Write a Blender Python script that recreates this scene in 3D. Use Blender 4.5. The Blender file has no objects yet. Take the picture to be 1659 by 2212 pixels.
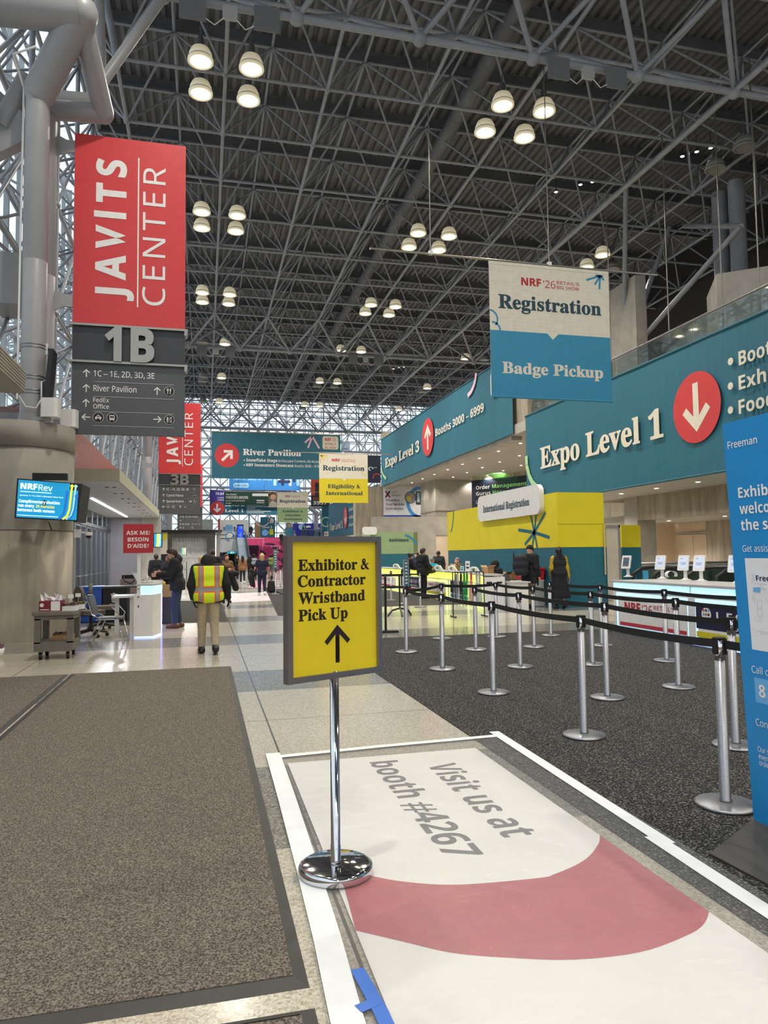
import bpy, math, random
import numpy as np
from mathutils import Vector, Matrix
random.seed(7)
SC = bpy.context.scene
COL = SC.collection
PI = math.pi

# ---------------------------------------------------------------- camera
FPX, CX, CY, EYE, ROLL = 1550.0, 829.5, 1106.0, 1.52, 0.0125
PITCH = math.atan((1200.0 - CY) / FPX)
YAW = math.atan((CX - 440.0) / math.hypot(FPX, 1200.0 - CY))
Fv = Vector((math.sin(YAW) * math.cos(PITCH), math.cos(YAW) * math.cos(PITCH), math.sin(PITCH)))
R0 = Vector((math.cos(YAW), -math.sin(YAW), 0))
U0 = R0.cross(Fv)
Rv = R0 * math.cos(ROLL) - U0 * math.sin(ROLL)
Uv = R0 * math.sin(ROLL) + U0 * math.cos(ROLL)
cam = bpy.data.cameras.new('camera')
cam.sensor_fit = 'HORIZONTAL'
cam.sensor_width = 36.0
cam.lens = 36.0 * FPX / 1659.0
cam.clip_start, cam.clip_end = 0.05, 600
camo = bpy.data.objects.new('camera', cam)
camo.matrix_world = Matrix((
    (Rv.x, Uv.x, -Fv.x, 0), (Rv.y, Uv.y, -Fv.y, 0), (Rv.z, Uv.z, -Fv.z, EYE), (0, 0, 0, 1)))
COL.objects.link(camo)
SC.camera = camo

# ---------------------------------------------------------------- world, exposure
SC.view_settings.view_transform = 'Standard'
SC.view_settings.look = 'None'
SC.view_settings.exposure = 0.45
SC.view_settings.gamma = 1.0
SC.cycles.use_denoising = True
SC.cycles.max_bounces = 7
SC.cycles.diffuse_bounces = 4
SC.cycles.glossy_bounces = 3
SC.cycles.transparent_max_bounces = 12
SC.cycles.sample_clamp_indirect = 6.0
W = bpy.data.worlds.new('overcast_sky')
W.use_nodes = True
SC.world = W
bgn = W.node_tree.nodes['Background']
bgn.inputs[0].default_value = (0.86, 0.94, 1.0, 1)
bgn.inputs[1].default_value = 1.0
LAMP_W = 190.0
DOWN_W = 45.0

def ray(u, v):
    return Fv + Rv * ((u - CX) / FPX) - Uv * ((v - CY) / FPX)
def gz(u, v, z=0.0):
    d = ray(u, v); t = (z - EYE) / d.z
    return Vector((d.x * t, d.y * t, z))
def gx(u, v, x):
    d = ray(u, v); t = x / d.x
    return Vector((x, d.y * t, EYE + d.z * t))
def gy(u, v, y):
    d = ray(u, v); t = y / d.y
    return Vector((d.x * t, y, EYE + d.z * t))

# ---------------------------------------------------------------- materials
def lin(c):
    return c / 12.92 if c <= 0.04045 else ((c + 0.055) / 1.055) ** 2.4
def rgb(h):
    return tuple(lin(int(h[i:i + 2], 16) / 255) for i in (0, 2, 4)) + (1,)
MATS = {}
def mat(name, col='808080', rough=0.5, metal=0.0, ns=0.0, na=0.15, bump=0.0, bs=None, emit=0.0, ecol=None, spec=0.5, stretch=None, alpha=1.0, coat=0.0):
    """procedural Principled material: noise-varied colour, optional bump and emission"""
    if name in MATS:
        return MATS[name]
    m = bpy.data.materials.new(name)
    m.use_nodes = True
    nt = m.node_tree
    b = nt.nodes['Principled BSDF']
    c = rgb(col)
    b.inputs['Base Color'].default_value = c
    b.inputs['Roughness'].default_value = rough
    b.inputs['Metallic'].default_value = metal
    b.inputs['Specular IOR Level'].default_value = spec
    b.inputs['Alpha'].default_value = alpha
    b.inputs['Coat Weight'].default_value = coat
    tc = nt.nodes.new('ShaderNodeTexCoord')
    mp = nt.nodes.new('ShaderNodeMapping')
    nt.links.new(tc.outputs['Object'], mp.inputs[0])
    if stretch:
        mp.inputs['Scale'].default_value = stretch
    if ns == 0 and not emit:
        ns, na = 6.0, 0.05
    if ns:
        n = nt.nodes.new('ShaderNodeTexNoise')
        n.inputs['Scale'].default_value = ns
        n.inputs['Detail'].default_value = 5
        nt.links.new(mp.outputs[0], n.inputs[0])
        r = nt.nodes.new('ShaderNodeValToRGB')
        r.color_ramp.elements[0].position = 0.3
        r.color_ramp.elements[1].position = 0.7
        r.color_ramp.elements[0].color = tuple(x * (1 - na) for x in c[:3]) + (1,)
        r.color_ramp.elements[1].color = tuple(min(1, x * (1 + na)) for x in c[:3]) + (1,)
        nt.links.new(n.outputs[0], r.inputs[0])
        nt.links.new(r.outputs[0], b.inputs['Base Color'])
        if bump:
            n2 = n
            if bs:
                n2 = nt.nodes.new('ShaderNodeTexNoise')
                n2.inputs['Scale'].default_value = bs
                nt.links.new(mp.outputs[0], n2.inputs[0])
            bp = nt.nodes.new('ShaderNodeBump')
            bp.inputs['Strength'].default_value = bump
            bp.inputs['Distance'].default_value = 0.02
            nt.links.new(n2.outputs[0], bp.inputs['Height'])
            nt.links.new(bp.outputs[0], b.inputs['Normal'])
    if emit:
        b.inputs['Emission Color'].default_value = rgb(ecol or col)
        b.inputs['Emission Strength'].default_value = emit
    MATS[name] = m
    return m

def glass_mat(name, tint, mix, rough=0.03, bump=0.0):
    if name in MATS:
        return MATS[name]
    m = bpy.data.materials.new(name)
    m.use_nodes = True
    nt = m.node_tree
    nt.nodes.remove(nt.nodes['Principled BSDF'])
    t = nt.nodes.new('ShaderNodeBsdfTransparent')
    t.inputs[0].default_value = tint
    g = nt.nodes.new('ShaderNodeBsdfGlossy')
    g.inputs['Roughness'].default_value = rough
    x = nt.nodes.new('ShaderNodeMixShader')
    x.inputs[0].default_value = mix
    nt.links.new(t.outputs[0], x.inputs[1])
    nt.links.new(g.outputs[0], x.inputs[2])
    nt.links.new(x.outputs[0], nt.nodes['Material Output'].inputs[0])
    if bump:
        tc = nt.nodes.new('ShaderNodeTexCoord')
        mp = nt.nodes.new('ShaderNodeMapping')
        mp.inputs['Scale'].default_value = (1, 2.2, 1)
        mp.inputs['Rotation'].default_value = (0, 0, 0.5)
        n = nt.nodes.new('ShaderNodeTexNoise')
        n.inputs['Scale'].default_value = 9
        n.inputs['Detail'].default_value = 8
        n.inputs['Distortion'].default_value = 1.5
        b = nt.nodes.new('ShaderNodeBump')
        b.inputs['Strength'].default_value = bump
        b.inputs['Distance'].default_value = 0.05
        nt.links.new(tc.outputs['Object'], mp.inputs[0])
        nt.links.new(mp.outputs[0], n.inputs[0])
        nt.links.new(n.outputs[0], b.inputs['Height'])
        nt.links.new(b.outputs[0], g.inputs['Normal'])
    MATS[name] = m
    return m

# ---------------------------------------------------------------- mesh building
class MB:
    def __init__(self):
        self.v, self.f, self.m, self.s = [], [], [], []
        self.mats = []
    def mi(self, mt):
        if mt not in self.mats:
            self.mats.append(mt)
        return self.mats.index(mt)
    def add(self, vs, fs, mt, smooth=False):
        o = len(self.v)
        self.v.extend([tuple(p) for p in vs])
        i = self.mi(mt)
        for f in fs:
            self.f.append(tuple(o + k for k in f))
            self.m.append(i)
            self.s.append(smooth)
    def box(self, lo, hi, mt, M=None):
        x0, y0, z0 = lo; x1, y1, z1 = hi
        vs = [(x0, y0, z0), (x1, y0, z0), (x1, y1, z0), (x0, y1, z0), (x0, y0, z1), (x1, y0, z1), (x1, y1, z1), (x0, y1, z1)]
        if M is not None:
            vs = [M @ Vector(p) for p in vs]
        self.add(vs, [(0, 3, 2, 1), (4, 5, 6, 7), (0, 1, 5, 4), (1, 2, 6, 5), (2, 3, 7, 6), (3, 0, 4, 7)], mt)
    def rbox(self, lo, hi, r, mt, M=None, axis=2, seg=4):
        """box with rounded vertical edges along axis and a small top chamfer"""
        a = [0, 1, 2]; a.remove(axis)
        i, j = a
        pts = []
        for cx, cy, st in ((hi[i] - r, hi[j] - r, 0), (lo[i] + r, hi[j] - r, 1), (lo[i] + r, lo[j] + r, 2), (hi[i] - r, lo[j] + r, 3)):
            for k in range(seg + 1):
                t = (st + k / seg) * PI / 2
                pts.append((cx + r * math.cos(t), cy + r * math.sin(t)))
        self.prism(pts, lo[axis], hi[axis], mt, axis, M)
    def prism(self, pts, z0, z1, mt, axis=2, M=None, caps=True):
        def P(a, b, c):
            if axis == 2: p = (a, b, c)
            elif axis == 1: p = (a, c, b)
            else: p = (c, a, b)
            return M @ Vector(p) if M is not None else p
        n = len(pts)
        vs = [P(x, y, z0) for x, y in pts] + [P(x, y, z1) for x, y in pts]
        fs = [(k, (k + 1) % n, n + (k + 1) % n, n + k) for k in range(n)]
        if caps:
            fs += [tuple(range(n))[::-1], tuple(range(n, 2 * n))]
        self.add(vs, fs, mt)
    def tube(self, a, b, r, mt, n=8, r2=None, caps=True):
        a, b = Vector(a), Vector(b)
        d = b - a
        if d.length < 1e-6:
            return
        d.normalize()
        u = d.cross(Vector((0, 0, 1)) if abs(d.z) < 0.95 else Vector((1, 0, 0))).normalized()
        w = d.cross(u)
        r2 = r if r2 is None else r2
        vs = []
        for c, q in ((a, r), (b, r2)):
            for k in range(n):
                t = 2 * PI * k / n
                vs.append(c + u * (q * math.cos(t)) + w * (q * math.sin(t)))
        fs = [(k, (k + 1) % n, n + (k + 1) % n, n + k) for k in range(n)]
        self.add(vs, fs, mt, n > 4)
        if caps:
            self.add(vs, [tuple(range(n))[::-1], tuple(range(n, 2 * n))], mt)
    def path(self, pts, r, mt, n=8, closed=False):
        pts = [Vector(p) for p in pts]
        vs, fs = [], []
        L = len(pts)
        u = None
        for i, p in enumerate(pts):
            if closed:
                d = pts[(i + 1) % L] - pts[i - 1]
            else:
                d = pts[min(i + 1, L - 1)] - pts[max(i - 1, 0)]
            d.normalize()
            if u is None:
                u = d.cross(Vector((0, 0, 1)) if abs(d.z) < 0.9 else Vector((1, 0, 0))).normalized()
            else:
                u = (u - d * u.dot(d)).normalized()
            w = d.cross(u)
            for k in range(n):
                t = 2 * PI * k / n
                vs.append(p + u * (r * math.cos(t)) + w * (r * math.sin(t)))
        for i in range(L if closed else L - 1):
            j = (i + 1) % L
            for k in range(n):
                fs.append((i * n + k, i * n + (k + 1) % n, j * n + (k + 1) % n, j * n + k))
        self.add(vs, fs, mt, True)
        if not closed:
            self.add(vs, [tuple(range(n))[::-1], tuple(range((L - 1) * n, L * n))], mt)
    def lathe(self, prof, mt, n=24, c=(0, 0, 0), caps=True, M=None):
        vs, fs = [], []
        for r, z in prof:
            for k in range(n):
                t = 2 * PI * k / n
                p = Vector((c[0] + r * math.cos(t), c[1] + r * math.sin(t), c[2] + z))
                vs.append(M @ p if M is not None else p)
        for i in range(len(prof) - 1):
            for k in range(n):
                fs.append((i * n + k, i * n + (k + 1) % n, (i + 1) * n + (k + 1) % n, (i + 1) * n + k))
        self.add(vs, fs, mt, True)
        if caps:
            self.add(vs, [tuple(range(n))[::-1], tuple(range((len(prof) - 1) * n, len(prof) * n))], mt)
    def sphere(self, c, r, mt, n=10, sc=(1, 1, 1)):
        vs, fs = [], []
        for i in range(n + 1):
            a = PI * i / n
            for k in range(n * 2):
                t = PI * k / n
                vs.append((c[0] + sc[0] * r * math.sin(a) * math.cos(t), c[1] + sc[1] * r * math.sin(a) * math.sin(t), c[2] - sc[2] * r * math.cos(a)))
        q = n * 2
        for i in range(n):
            for k in range(q):
                fs.append((i * q + k, i * q + (k + 1) % q, (i + 1) * q + (k + 1) % q, (i + 1) * q + k))
        self.add(vs, fs, mt, True)
    def build(self, name, parent=None, label=None, cat=None, group=None, kind=None, loc=None, rotz=0.0, sharp=True):
        """link as ONE mesh object; verts are local to parent, or world verts moved to loc when loc is given"""
        me = bpy.data.meshes.new(name)
        v = self.v
        if loc is not None and parent is None:
            v = [(p[0] - loc[0], p[1] - loc[1], p[2] - loc[2]) for p in v]
        elif parent is not None and (parent.get('_w') or (parent.parent is not None and parent.parent.get('_w'))):
            L = parent.location if parent.get('_w') else parent.parent.location
            v = [(p[0] - L.x, p[1] - L.y, p[2] - L.z) for p in v]
        me.from_pydata(v, [], self.f)
        for m in self.mats:
            me.materials.append(m)
        me.polygons.foreach_set('material_index', self.m)
        me.polygons.foreach_set('use_smooth', self.s)
        me.update()
        return link(name, me, parent, label, cat, group, kind, loc)
    def empty(self):
        return not self.f

def link(name, me, parent=None, label=None, cat=None, group=None, kind=None, loc=None):
    o = bpy.data.objects.new(name, me)
    COL.objects.link(o)
    if parent is not None:
        o.parent = parent
    elif loc is not None:
        o.location = loc
    if label: o['label'] = label
    if cat: o['category'] = cat
    if group: o['group'] = group
    if kind: o['kind'] = kind
    return o

def thing(name, label, cat, loc=(0, 0, 0), rotz=0.0, group=None, world=False):
    """an Empty at the thing's base; world=True lets its parts be given in world coordinates"""
    o = bpy.data.objects.new(name, None)
    o.empty_display_size = 0.2
    COL.objects.link(o)
    o.location = loc
    o.rotation_euler = (0, 0, rotz)
    o['label'] = label
    o['category'] = cat
    if group: o['group'] = group
    if world: o['_w'] = 1
    return o

def dup(root, loc, rotz=None, label=None, group=None):
    """copy of a thing with copies of its parts and sub-parts"""
    r = root.copy(); COL.objects.link(r)
    r.location = loc
    if rotz is not None: r.rotation_euler = (0, 0, rotz)
    if label: r['label'] = label
    if group: r['group'] = group
    for ch in list(root.children):
        c = ch.copy(); COL.objects.link(c); c.parent = r
        for g in list(ch.children):
            d = g.copy(); COL.objects.link(d); d.parent = c
    return r

# ---------------------------------------------------------------- lettering
def _off(s, up, lo, dg):
    r = ''
    for ch in s:
        if 'A' <= ch <= 'Z': r += chr(up + ord(ch) - 65)
        elif 'a' <= ch <= 'z': r += chr(lo + ord(ch) - 97)
        elif '0' <= ch <= '9' and dg: r += chr(dg + ord(ch) - 48)
        else: r += ch
    return r
_TX = {}
def text_mesh(s, font='bold', depth=0.0, space=1.0):
    key = (s, font, depth, space)
    if key in _TX:
        return _TX[key]
    cu = bpy.data.curves.new('lettering', 'FONT')
    off = 0.0
    if font != 'serif': s = s.replace('I', 'l')
    if font == 'serif':
        cu.body = _off(s, 0x1D400, 0x1D41A, 0x1D7CE); off = 0.016
    elif font == 'bold':
        cu.body = _off(s, 0x1D5D4, 0x1D5EE, 0x1D7EC); off = 0.002
    elif font == 'heavy':
        cu.body = _off(s, 0x1D5D4, 0x1D5EE, 0x1D7EC); off = 0.02
    elif font == 'semi':
        cu.body = _off(s, 0x1D5A0, 0x1D5BA, 0x1D7E2); off = 0.012
    else:
        cu.body = _off(s, 0x1D5A0, 0x1D5BA, 0x1D7E2)
    cu.offset = off
    cu.extrude = depth
    cu.resolution_u = 4
    cu.space_character = space
    o = bpy.data.objects.new('lettering', cu)
    COL.objects.link(o)
    dg = bpy.context.evaluated_depsgraph_get()
    me = bpy.data.meshes.new_from_object(o.evaluated_get(dg))
    n = len(me.vertices)
    a = np.empty(n * 3); me.vertices.foreach_get('co', a); a = a.reshape(n, 3)
    fs = [tuple(p.vertices) for p in me.polygons]
    bpy.data.meshes.remove(me)
    bpy.data.objects.remove(o)
    bpy.data.curves.remove(cu)
    _TX[key] = (a, fs)
    return _TX[key]
CAP = {}
def cap_h(font):
    if font not in CAP:
        a, _ = text_mesh('H', font)
        CAP[font] = (float(a[:, 1].min()), float(a[:, 1].max()))
    return CAP[font]

class Panel:
    """draws flat artwork on a rectangle O + x*R + y*U; x and y run 0..w and 0..h (metres)"""
    def __init__(self, mb, O, R, U, w, h):
        self.mb, self.O = mb, Vector(O)
        self.R, self.U = Vector(R).normalized(), Vector(U).normalized()
        self.N = self.R.cross(self.U).normalized()
        self.w, self.h = w, h
        self.lift = 0.003
        self.amp = None
    def P(self, x, y, l=1):
        q = self.O + self.R * (x * self.w) + self.U * (y * self.h) + self.N * (l * self.lift)
        if self.amp:
            q = q + self.N * self.amp(x, y)
        return q
    def sub(self, x0, y0, x1, y1):
        p = Panel(self.mb, self.O + self.R * (x0 * self.w) + self.U * (y0 * self.h), self.R, self.U, (x1 - x0) * self.w, (y1 - y0) * self.h)
        p.lift = self.lift
        return p
    def poly(self, pts, mt, l=1):
        self.mb.add([self.P(x, y, l) for x, y in pts], [tuple(range(len(pts)))], mt)
    def rect(self, x0, y0, x1, y1, mt, l=1):
        self.poly([(x0, y0), (x1, y0), (x1, y1), (x0, y1)], mt, l)
    def rrect(self, x0, y0, x1, y1, r, mt, l=1):
        rx, ry = r / self.w, r / self.h
        pts = []
        for cx, cy, st in ((x1 - rx, y1 - ry, 0), (x0 + rx, y1 - ry, 1), (x0 + rx, y0 + ry, 2), (x1 - rx, y0 + ry, 3)):
            for k in range(6):
                t = (st + k / 5) * PI / 2
                pts.append((cx + rx * math.cos(t), cy + ry * math.sin(t)))
        self.poly(pts, mt, l)
    def disc(self, cx, cy, r, mt, l=1, n=28):
        """r in metres"""
        self.poly([(cx + r / self.w * math.cos(2 * PI * k / n), cy + r / self.h * math.sin(2 * PI * k / n)) for k in range(n)], mt, l)
    def stroke(self, pts, wd, mt, l=1):
        """polyline of width wd metres"""
        q = [(x * self.w, y * self.h) for x, y in pts]
        for (ax, ay), (bx, by) in zip(q, q[1:]):
            dx, dy = bx - ax, by - ay
            L = math.hypot(dx, dy) or 1
            px, py = -dy / L * wd / 2, dx / L * wd / 2
            self.poly([((ax + px) / self.w, (ay + py) / self.h), ((ax - px) / self.w, (ay - py) / self.h), ((bx - px) / self.w, (by - py) / self.h), ((bx + px) / self.w, (by + py) / self.h)], mt, l)
    def arc(self, cx, cy, r, a0, a1, wd, mt, l=1, n=16):
        """ring piece, r and wd in metres, angles in degrees"""
        for k in range(n):
            t0, t1 = [math.radians(a0 + (a1 - a0) * q / n) for q in (k, k + 1)]
            self.poly([(cx + (r + e) / self.w * math.cos(t), cy + (r + e) / self.h * math.sin(t)) for t, e in ((t0, -wd / 2), (t0, wd / 2), (t1, wd / 2), (t1, -wd / 2))][::-1], mt, l)
    def text(self, s, x0, y, x1=None, cap=0.1, mt=None, font='bold', l=2, align='l', depth=0.0, space=1.0):
        """baseline y, cap height cap (fractions of h); stretched to end at x1 when given"""
        a, fs = text_mesh(s, font, 0.5 if depth else 0.0, space)
        if not len(a): return
        c0, c1 = cap_h(font)
        sy = cap * self.h / (c1 - c0)
        mn, mx = a[:, 0].min(), a[:, 0].max()
        sx = sy
        if x1 is not None:
            sx = (x1 - x0) * self.w / (mx - mn)
            ox = x0 * self.w
        else:
            wd = (mx - mn) * sy
            ox = x0 * self.w - (wd / 2 if align == 'c' else wd if align == 'r' else 0)
        O = self.O + self.R * ox + self.U * (y * self.h) + self.N * (l * self.lift)
        R, U, N = np.array(self.R), np.array(self.U), np.array(self.N)
        zz = (a[:, 2] + (0.5 if depth else 0))[:, None] * depth
        q = np.array(O) + ((a[:, 0] - mn) * sx)[:, None] * R + ((a[:, 1] - c0) * sy)[:, None] * U + zz * N
        if self.amp:
            fx = (ox + (a[:, 0] - mn) * sx) / self.w
            fy = y + (a[:, 1] - c0) * sy / self.h
            q = q + np.array([self.amp(i, j) for i, j in zip(fx, fy)])[:, None] * N
        self.mb.add(q, fs, mt)
    def amp_sign(self, x, y, cap, mt, l=2):
        """a serif ampersand drawn as strokes; x left edge, y baseline, cap height in h"""
        H = cap * self.h
        k, wd = H, H * 0.2
        pts = [(0.92, 0.02), (0.75, 0.17), (0.55, 0.42), (0.36, 0.66), (0.31, 0.8), (0.36, 0.92), (0.47, 0.96), (0.58, 0.9), (0.6, 0.78), (0.52, 0.64), (0.36, 0.5), (0.2, 0.36), (0.16, 0.22), (0.22, 0.1), (0.36, 0.05), (0.52, 0.09), (0.68, 0.24), (0.78, 0.42), (0.84, 0.54)]
        wds = [.2, .22, .24, .2, .15, .1, .1, .13, .13, .1, .1, .17, .2, .16, .1, .08, .08, .08, .08]
        for i in range(len(pts) - 1):
            a, b = pts[i], pts[i + 1]
            self.stroke([(x + a[0] * k / self.w, y + a[1] * k / self.h), (x + b[0] * k / self.w, y + b[1] * k / self.h)], wds[i] * H, mt, l)
            self.disc(x + b[0] * k / self.w, y + b[1] * k / self.h, wds[i] * H * 0.5, mt, l, 10)
        self.rect(x + 0.7 * k / self.w, y + 0.52 * cap, x + 1.02 * k / self.w, y + 0.58 * cap, mt, l)
        self.rect(x + 0.78 * k / self.w, y, x + 1.08 * k / self.w, y + 0.06 * cap, mt, l)
    def arrow(self, cx, cy, size, ang, wd, mt, l=2):
        """arrow of given size (metres) pointing at ang degrees"""
        a = math.radians(ang)
        d = (math.cos(a), math.sin(a)); p = (-d[1], d[0])
        def T(u, v):
            return (cx + (u * d[0] + v * p[0]) / self.w, cy + (u * d[1] + v * p[1]) / self.h)
        s = size / 2
        k = wd * 0.7071
        self.poly([T(-s, -wd / 2), T(s - wd, -wd / 2), T(s - wd, wd / 2), T(-s, wd / 2)][::1], mt, l)
        for sg in (1, -1):
            e = size * 0.42
            q = [T(s, 0), T(s - 2 * k, 0), T(s - e - k, sg * (e - k)), T(s - e, sg * e)]
            self.poly(q if sg < 0 else q[::-1], mt, l + .3 * sg)

def up_panel(mb, a, b, h, lift=0.003):
    """upright panel from floor-plan point a (its left seen from the front) to b, base z = a.z"""
    a, b = Vector(a), Vector(b)
    R = (b - a)
    p = Panel(mb, a, R, (0, 0, 1), R.length, h)
    p.lift = lift
    return p
# ---------------------------------------------------------------- shared materials
TEAL = mat('teal_vinyl', '236478', 0.6, ns=3, na=0.08, bump=0.15, stretch=(3, 3, 0.35))
TEALB = mat('deep_teal_print', '1d5d70', 0.6)
CYAN = mat('sea_blue_vinyl', '2f88ad', 0.55)
CREAM = mat('cream_vinyl', 'dcd5c4', 0.6)
YEL = mat('yellow_vinyl', 'd6c424', 0.55)
SAGE = mat('sage_vinyl', '93ad7f', 0.6)
INK = mat('dark_teal_ink', '173f4d', 0.6)
BLACKI = mat('black_ink', '1c1414', 0.6)
WHT = mat('white_print', 'ece8e4', 0.55)
REDC = mat('round_red_print', 'c8393d', 0.55)
NRF = mat('crimson_print', 'b3202e', 0.55)
PINKP = mat('pale_pink_print', 'e3b9c8', 0.6)
MINT = mat('mint_print', 'a9cf9a', 0.6)
SIGNR = mat('red_enamel', 'd2383a', 0.45)
SLATE = mat('slate_enamel', '55565a', 0.5)
SLATED = mat('dark_slate_enamel', '3a3b40', 0.5)
BRUSH = mat('brushed_steel', '9b9890', 0.35, 0.9, ns=30, na=0.1, stretch=(1, 1, 12))
CHROME = mat('chrome', 'd8d8dc', 0.06, 1.0)
CHROMED = mat('dark_polished_chrome', '9b979a', 0.34, 0.9)
SATIN = mat('satin_steel', '8f9096', 0.36, 0.9, ns=40, na=0.06)
BLK = mat('black_plastic', '141416', 0.45)
BLKW = mat('black_webbing', '0e0f12', 0.75, ns=200, na=0.3)
GREYM = mat('grey_painted_steel', 'a3a3a6', 0.42, ns=5, na=0.05)
TUBE = mat('grey_frame_paint', '8a8d94', 0.45, ns=2, na=0.12)
DECK = mat('dark_roof_deck', '636468', 0.7, ns=0.8, na=0.2)
CONC = mat('board_marked_concrete', '9c9283', 0.75, ns=4.5, na=0.26, bump=0.25, bs=14, stretch=(1, 1, 0.14))
CONCL = mat('pale_concrete', 'a09b92', 0.75, ns=1.5, na=0.14, bump=0.15, bs=10)
SOFF = mat('soffit_paint', 'a8a39c', 0.7, ns=3, na=0.04)
WARM = mat('warm_beige_panel', 'd9c4ab', 0.5, ns=2, na=0.04)
GLOW = mat('lamp_glow', 'fff6e0', emit=14.0, ecol='fff0d0')
DGLOW = mat('downlight_glow', 'fff4e4', emit=9.0, ecol='fff1de')
WHITEM = mat('white_laminate', 'e8e6e3', 0.35)
ALU = mat('aluminium', 'c3c5c9', 0.3, 0.8)
GLASS = glass_mat('clear_glass', (0.90, 0.95, 0.96, 1), 0.08)
GLASSD = glass_mat('guard_glass', (0.72, 0.80, 0.80, 1), 0.14)
STEELB = mat('mullion_paint', '9aa0a6', 0.45)

def frame_lines(mb, mt, lines, r, n=5):
    for a, b in lines:
        mb.tube(a, b, r, mt, n, caps=False)

# ---------------------------------------------------------------- floor
def floor_material():
    m = bpy.data.materials.new('terrazzo_floor')
    m.use_nodes = True
    nt = m.node_tree; L = nt.links
    b = nt.nodes['Principled BSDF']
    def N(t, **k):
        n = nt.nodes.new(t)
        for a, v in k.items(): setattr(n, a, v)
        return n
    def mth(op, a, c=None, d=None):
        n = N('ShaderNodeMath', operation=op)
        for i, x in enumerate((a, c, d)):
            if x is None: continue
            if isinstance(x, (int, float)): n.inputs[i].default_value = x
            else: L.new(x, n.inputs[i])
        return n.outputs[0]
    tc = N('ShaderNodeTexCoord'); sp = N('ShaderNodeSeparateXYZ')
    L.new(tc.outputs['Object'], sp.inputs[0])
    x, y = sp.outputs[0], sp.outputs[1]
    ym = mth('MODULO', mth('ADD', y, 90.0 - 3.86), 4.5)
    band = mth('LESS_THAN', ym, 1.5)
    jx = mth('LESS_THAN', mth('ABSOLUTE', mth('SUBTRACT', mth('MODULO', mth('ADD', x, 93.0 - 0.57 + 1.5), 3.0), 1.5)), 0.008)
    jy = mth('LESS_THAN', mth('ABSOLUTE', mth('SUBTRACT', ym, 3.0)), 0.006)
    joint = mth('MAXIMUM', jx, jy)
    v = N('ShaderNodeTexVoronoi'); v.inputs['Scale'].default_value = 95
    L.new(tc.outputs['Object'], v.inputs[0])
    n2 = N('ShaderNodeTexNoise'); n2.inputs['Scale'].default_value = 160; n2.inputs['Detail'].default_value = 3
    L.new(tc.outputs['Object'], n2.inputs[0])
    n3 = N('ShaderNodeTexNoise'); n3.inputs['Scale'].default_value = 0.9
    L.new(tc.outputs['Object'], n3.inputs[0])
    sv = N('ShaderNodeSeparateXYZ'); L.new(v.outputs['Color'], sv.inputs[0])
    k = mth('ADD', mth('MULTIPLY', sv.outputs[0], 0.42), mth('MULTIPLY', n2.outputs[0], 0.75))
    k = mth('ADD', k, mth('MULTIPLY', n3.outputs[0], 0.12))
    def ramp(cols):
        r = N('ShaderNodeValToRGB')
        r.color_ramp.elements[0].position = cols[0][0]; r.color_ramp.elements[0].color = rgb(cols[0][1])
        r.color_ramp.elements[1].position = cols[-1][0]; r.color_ramp.elements[1].color = rgb(cols[-1][1])
        for p, c in cols[1:-1]:
            e = r.color_ramp.elements.new(p); e.color = rgb(c)
        L.new(k, r.inputs[0]); return r.outputs[0]
    light = ramp([(0.3, '8a8373'), (0.6, 'b5ad9c'), (0.95, 'cfc9bb')])
    dark = ramp([(0.3, '55534d'), (0.62, '7d7a73'), (1.0, 'b3b0a8')])
    mx = N('ShaderNodeMix', data_type='RGBA')
    L.new(band, mx.inputs[0]); L.new(light, mx.inputs[6]); L.new(dark, mx.inputs[7])
    m2 = N('ShaderNodeMix', data_type='RGBA')
    L.new(joint, m2.inputs[0]); L.new(mx.outputs[2], m2.inputs[6]); m2.inputs[7].default_value = rgb('5e5b54')
    L.new(m2.outputs[2], b.inputs['Base Color'])
    b.inputs['Roughness'].default_value = 0.16
    b.inputs['Specular IOR Level'].default_value = 0.6
    return m
mb = MB()
mb.box((-14, -20, -0.3), (48, 150, 0.0), floor_material())
mb.build('floor', kind='structure')

# ---------------------------------------------------------------- roof deck and space frame
PIT, NX0, NY0, ZB, ZT = 3.1, 0.58, 21.2, 16.0, 18.2
mb = MB()
x = -4.0
pr = []
while x < 47:
    pr += [(x, 18.58), (x + 0.13, 18.58), (x + 0.17, 18.70), (x + 0.29, 18.70)]
    x += 0.33
Y0, Y1 = -20.0, 75.5
vs, fs = [], []
for a, z in pr:
    vs += [(a, Y0, z), (a, Y1, z)]
for k in range(len(pr) - 1):
    fs.append((2 * k, 2 * k + 1, 2 * k + 3, 2 * k + 2))
mb.add(vs, fs, DECK)
mb.box((-4.0, Y0, 18.75), (47.5, Y1, 18.95), DECK)
mb.box((-4.2, Y0, 18.3), (-3.95, Y1, 19.0), TUBE)
mb.box((-4.2, Y1, 18.0), (47.5, Y1 + 0.3, 19.0), TUBE)
mb.build('ceiling', kind='structure')

mb = MB()
yy = NY0 - 13 * PIT + PIT / 2
while yy < Y1:      # I-beams under the deck, one per module
    mb.box((-4.0, yy - 0.07, 18.55), (47, yy + 0.07, 18.58), DECK)
    mb.box((-4.0, yy - 0.015, 18.24), (47, yy + 0.015, 18.58), DECK)
    mb.box((-4.0, yy - 0.07, 18.24), (47, yy + 0.07, 18.265), DECK)
    yy += PIT
mb.build('beam', kind='structure')

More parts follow.
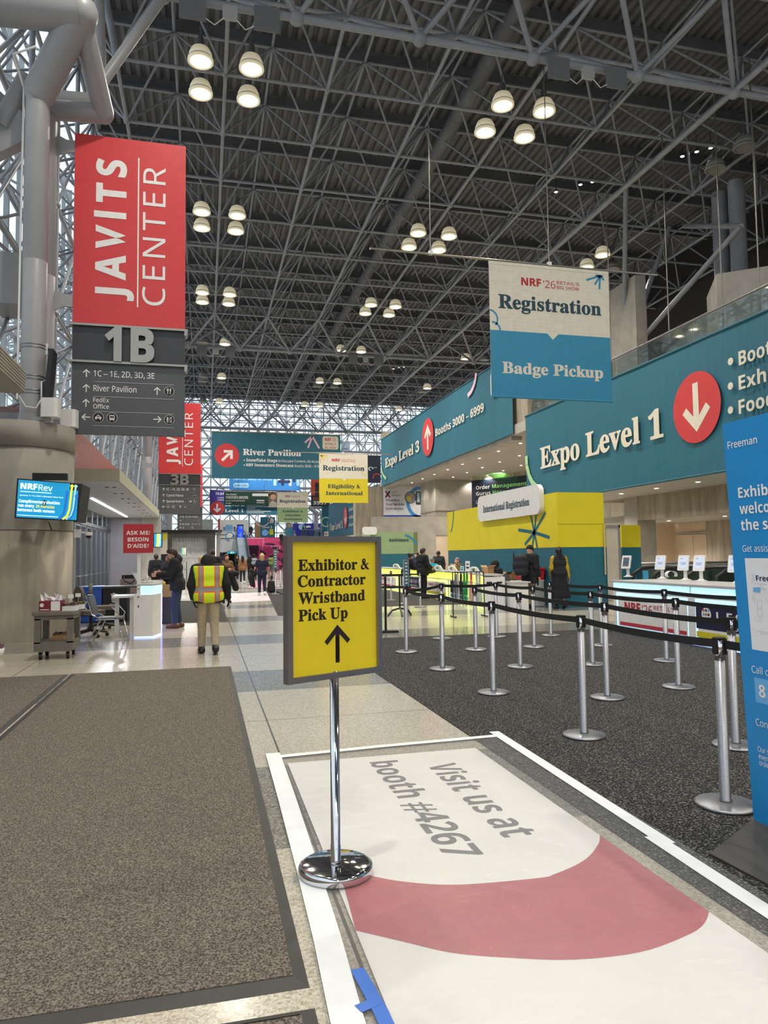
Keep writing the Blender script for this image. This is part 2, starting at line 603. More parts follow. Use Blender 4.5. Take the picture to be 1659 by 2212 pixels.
ix = list(range(-1, 15)); iy = list(range(-12, 18))
def NB(i, j): return Vector((NX0 + PIT * i, NY0 + PIT * j, ZB))
def NT(i, j): return Vector((NX0 + PIT * (i + 0.5), NY0 + PIT * (j + 0.5), ZT))
mb = MB()
for j in iy:
    mb.tube(NB(ix[0], j), NB(ix[-1], j), 0.055, TUBE, 8, caps=False)
for i in ix:
    mb.tube(NB(i, iy[0]), NB(i, iy[-1]), 0.06, TUBE, 8, caps=False)
for j in iy[:-1]:
    mb.tube(NT(ix[0] - 1, j), NT(ix[-1], j), 0.05, TUBE, 6, caps=False)
for i in [-2] + ix[:-1]:
    mb.tube(NT(i, iy[0]), NT(i, iy[-1]), 0.05, TUBE, 6, caps=False)
for i in ix:
    for j in iy:
        n = NB(i, j)
        mb.sphere(n, 0.115, TUBE, 5)
        for a, b in ((0, 0), (-1, 0), (0, -1), (-1, -1)):
            if NT(i + a, j + b).y < Y1:
                mb.tube(n, NT(i + a, j + b), 0.042, TUBE, 6, caps=False)
mb.build('trim_1', kind='structure')
# deeper girders every nine modules
mb = MB()
GY = [16.55, 44.9, 73.4]
for gyv in GY:
    prev = None
    for i in range(-2, 14):
        p = Vector((NX0 + PIT * (i + 0.5), gyv, 14.5))
        mb.sphere(p, 0.19, TUBE, 7)
        if prev is not None:
            mb.tube(prev, p, 0.10, TUBE, 10, caps=False)
        prev = p
        j0 = math.floor((gyv - NY0) / PIT)
        for a in (0, 1):
            for b in (0, 1):
                mb.tube(p, NB(i + a, j0 + b), 0.075, TUBE, 8, caps=False)
for xx, sp in ((14.5, (7, 14)),):
    for k in range(22):
        mb.tube((xx, 6 + k * PIT, 14.5), (xx, 6 + (k + 1) * PIT, 14.5), 0.09, TUBE, 8, caps=False)
mb.build('trim_2', kind='structure')

# ---------------------------------------------------------------- glass walls and their lattice
mb = MB()
XL = -6.2
for (a, b) in (((XL, -20), (XL, 96)),):
    mb.add([(XL, -20, 4.2), (XL, 96, 4.2), (XL, 96, 18.8), (XL, -20, 18.8)], [(0, 1, 2, 3)], GLASS)
    mb.add([(XL, -20, 18.8), (XL, 96, 18.8), (-4.2, 96, 20.5), (-4.2, -20, 20.5)], [(0, 1, 2, 3)], GLASS)
o = mb.build('window_1', kind='structure')
mb = MB()
y = 6.0
while y < 97:
    mb.box((XL - 0.06, y - 0.05, 4.2), (XL + 0.1, y + 0.05, 18.9), STEELB)
    y += 1.55
z = 4.3
while z < 19:
    mb.box((XL - 0.05, 6, z - 0.05), (XL + 0.09, 97, z + 0.05), STEELB)
    z += 1.55
mb.build('window_1_frame', kind='structure', parent=o)
mb = MB()
XI = -4.05
zs = [5.25 + PIT * k for k in range(5)]
ys = [NY0 + PIT * (k - 4) for k in range(28)]
for y in ys:
    mb.tube((XI, y, 3.6), (XI, y, 18.2), 0.07, TUBE, 8, caps=False)
    for z in zs:
        if y < 60:
            mb.sphere((XI, y, z), 0.12, TUBE, 5)
        for dy in (-0.5, 0.5):
            for dz in (-0.5, 0.5):
                mb.tube((XI, y, z), (XL + 0.2, y + dy * PIT, z + dz * PIT), 0.045, TUBE, 6, caps=False)
                if dy * dz > 0: mb.tube((XI, y, z), (XI, y + dy * PIT, z + dz * PIT), 0.05, TUBE, 6, caps=False)
for z in zs:
    mb.tube((XI, ys[0], z), (XI, ys[-1], z), 0.06, TUBE, 6, caps=False)
    mb.tube((XL + 0.2, ys[0], z + PIT / 2), (XL + 0.2, ys[-1], z + PIT / 2), 0.06, TUBE, 6, caps=False)
mb.build('trim_3', kind='structure')

# far glass hall
YB = 122.0
mb = MB()
mb.add([(-30, YB, 4), (60, YB, 4), (60, YB, 52), (-30, YB, 52)], [(0, 1, 2, 3)], GLASS)
o = mb.build('window_2', kind='structure')
mb = MB()
for k in range(59):
    xx = -30 + 1.55 * k
    mb.box((xx - 0.06, YB - 0.12, 4), (xx + 0.06, YB + 0.05, 52), STEELB)
for k in range(31):
    z = 4 + 1.55 * k
    mb.box((-30, YB - 0.1, z - 0.06), (60, YB + 0.04, z + 0.06), STEELB)
mb.build('window_2_frame', kind='structure', parent=o)
mb = MB()
YI = YB - 2.2
nx, nz = 28, 15
for i in range(nx + 1):
    xx = -30 + PIT * i
    mb.tube((xx, YI, 4), (xx, YI, 50), 0.10, TUBE, 5, caps=False)
    for k in range(nz):
        z = 5.5 + PIT * k
        if i == 0:
            mb.tube((-30, YI, z), (57, YI, z), 0.10, TUBE, 5, caps=False)
        for dx in (-.5, .5):
            for dz in (-.5, .5):
                mb.tube((xx, YI, z), (xx + dx * PIT, YB - 0.2, z + dz * PIT), 0.07, TUBE, 4, caps=False)
                mb.tube((xx, YI, z), (xx + dx * PIT, YI, z + dz * PIT), 0.07, TUBE, 4, caps=False)
# roof lattice stepping up over the far hall
for i in range(0, nx):
    xx = -30 + PIT * i
    for k in range(9):
        y0 = 77 + 4.6 * k; z0 = 21.5 + 2.6 * k
        mb.tube((xx, y0, z0), (xx, y0 + 4.6, z0 + 2.6), 0.10, TUBE, 4, caps=False)
        mb.tube((xx, y0, z0), (xx + PIT, y0, z0), 0.10, TUBE, 4, caps=False)
        mb.tube((xx, y0, z0), (xx + PIT, y0 + 4.6, z0 + 2.6), 0.08, TUBE, 4, caps=False)
        mb.tube((xx + PIT / 2, y0 + 2.3, z0 - 0.9), (xx, y0, z0), 0.07, TUBE, 4, caps=False)
        mb.tube((xx + PIT / 2, y0 + 2.3, z0 - 0.9), (xx + PIT, y0 + 4.6, z0 + 2.6), 0.07, TUBE, 4, caps=False)
mb.build('trim_4', kind='structure')
# transverse gantry in front of the far glass
mb = MB()
for yg, z0, z1 in ((88, 14.6, 17.2), (104, 9.6, 11.4)):
    for z in (z0, z1):
        mb.tube((-12, yg, z), (40, yg, z), 0.14, TUBE, 6, caps=False)
    xx = -12
    while xx < 40:
        mb.tube((xx, yg, z0), (xx + 1.3, yg, z1), 0.07, TUBE, 4, caps=False)
        mb.tube((xx + 1.3, yg, z1), (xx + 2.6, yg, z0), 0.07, TUBE, 4, caps=False)
        xx += 2.6
mb.build('trim_5', kind='structure')

# ---------------------------------------------------------------- tower outside the left glass
FAC = bpy.data.materials.new('striped_facade'); FAC.use_nodes = True
nt = FAC.node_tree
br = nt.nodes.new('ShaderNodeTexBrick'); tc = nt.nodes.new('ShaderNodeTexCoord'); mp = nt.nodes.new('ShaderNodeMapping')
mp.inputs['Rotation'].default_value = (PI / 2, 0, PI / 2)
br.inputs['Color1'].default_value = rgb('8ea9bd'); br.inputs['Color2'].default_value = rgb('a9c1cf'); br.inputs['Mortar'].default_value = rgb('eef2f4')
br.inputs['Scale'].default_value = 1.0; br.inputs['Brick Width'].default_value = 1.4; br.inputs['Row Height'].default_value = 3.4
br.inputs['Mortar Size'].default_value = 0.16; br.offset = 0
nt.links.new(tc.outputs['Object'], mp.inputs[0]); nt.links.new(mp.outputs[0], br.inputs[0])
nt.links.new(br.outputs[0], nt.nodes['Principled BSDF'].inputs['Base Color'])
def tower(lo, hi, label):
    mb = MB()
    t = thing('office_tower', label, 'building', ((lo[0] + hi[0]) / 2, (lo[1] + hi[1]) / 2, lo[2]), world=True)
    mb.box(lo, hi, FAC); mb.build('facade', t)
    mb = MB(); mb.box((lo[0] - .4, lo[1] - .4, hi[2]), (hi[0] + .4, hi[1] + .4, hi[2] + 1.2), CONCL); mb.build('roof', t)
tower((-46, 74, 0), (-30, 100, 60), 'pale blue striped office tower seen outside through the left glass wall')

# ---------------------------------------------------------------- right side: mezzanine, walls, soffits
XM = 15.0
mb = MB()      # block behind the big banner
mb.box((XM + 0.1, -20, 3.95), (24, 31.25, 8.02), CONC)
mb.build('wall_mezzanine', kind='structure')
mb = MB()
mb.box((XM + 0.1, -20, 3.92), (18.1, 31.25, 3.95), SOFF)
mb.build('ceiling_soffit', kind='structure')
mb = MB()      # beam below the soffit and the lit recess behind it
mb.box((18.1, -20, 2.9), (18.7, 27.3, 3.95), CONC)
mb.box((18.1, 27.3, 0), (19.0, 28.3, 3.95), CONCL)
mb.build('beam', kind='structure')
mb = MB()
mb.box((18.7, -20, 2.93), (24.0, 31.25, 3.2), SOFF)
mb.build('ceiling_recess', kind='structure')
mb = MB()
mb.box((22.6, -20, 0), (23.2, 28.7, 3.0), CONC)
mb.box((22.6, 33.2, 0), (24, 33.6, 4), CONCL)
mb.build('wall_right', kind='structure')
mb = MB()
mb.box((21.0, 31.6, 0), (23.2, 31.9, 3.0), WARM)
mb.box((23.0, 28.7, 0), (23.4, 31.6, 3.0), WARM)
mb.build('wall_doorway', kind='structure')
mb = MB()
p0 = Vector((22.95, 31.2, 0))
mb.box((22.9, 28.9, 0), (22.99, 30.0, 2.35), WARM); mb.box((22.9, 30.03, 0), (22.99, 31.2, 2.35), WARM)
mb.box((22.88, 28.8, 2.38), (22.99, 31.3, 2.44), GREYM)
mb.build('door_1', kind='structure')
# wing beyond: level-three soffit and end wall
mb = MB()
mb.box((XM + 0.1, 31.3, 7.5), (30, 61.5, 8.0), SOFF)
mb.box((XM + .12, 33.5, 7.3), (XM + 0.7, 61.5, 7.6), CONCL)
mb.box((XM + 0.15, 33.6, 7.6), (XM + 0.4, 60.2, 11.0), CONC)
mb.box((XM + .045, 62, 3.8), (XM + 1, 88, 7.9), CONC)
mb.build('ceiling_wing', kind='structure')
mb = MB()
mb.box((12.6, 60.3, 0), (30, 61.2, 7.5), CONC)
mb.box((XM + .15, 60.3, 7.6), (20, 61.2, 12.3), CONC)
mb.box((26, 33.6, 0), (26.6, 60.4, 7.6), CONC)
mb.build('wall_far', kind='structure')
mb = MB()
a = gy(940, 1040, 54); b = gy(1020, 1040, 54)
mb.box((a.x, 54, 0), (b.x, 58, 7.55), CONCL)
mb.box((a.x - 0.05, 53.9, 5.0), (b.x + 0.05, 58, 5.06), CONC)
mb.build('pillar', kind='structure')
mb = MB()
a = gy(902, 1200, 48); b = gy(942, 1165, 48)
mb.box((a.x, 48, 0), (b.x, 49, 2.9), CONCL)
mb.box((a.x - 3, 48, 2.9), (b.x + 5, 49.2, 4.2), CONCL)
mb.build('wall_portal', kind='structure')
mb = MB()
mb.box((b.x, 52, 0), (b.x + 5, 52.2, 2.9), WARM)
mb.build('wall_portal_lining', kind='structure')
mb = MB()      # concrete between the two long banners and the upper piers
mb.box((XM + 0.25, 31.8, 8.0), (XM + 1.2, 33.5, 12.0), CONC)
mb.box((XM + 1.2, 33.0, 8), (24, 33.6, 11.6), CONC)
zp_ = 10.9
a = gz(1547, 592, zp_); b = gz(1700, 568, zp_)
mb.prism([(a.x, a.y), (b.x, b.y), (b.x + 4, b.y + 1), (b.x + 3, a.y + 3), (a.x + 1.2, a.y + 2)], 8.0, zp_, CONCL)
q = gx(1313, 632, 17.0); q2 = gx(1372, 632, 17.0)
mb.box((17.0, q2.y, 8.0), (17.5, q.y, q.z), CONCL)
r = gx(1313, 775, 18.5); r2 = gx(1560, 690, 18.5)
mb.box((18.5, r2.y, 9.7), (19.1, r.y, 10.6), CONCL)
mb.box((26, 9, 8), (26.5, 60, 18.2), mat('dark_far_wall', '2c2b2c', 0.8))
mb.build('wall_upper', kind='structure')
mb = MB()
PX = 20.5
for px in (1557, 1594):
    c = gx(px, 500, PX)
    mb.tube((PX, c.y, 9), (PX, c.y, 16.2), 0.31, TUBE, 20)
    for z in (12.2, 13.9):
        mb.lathe([(0.315, 0), (0.33, 0.02), (0.315, 0.04)], TUBE, 20, (PX, c.y, z), caps=False)
# heavy diagonal struts beside the pipe columns
for (x0, y0, z0, x1, y1, z1) in ((17.5, 27, 9.8, 20, 27, 15.9), (17.5, 27, 9.8, 16.1, 24.3, 16), (17.5, 27, 9.8, 16.1, 30.5, 16), (17.5, 27, 9.8, 17.6, 20, 12.5), (17.5, 27, 9.8, 22, 31, 15.9), (17.6, 20, 12.5, 20, 26, 15.5)):
    mb.tube((x0, y0, z0), (x1, y1, z1), 0.10, TUBE, 8)
mb.sphere((17.5, 27, 9.8), 0.22, TUBE, 8)
mb.build('pillar', kind='structure')

# rear of the hall behind the viewpoint
mb = MB()
mb.box((-6.5, -20.4, 0), (48, -20, 6.2), CONC)
mb.box((-6.6, -20, 0), (-6.3, 17.5, 4.2), CONCL)
mb.build('wall_rear', kind='structure')
mb = MB()
for k in range(14): mb.box((-6.3 + 3.1 * k - .08, -20.3, 6.2), (-6.3 + 3.1 * k + .08, -20.1, 18.6), STEELB)
for z in (9.3, 12.4, 15.5): mb.box((-6.3, -20.3, z - .06), (36, -20.1, z + .06), STEELB)
mb.build('window_3', kind='structure')

# glass guard rail on the mezzanine edge
def guard(p, q, z0, h, name, lab):
    t = thing(name, lab, 'railing', (p[0], p[1], z0), world=True)
    L = math.dist(p, q); n = max(1, round(L / 1.5))
    d = Vector((q[0] - p[0], q[1] - p[1], 0)) / n
    for k in range(n):
        a = Vector((p[0], p[1], z0)) + d * (k + 0.015); b = Vector((p[0], p[1], z0)) + d * (k + 0.985)
        g = MB(); nn = d.cross(Vector((0, 0, 1))).normalized() * 0.008
        g.add([a - nn, b - nn, b - nn + Vector((0, 0, h - .06)), a - nn + Vector((0, 0, h - .06)), a + nn, b + nn, b + nn + Vector((0, 0, h - .06)), a + nn + Vector((0, 0, h - .06))],
              [(0, 1, 2, 3), (5, 4, 7, 6), (3, 2, 6, 7), (0, 3, 7, 4), (1, 5, 6, 2)], GLASSD)
        g.build('glass_pane', t)
    m = MB(); m.tube((p[0], p[1], z0 + h), (q[0], q[1], z0 + h), 0.035, SATIN, 10); m.build('handrail', t)
    m = MB()
    m.tube((p[0], p[1], z0 + 0.02), (q[0], q[1], z0 + 0.02), 0.035, SATIN, 6); m.build('base_rail', t)
guard((XM + 0.15, 9.2), (XM + 0.15, 31.2), 8.12, 0.78, 'glass_guard', 'long glass guard rail above the big teal Level 1 banner')

# soffit downlights
def downlights(spots, z, name, lab, grp):
    mb = MB()
    mb.lathe([(0.10, 0.0), (0.10, -0.012), (0.085, -0.016), (0.085, 0.0)], WHITEM, 14, caps=False)
    ring = mb
    proto = None
    for i, (x, y, txt) in enumerate(spots):
        t = thing(name, lab + ' ' + txt, 'downlight', (x, y, z), group=grp)
        if proto is None:
            ring.build('trim_ring', t)
            g = MB(); g.lathe([(0.0, -0.006), (0.085, -0.006)], DGLOW, 14, caps=False); g.build('lens', t)
            proto = t
        else:
            for c in proto.children:
                d = c.copy(); COL.objects.link(d); d.parent = t
        if i % 3 == 0 or z < 3:
            li = bpy.data.lights.new('downlight_beam', 'SPOT'); li.energy = DOWN_W * (3 if z > 5 else 2.4); li.color = (1, .92, .8)
            li.spot_size = 2.4; li.spot_blend = 0.6; li.shadow_soft_size = 0.08
            lo = bpy.data.objects.new('downlight_beam', li); COL.objects.link(lo); lo.parent = t; lo.location = (0, 0, -0.05)
ORD = ['first', 'second', 'third', 'fourth', 'fifth', 'sixth', 'seventh', 'eighth', 'ninth', 'tenth', 'eleventh', 'twelfth', 'thirteenth', 'fourteenth', 'fifteenth', 'sixteenth']
sp = []
for r_, xx in enumerate((16.6, 18.6, 20.8, 23.0)):
    for k in range(8):
        sp.append((xx, 35.6 + 3.0 * k + (1.5 if r_ % 2 else 0), '%s along, %s row back from the Level 3 banner' % (ORD[k], ORD[r_])))
downlights(sp, 7.49, 'soffit_downlight', 'glowing soffit downlight', 'downlights under the Level 3 wing')
sp = []
for k in range(7):
    sp.append((16.5, 14.2 + 2.35 * k, 'under the Level 1 banner soffit, %s along' % ORD[k]))
downlights(sp, 3.915, 'soffit_downlight', 'oval looking downlight', 'downlights under the Level 1 banner')
sp = []
for k, px in enumerate(((1384, 1136), (1399, 1128), (1437, 1133), (1445, 1125), (1566, 1115))):
    p = gz(px[0], px[1], 2.93)
    sp.append((p.x, p.y, 'in the low recess by the beige doors, %s along' % ORD[k]))
downlights(sp, 2.92, 'recess_downlight', 'small warm downlight', 'downlights in the low recess')
# ---------------------------------------------------------------- high-bay lamps
SHADE = bpy.data.materials.new('prismatic_shade'); SHADE.use_nodes = True
_b = SHADE.node_tree.nodes['Principled BSDF']
_b.inputs['Base Color'].default_value = rgb('e9e2cc'); _b.inputs['Roughness'].default_value = 0.35
_b.inputs['Transmission Weight'].default_value = 0.0
_b.inputs['Emission Color'].default_value = rgb('f5e6bd'); _b.inputs['Emission Strength'].default_value = 0.22
SHADEOFF = mat('unlit_shade', '8d8c88', 0.4)
HOUS = mat('ballast_housing', '77787c', 0.4, 0.3)
def lamp_parts(t, lit):
    m = MB(); m.lathe([(0.17, 0.42), (0.26, 0.36), (0.325, 0.22), (0.345, 0.07), (0.335, 0.07), (0.315, 0.22), (0.25, 0.35), (0.16, 0.41)], SHADE if lit else SHADEOFF, 20, caps=False)
    m.build('shade', t)
    m = MB(); m.lathe([(0.345, 0.07), (0.365, 0.07), (0.365, 0.0), (0.30, 0.0), (0.30, 0.02), (0.345, 0.05)], SHADE if lit else SHADEOFF, 20, caps=False); m.lathe([(0.347, 0.075), (0.352, 0.075), (0.352, 0.095), (0.347, 0.095)], HOUS, 20, caps=False)
    m.build('rim', t)
    m = MB(); m.lathe([(0.0, 0.028), (0.17, 0.028)], GLOW if lit else SHADEOFF, 18, caps=False); m.lathe([(.17, .028), (.3, .02)], mat('lens_ring_glow', 'f5e6b8', emit=1.5, ecol='ffe9b4') if lit else SHADEOFF, 18, caps=False); m.build('lens', t)
    m = MB(); m.lathe([(0.0, 0.40), (0.17, 0.40), (0.15, 0.47), (0.11, 0.5), (0.09, 0.72), (0.05, 0.78), (0.0, 0.78)], HOUS, 14, caps=False); m.tube((0, 0, .76), (0, 0, 1.05), 0.02, HOUS, 6)
    m.build('ballast', t)
def lamp_light(t, f=1.0):
    li = bpy.data.lights.new('lamp_beam', 'SPOT'); li.energy = LAMP_W * 18 * f; li.color = (1.0, 0.93, 0.82)
    li.spot_size = 2.55; li.spot_blend = 0.9; li.shadow_soft_size = 0.25
    lo = bpy.data.objects.new('lamp_beam', li); COL.objects.link(lo); lo.parent = t; lo.location = (0, 0, -0.03)
PL = {}
CORN = [(-0.72, -0.74, 'near left'), (0.72, -0.74, 'near right'), (-0.72, 0.74, 'far left'), (0.72, 0.74, 'far right')]
def cluster(xc, yc, lits, where, f=1.0):
    for q, (dx, dy, cn) in enumerate(CORN):
        lit = lits[q]
        if lit is None: continue
        lab = '%s dome lamp, %s of %s' % ('lit' if lit else 'dark unlit', cn, where)
        loc = (xc + dx, yc + dy, 15.72)
        if lit not in PL:
            t = thing('high_bay_lamp', lab, 'ceiling lamp', loc, group='dome lamps under the roof frame')
            lamp_parts(t, lit); PL[lit] = t
        else:
            t = dup(PL[lit], loc, None, lab)
            for c in list(t.children):
                if c.type == 'LIGHT':
                    bpy.data.objects.remove(c)
    if any(lits):
        lamp_light(t, f)
YC = [NY0 + 9.3 * k for k in range(6)]
RA = [(1, 1, 1, 1), (1, 1, 1, 1), (1, 1, 1, 1), (0, 1, 0, None), (0, 1, 0, 0), (0, 1, None, None)]
RB = [(1, 1, 1, 1), (1, 1, 1, 1), (1, 1, 1, 1), (1, 1, None, None), (1, 1, 0, 0), (1, 1, 0, None)]
RC = [(0, 0, 0, None), (1, None, 1, 0), (1, 0, None, None), (1, 0, None, None), (1, None, 0, None), (1, None, None, None)]
for k in range(6):
    cluster(NX0, YC[k] - 0.05, RA[k], 'the %s cluster in the row over the aisle' % ORD[k])
    cluster(NX0 + 3 * PIT, YC[k] - 0.1, RB[k], 'the %s cluster in the middle row' % ORD[k])
    cluster(NX0 + 6 * PIT, YC[k] + 0.2, RC[k], 'the %s cluster in the row by the mezzanine' % ORD[k])

for k in range(1, 5):      # the same rows carry on behind the viewpoint
    for r_ in (0, 3, 6):
        cluster(NX0 + r_ * PIT, NY0 - 9.3 * k, (1, None, None, None), 'the %s cluster back from the first, %s row' % (ORD[k - 1], ('aisle', 'middle', None, 'mezzanine')[r_ // 2 if r_ < 6 else 3] or 'middle'), .56)
# small spotlights on hanging bars
SPOTB = mat('spot_body', '2b2b2e', 0.4)
SGL = mat('spot_glow', 'ffffff', emit=30.0, ecol='f4f0ff')
def spot_bar(pts, where):
    for k, (x, y, z) in enumerate(pts):
        t = thing('track_spotlight', 'tiny bright spotlight, %s of those hanging %s' % (ORD[k], where), 'spotlight', (x, y, z), group='small spotlights ' + where)
        m = MB(); m.lathe([(0.05, 0.12), (0.09, 0.0), (0.08, 0.0), (0.04, 0.11)], SPOTB, 10); m.build('body', t)
        m = MB(); m.lathe([(0.0, 0.0), (0.075, 0.0)], SGL, 10, caps=False); m.build('lens', t)
        m = MB(); m.tube((0, 0, .12), (0, 0, .7), 0.012, SPOTB, 5); m.build('stem', t)
p = [gy(u, v, 27.5) for u, v in ((1254, 399), (1280, 393), (1201, 415))]
spot_bar(p, 'left of the mezzanine row')
p = [gy(u, v, 23.5) for u, v in ((1474, 338), (1505, 328), (1535, 320))]
spot_bar(p, 'high over the glass guard')
p = [gy(u, v, 58) for u, v in ((850, 797), (862, 794), (873, 793))]
spot_bar(p, 'far down the hall')

# wireless antennas on the girder chords
def antenna(x, y, z, lab):
    t = thing('wireless_antenna', lab, 'antenna', (x, y, z))
    m = MB(); m.rbox((-.17, -.09, -.46), (.17, .02, -.14), .06, mat('pale_device_plastic', 'a5a5a4', .5), axis=1); m.build('radio_box', t)
    for s in (-1, 1):
        m = MB(); m.rbox((s * .85 - .3, -.06, -.6), (s * .85 + .3, .0, 0.0), .02, mat('dull_panel_grey', '6b6c6f', .6), axis=1, seg=2); m.build('antenna_panel', t)
        m = MB(); m.path([(s * .15, -.04, -.45), (s * .35, -.05, -.66), (s * .6, -.04, -.5)], 0.012, WHITEM, 5); m.build('cable', t)
for (u, v, gyv, lab) in ((497, 10, 16.4, 'white antenna box with two grey panels on the first girder above the red sign'), (1268, 140, 16.4, 'white antenna box with two grey panels on the first girder toward the mezzanine'),
                         (467, 757, 44.8, 'white antenna box with two grey panels on the second girder above the aisle'), (790, 775, 44.8, 'white antenna box with two grey panels on the second girder, middle of the hall')):
    q = gy(u, v, gyv)
    antenna(q.x, gyv, 14.5, lab)
# duct
m = MB()
m.tube((9.0, 8, 17.6), (9.0, 74, 17.6), 0.27, DECK, 16)
for k in range(22):
    m.lathe([(0.275, -.03), (0.295, 0), (0.275, .03)], DECK, 16, caps=False, M=Matrix.Translation((9.0, 9 + 3 * k, 17.6)) @ Matrix.Rotation(PI / 2, 4, 'X'))
m.build('air_duct', label='long round grey air duct running under the roof deck', cat='duct', loc=(9, 40, 17.6))

# ---------------------------------------------------------------- hanging banners
def nrf_logo(P, x0, y, x1, cap, stacked=False, l=2, c1=None, c2=None):
    c1 = c1 or NRF; c2 = c2 or NRF
    w = x1 - x0
    if stacked:
        P.text('NRF', x0, y, x0 + w * .56, cap, c1, 'heavy', l)
        P.text("’26", x0 + w * .64, y, x1, cap, c2, 'sans', l)
        P.text("RETAIL'S", x0, y - cap * 1.35, x1, cap * .75, c2, 'semi', l)
        P.text("BIG SHOW", x0, y - cap * 2.5, x1, cap * .75, c2, 'semi', l)
    else:
        P.text('NRF', x0, y, x0 + w * .34, cap, c1, 'heavy', l)
        P.text("’26", x0 + w * .37, y - cap * .08, x0 + w * .585, cap * .95, c2, 'sans', l)
        P.text("RETAIL'S", x0 + w * .61, y + cap * .5, x1, cap * .42, c2, 'semi', l, space=1.1)
        P.text("BIG SHOW", x0 + w * .61, y - cap * .1, x1, cap * .42, c2, 'semi', l)

def rod(mb, x, y, z0, z1, r=0.012):
    mb.tube((x, y, z0), (x, y, z1), r, BRUSH, 6)

def hanging(name, label, Y, u0, u1, v0, v1, topc, botc, pipe, rods, lines, star, split=0.51):
    """square two-tone banner on a pipe hung from the roof by rods"""
    a, b = gy(u0, v1, Y), gy(u1, v0, Y)
    w, h = b.x - a.x, b.z - a.z
    t = thing(name, label, 'banner', ((a.x + b.x) / 2, Y, a.z), world=True)
    m = MB()
    P = Panel(m, (a.x, Y, a.z), (1, 0, 0), (0, 0, 1), w, h)
    m.box((a.x, Y + .004, a.z), (b.x, Y + .012, b.z), CREAM)
    ph = h / 3.5
    rip = lambda x, y: (0.015 * math.sin(x * 9 + 4 * y) + 0.01 * math.sin(x * 23 + 1.5) * (1 - y))
    # printed face
    P.rect(0, 1 - split, 1, 1, topc, 1)
    P.rect(0, 0, 1, 1 - split, botc, 1)
    if topc is CREAM:
        g = mat('faint_grid_print', 'cfc8b9', 0.6)
        k = 0.035
        while k < 1:
            P.stroke([(k, 1 - split), (k, 1)], .006, g, 1.2)
            P.stroke([(0, 1 - split + k * split), (1, 1 - split + k * split)], .006, g, 1.2)
            k += 0.0525
    P.poly([(.465, 1 - split + .001), (.51, 1 - split - .045), (.56, 1 - split + .001)], topc, 1.5)
    nrf_logo(P, .26, .84, .745, .06)
    P.text('Registration', .07, .655, .93, .105, INK, 'serif')
    for (s, x0, x1, y, cap, col) in lines:
        if s.endswith('&'):
            P.text(s[:-2], x0, y, x1 - .1, cap, col, 'serif')
            P.amp_sign(x1 - .075, y, cap, col)
        else:
            P.text(s, x0, y, x1, cap, col, 'serif')
    star(P)
    m.build('printed_cloth', t)
    m = MB(); m.tube((a.x - .01, Y, a.z), (b.x + .01, Y, a.z), .035, botc, 10); m.build('bottom_hem', t)
    m = MB(); m.box((a.x, Y - .012, b.z - .07 * ph), (b.x, Y + .03, b.z + .01), topc); m.build('top_sleeve', t)
    p0, p1 = gy(pipe[0], v0, Y).x, gy(pipe[1], v0, Y).x
    m = MB(); m.tube((p0, Y + .01, b.z + .05), (p1, Y + .01, b.z + .05), .03, BRUSH, 8); m.build('hanging_pipe', t)
    for u in rods:
        x = gy(u, v0, Y).x
        m = MB(); rod(m, x, Y + .01, b.z + .05, 16.0, .015); m.build('hanging_rod', t)
        m = MB(); m.box((x - .05, Y - .05, b.z + .03), (x + .05, Y + .07, b.z + .13), WHITEM); m.build('clamp', t)

def burst(P, cx, cy, r, wd, mt, angs, l=2):
    for a, k in angs:
        t = math.radians(a)
        P.stroke([(cx, cy), (cx + r * k / P.w * math.cos(t), cy + r * k / P.h * math.sin(t))], wd, mt, l)

def star1(P):
    burst(P, .93, .965, .5, .06, CYAN, ((200, .95), (237, .65), (265, .8), (315, .35), (180, .3), (0, .2)))
    P.arc(-.01, .60 - .03, .26, -40, 80, .05, CYAN, 2)
    P.arc(.02, .49, .22, 0, 95, .05, CYAN, 2)
hanging('hanging_banner', 'cream and sea blue square banner reading Registration Badge Pickup', 18.2, 1062, 1313, 588, 856, CREAM, CYAN, (800, 1420), (931, 1187), [('Badge Pickup', .09, .93, .175, .085, CREAM)], star1)
def star2(P):
    burst(P, .05, .955, .4, .05, YEL, ((0, 1), (25, .9), (-25, 1), (-60, .9), (-100, 1.2), (205, .4), (150, .4), (90, .3)))
    P.arc(1.02, .70, .5, 190, 250, .05, YEL, 2)
hanging('hanging_banner', 'cream and yellow square banner reading Registration Eligibility & International', 46.0, 690, 794, 982, 1085, CREAM, YEL, (610, 850), (741,), [('Eligibility &', .17, .83, .29, .08, INK), ('International', .13, .89, .15, .08, INK)], star2)
def star3(P):
    P.arc(.93, .98, .3, 150, 300, .05, YEL, 2); P.arc(.02, .5, .35, 60, 120, .05, SAGE, 2)
hanging('hanging_banner', 'cream and sage green square banner reading Registration Exhibitor & Attendee Assistance', 79.0, 599, 665, 1064, 1128, CREAM, SAGE, (590, 760), (630, 700), [('Exhibitor &', .17, .83, .33, .075, INK), ('Attendee', .25, .76, .2, .075, INK), ('Assistance', .2, .81, .07, .075, INK)], star3)

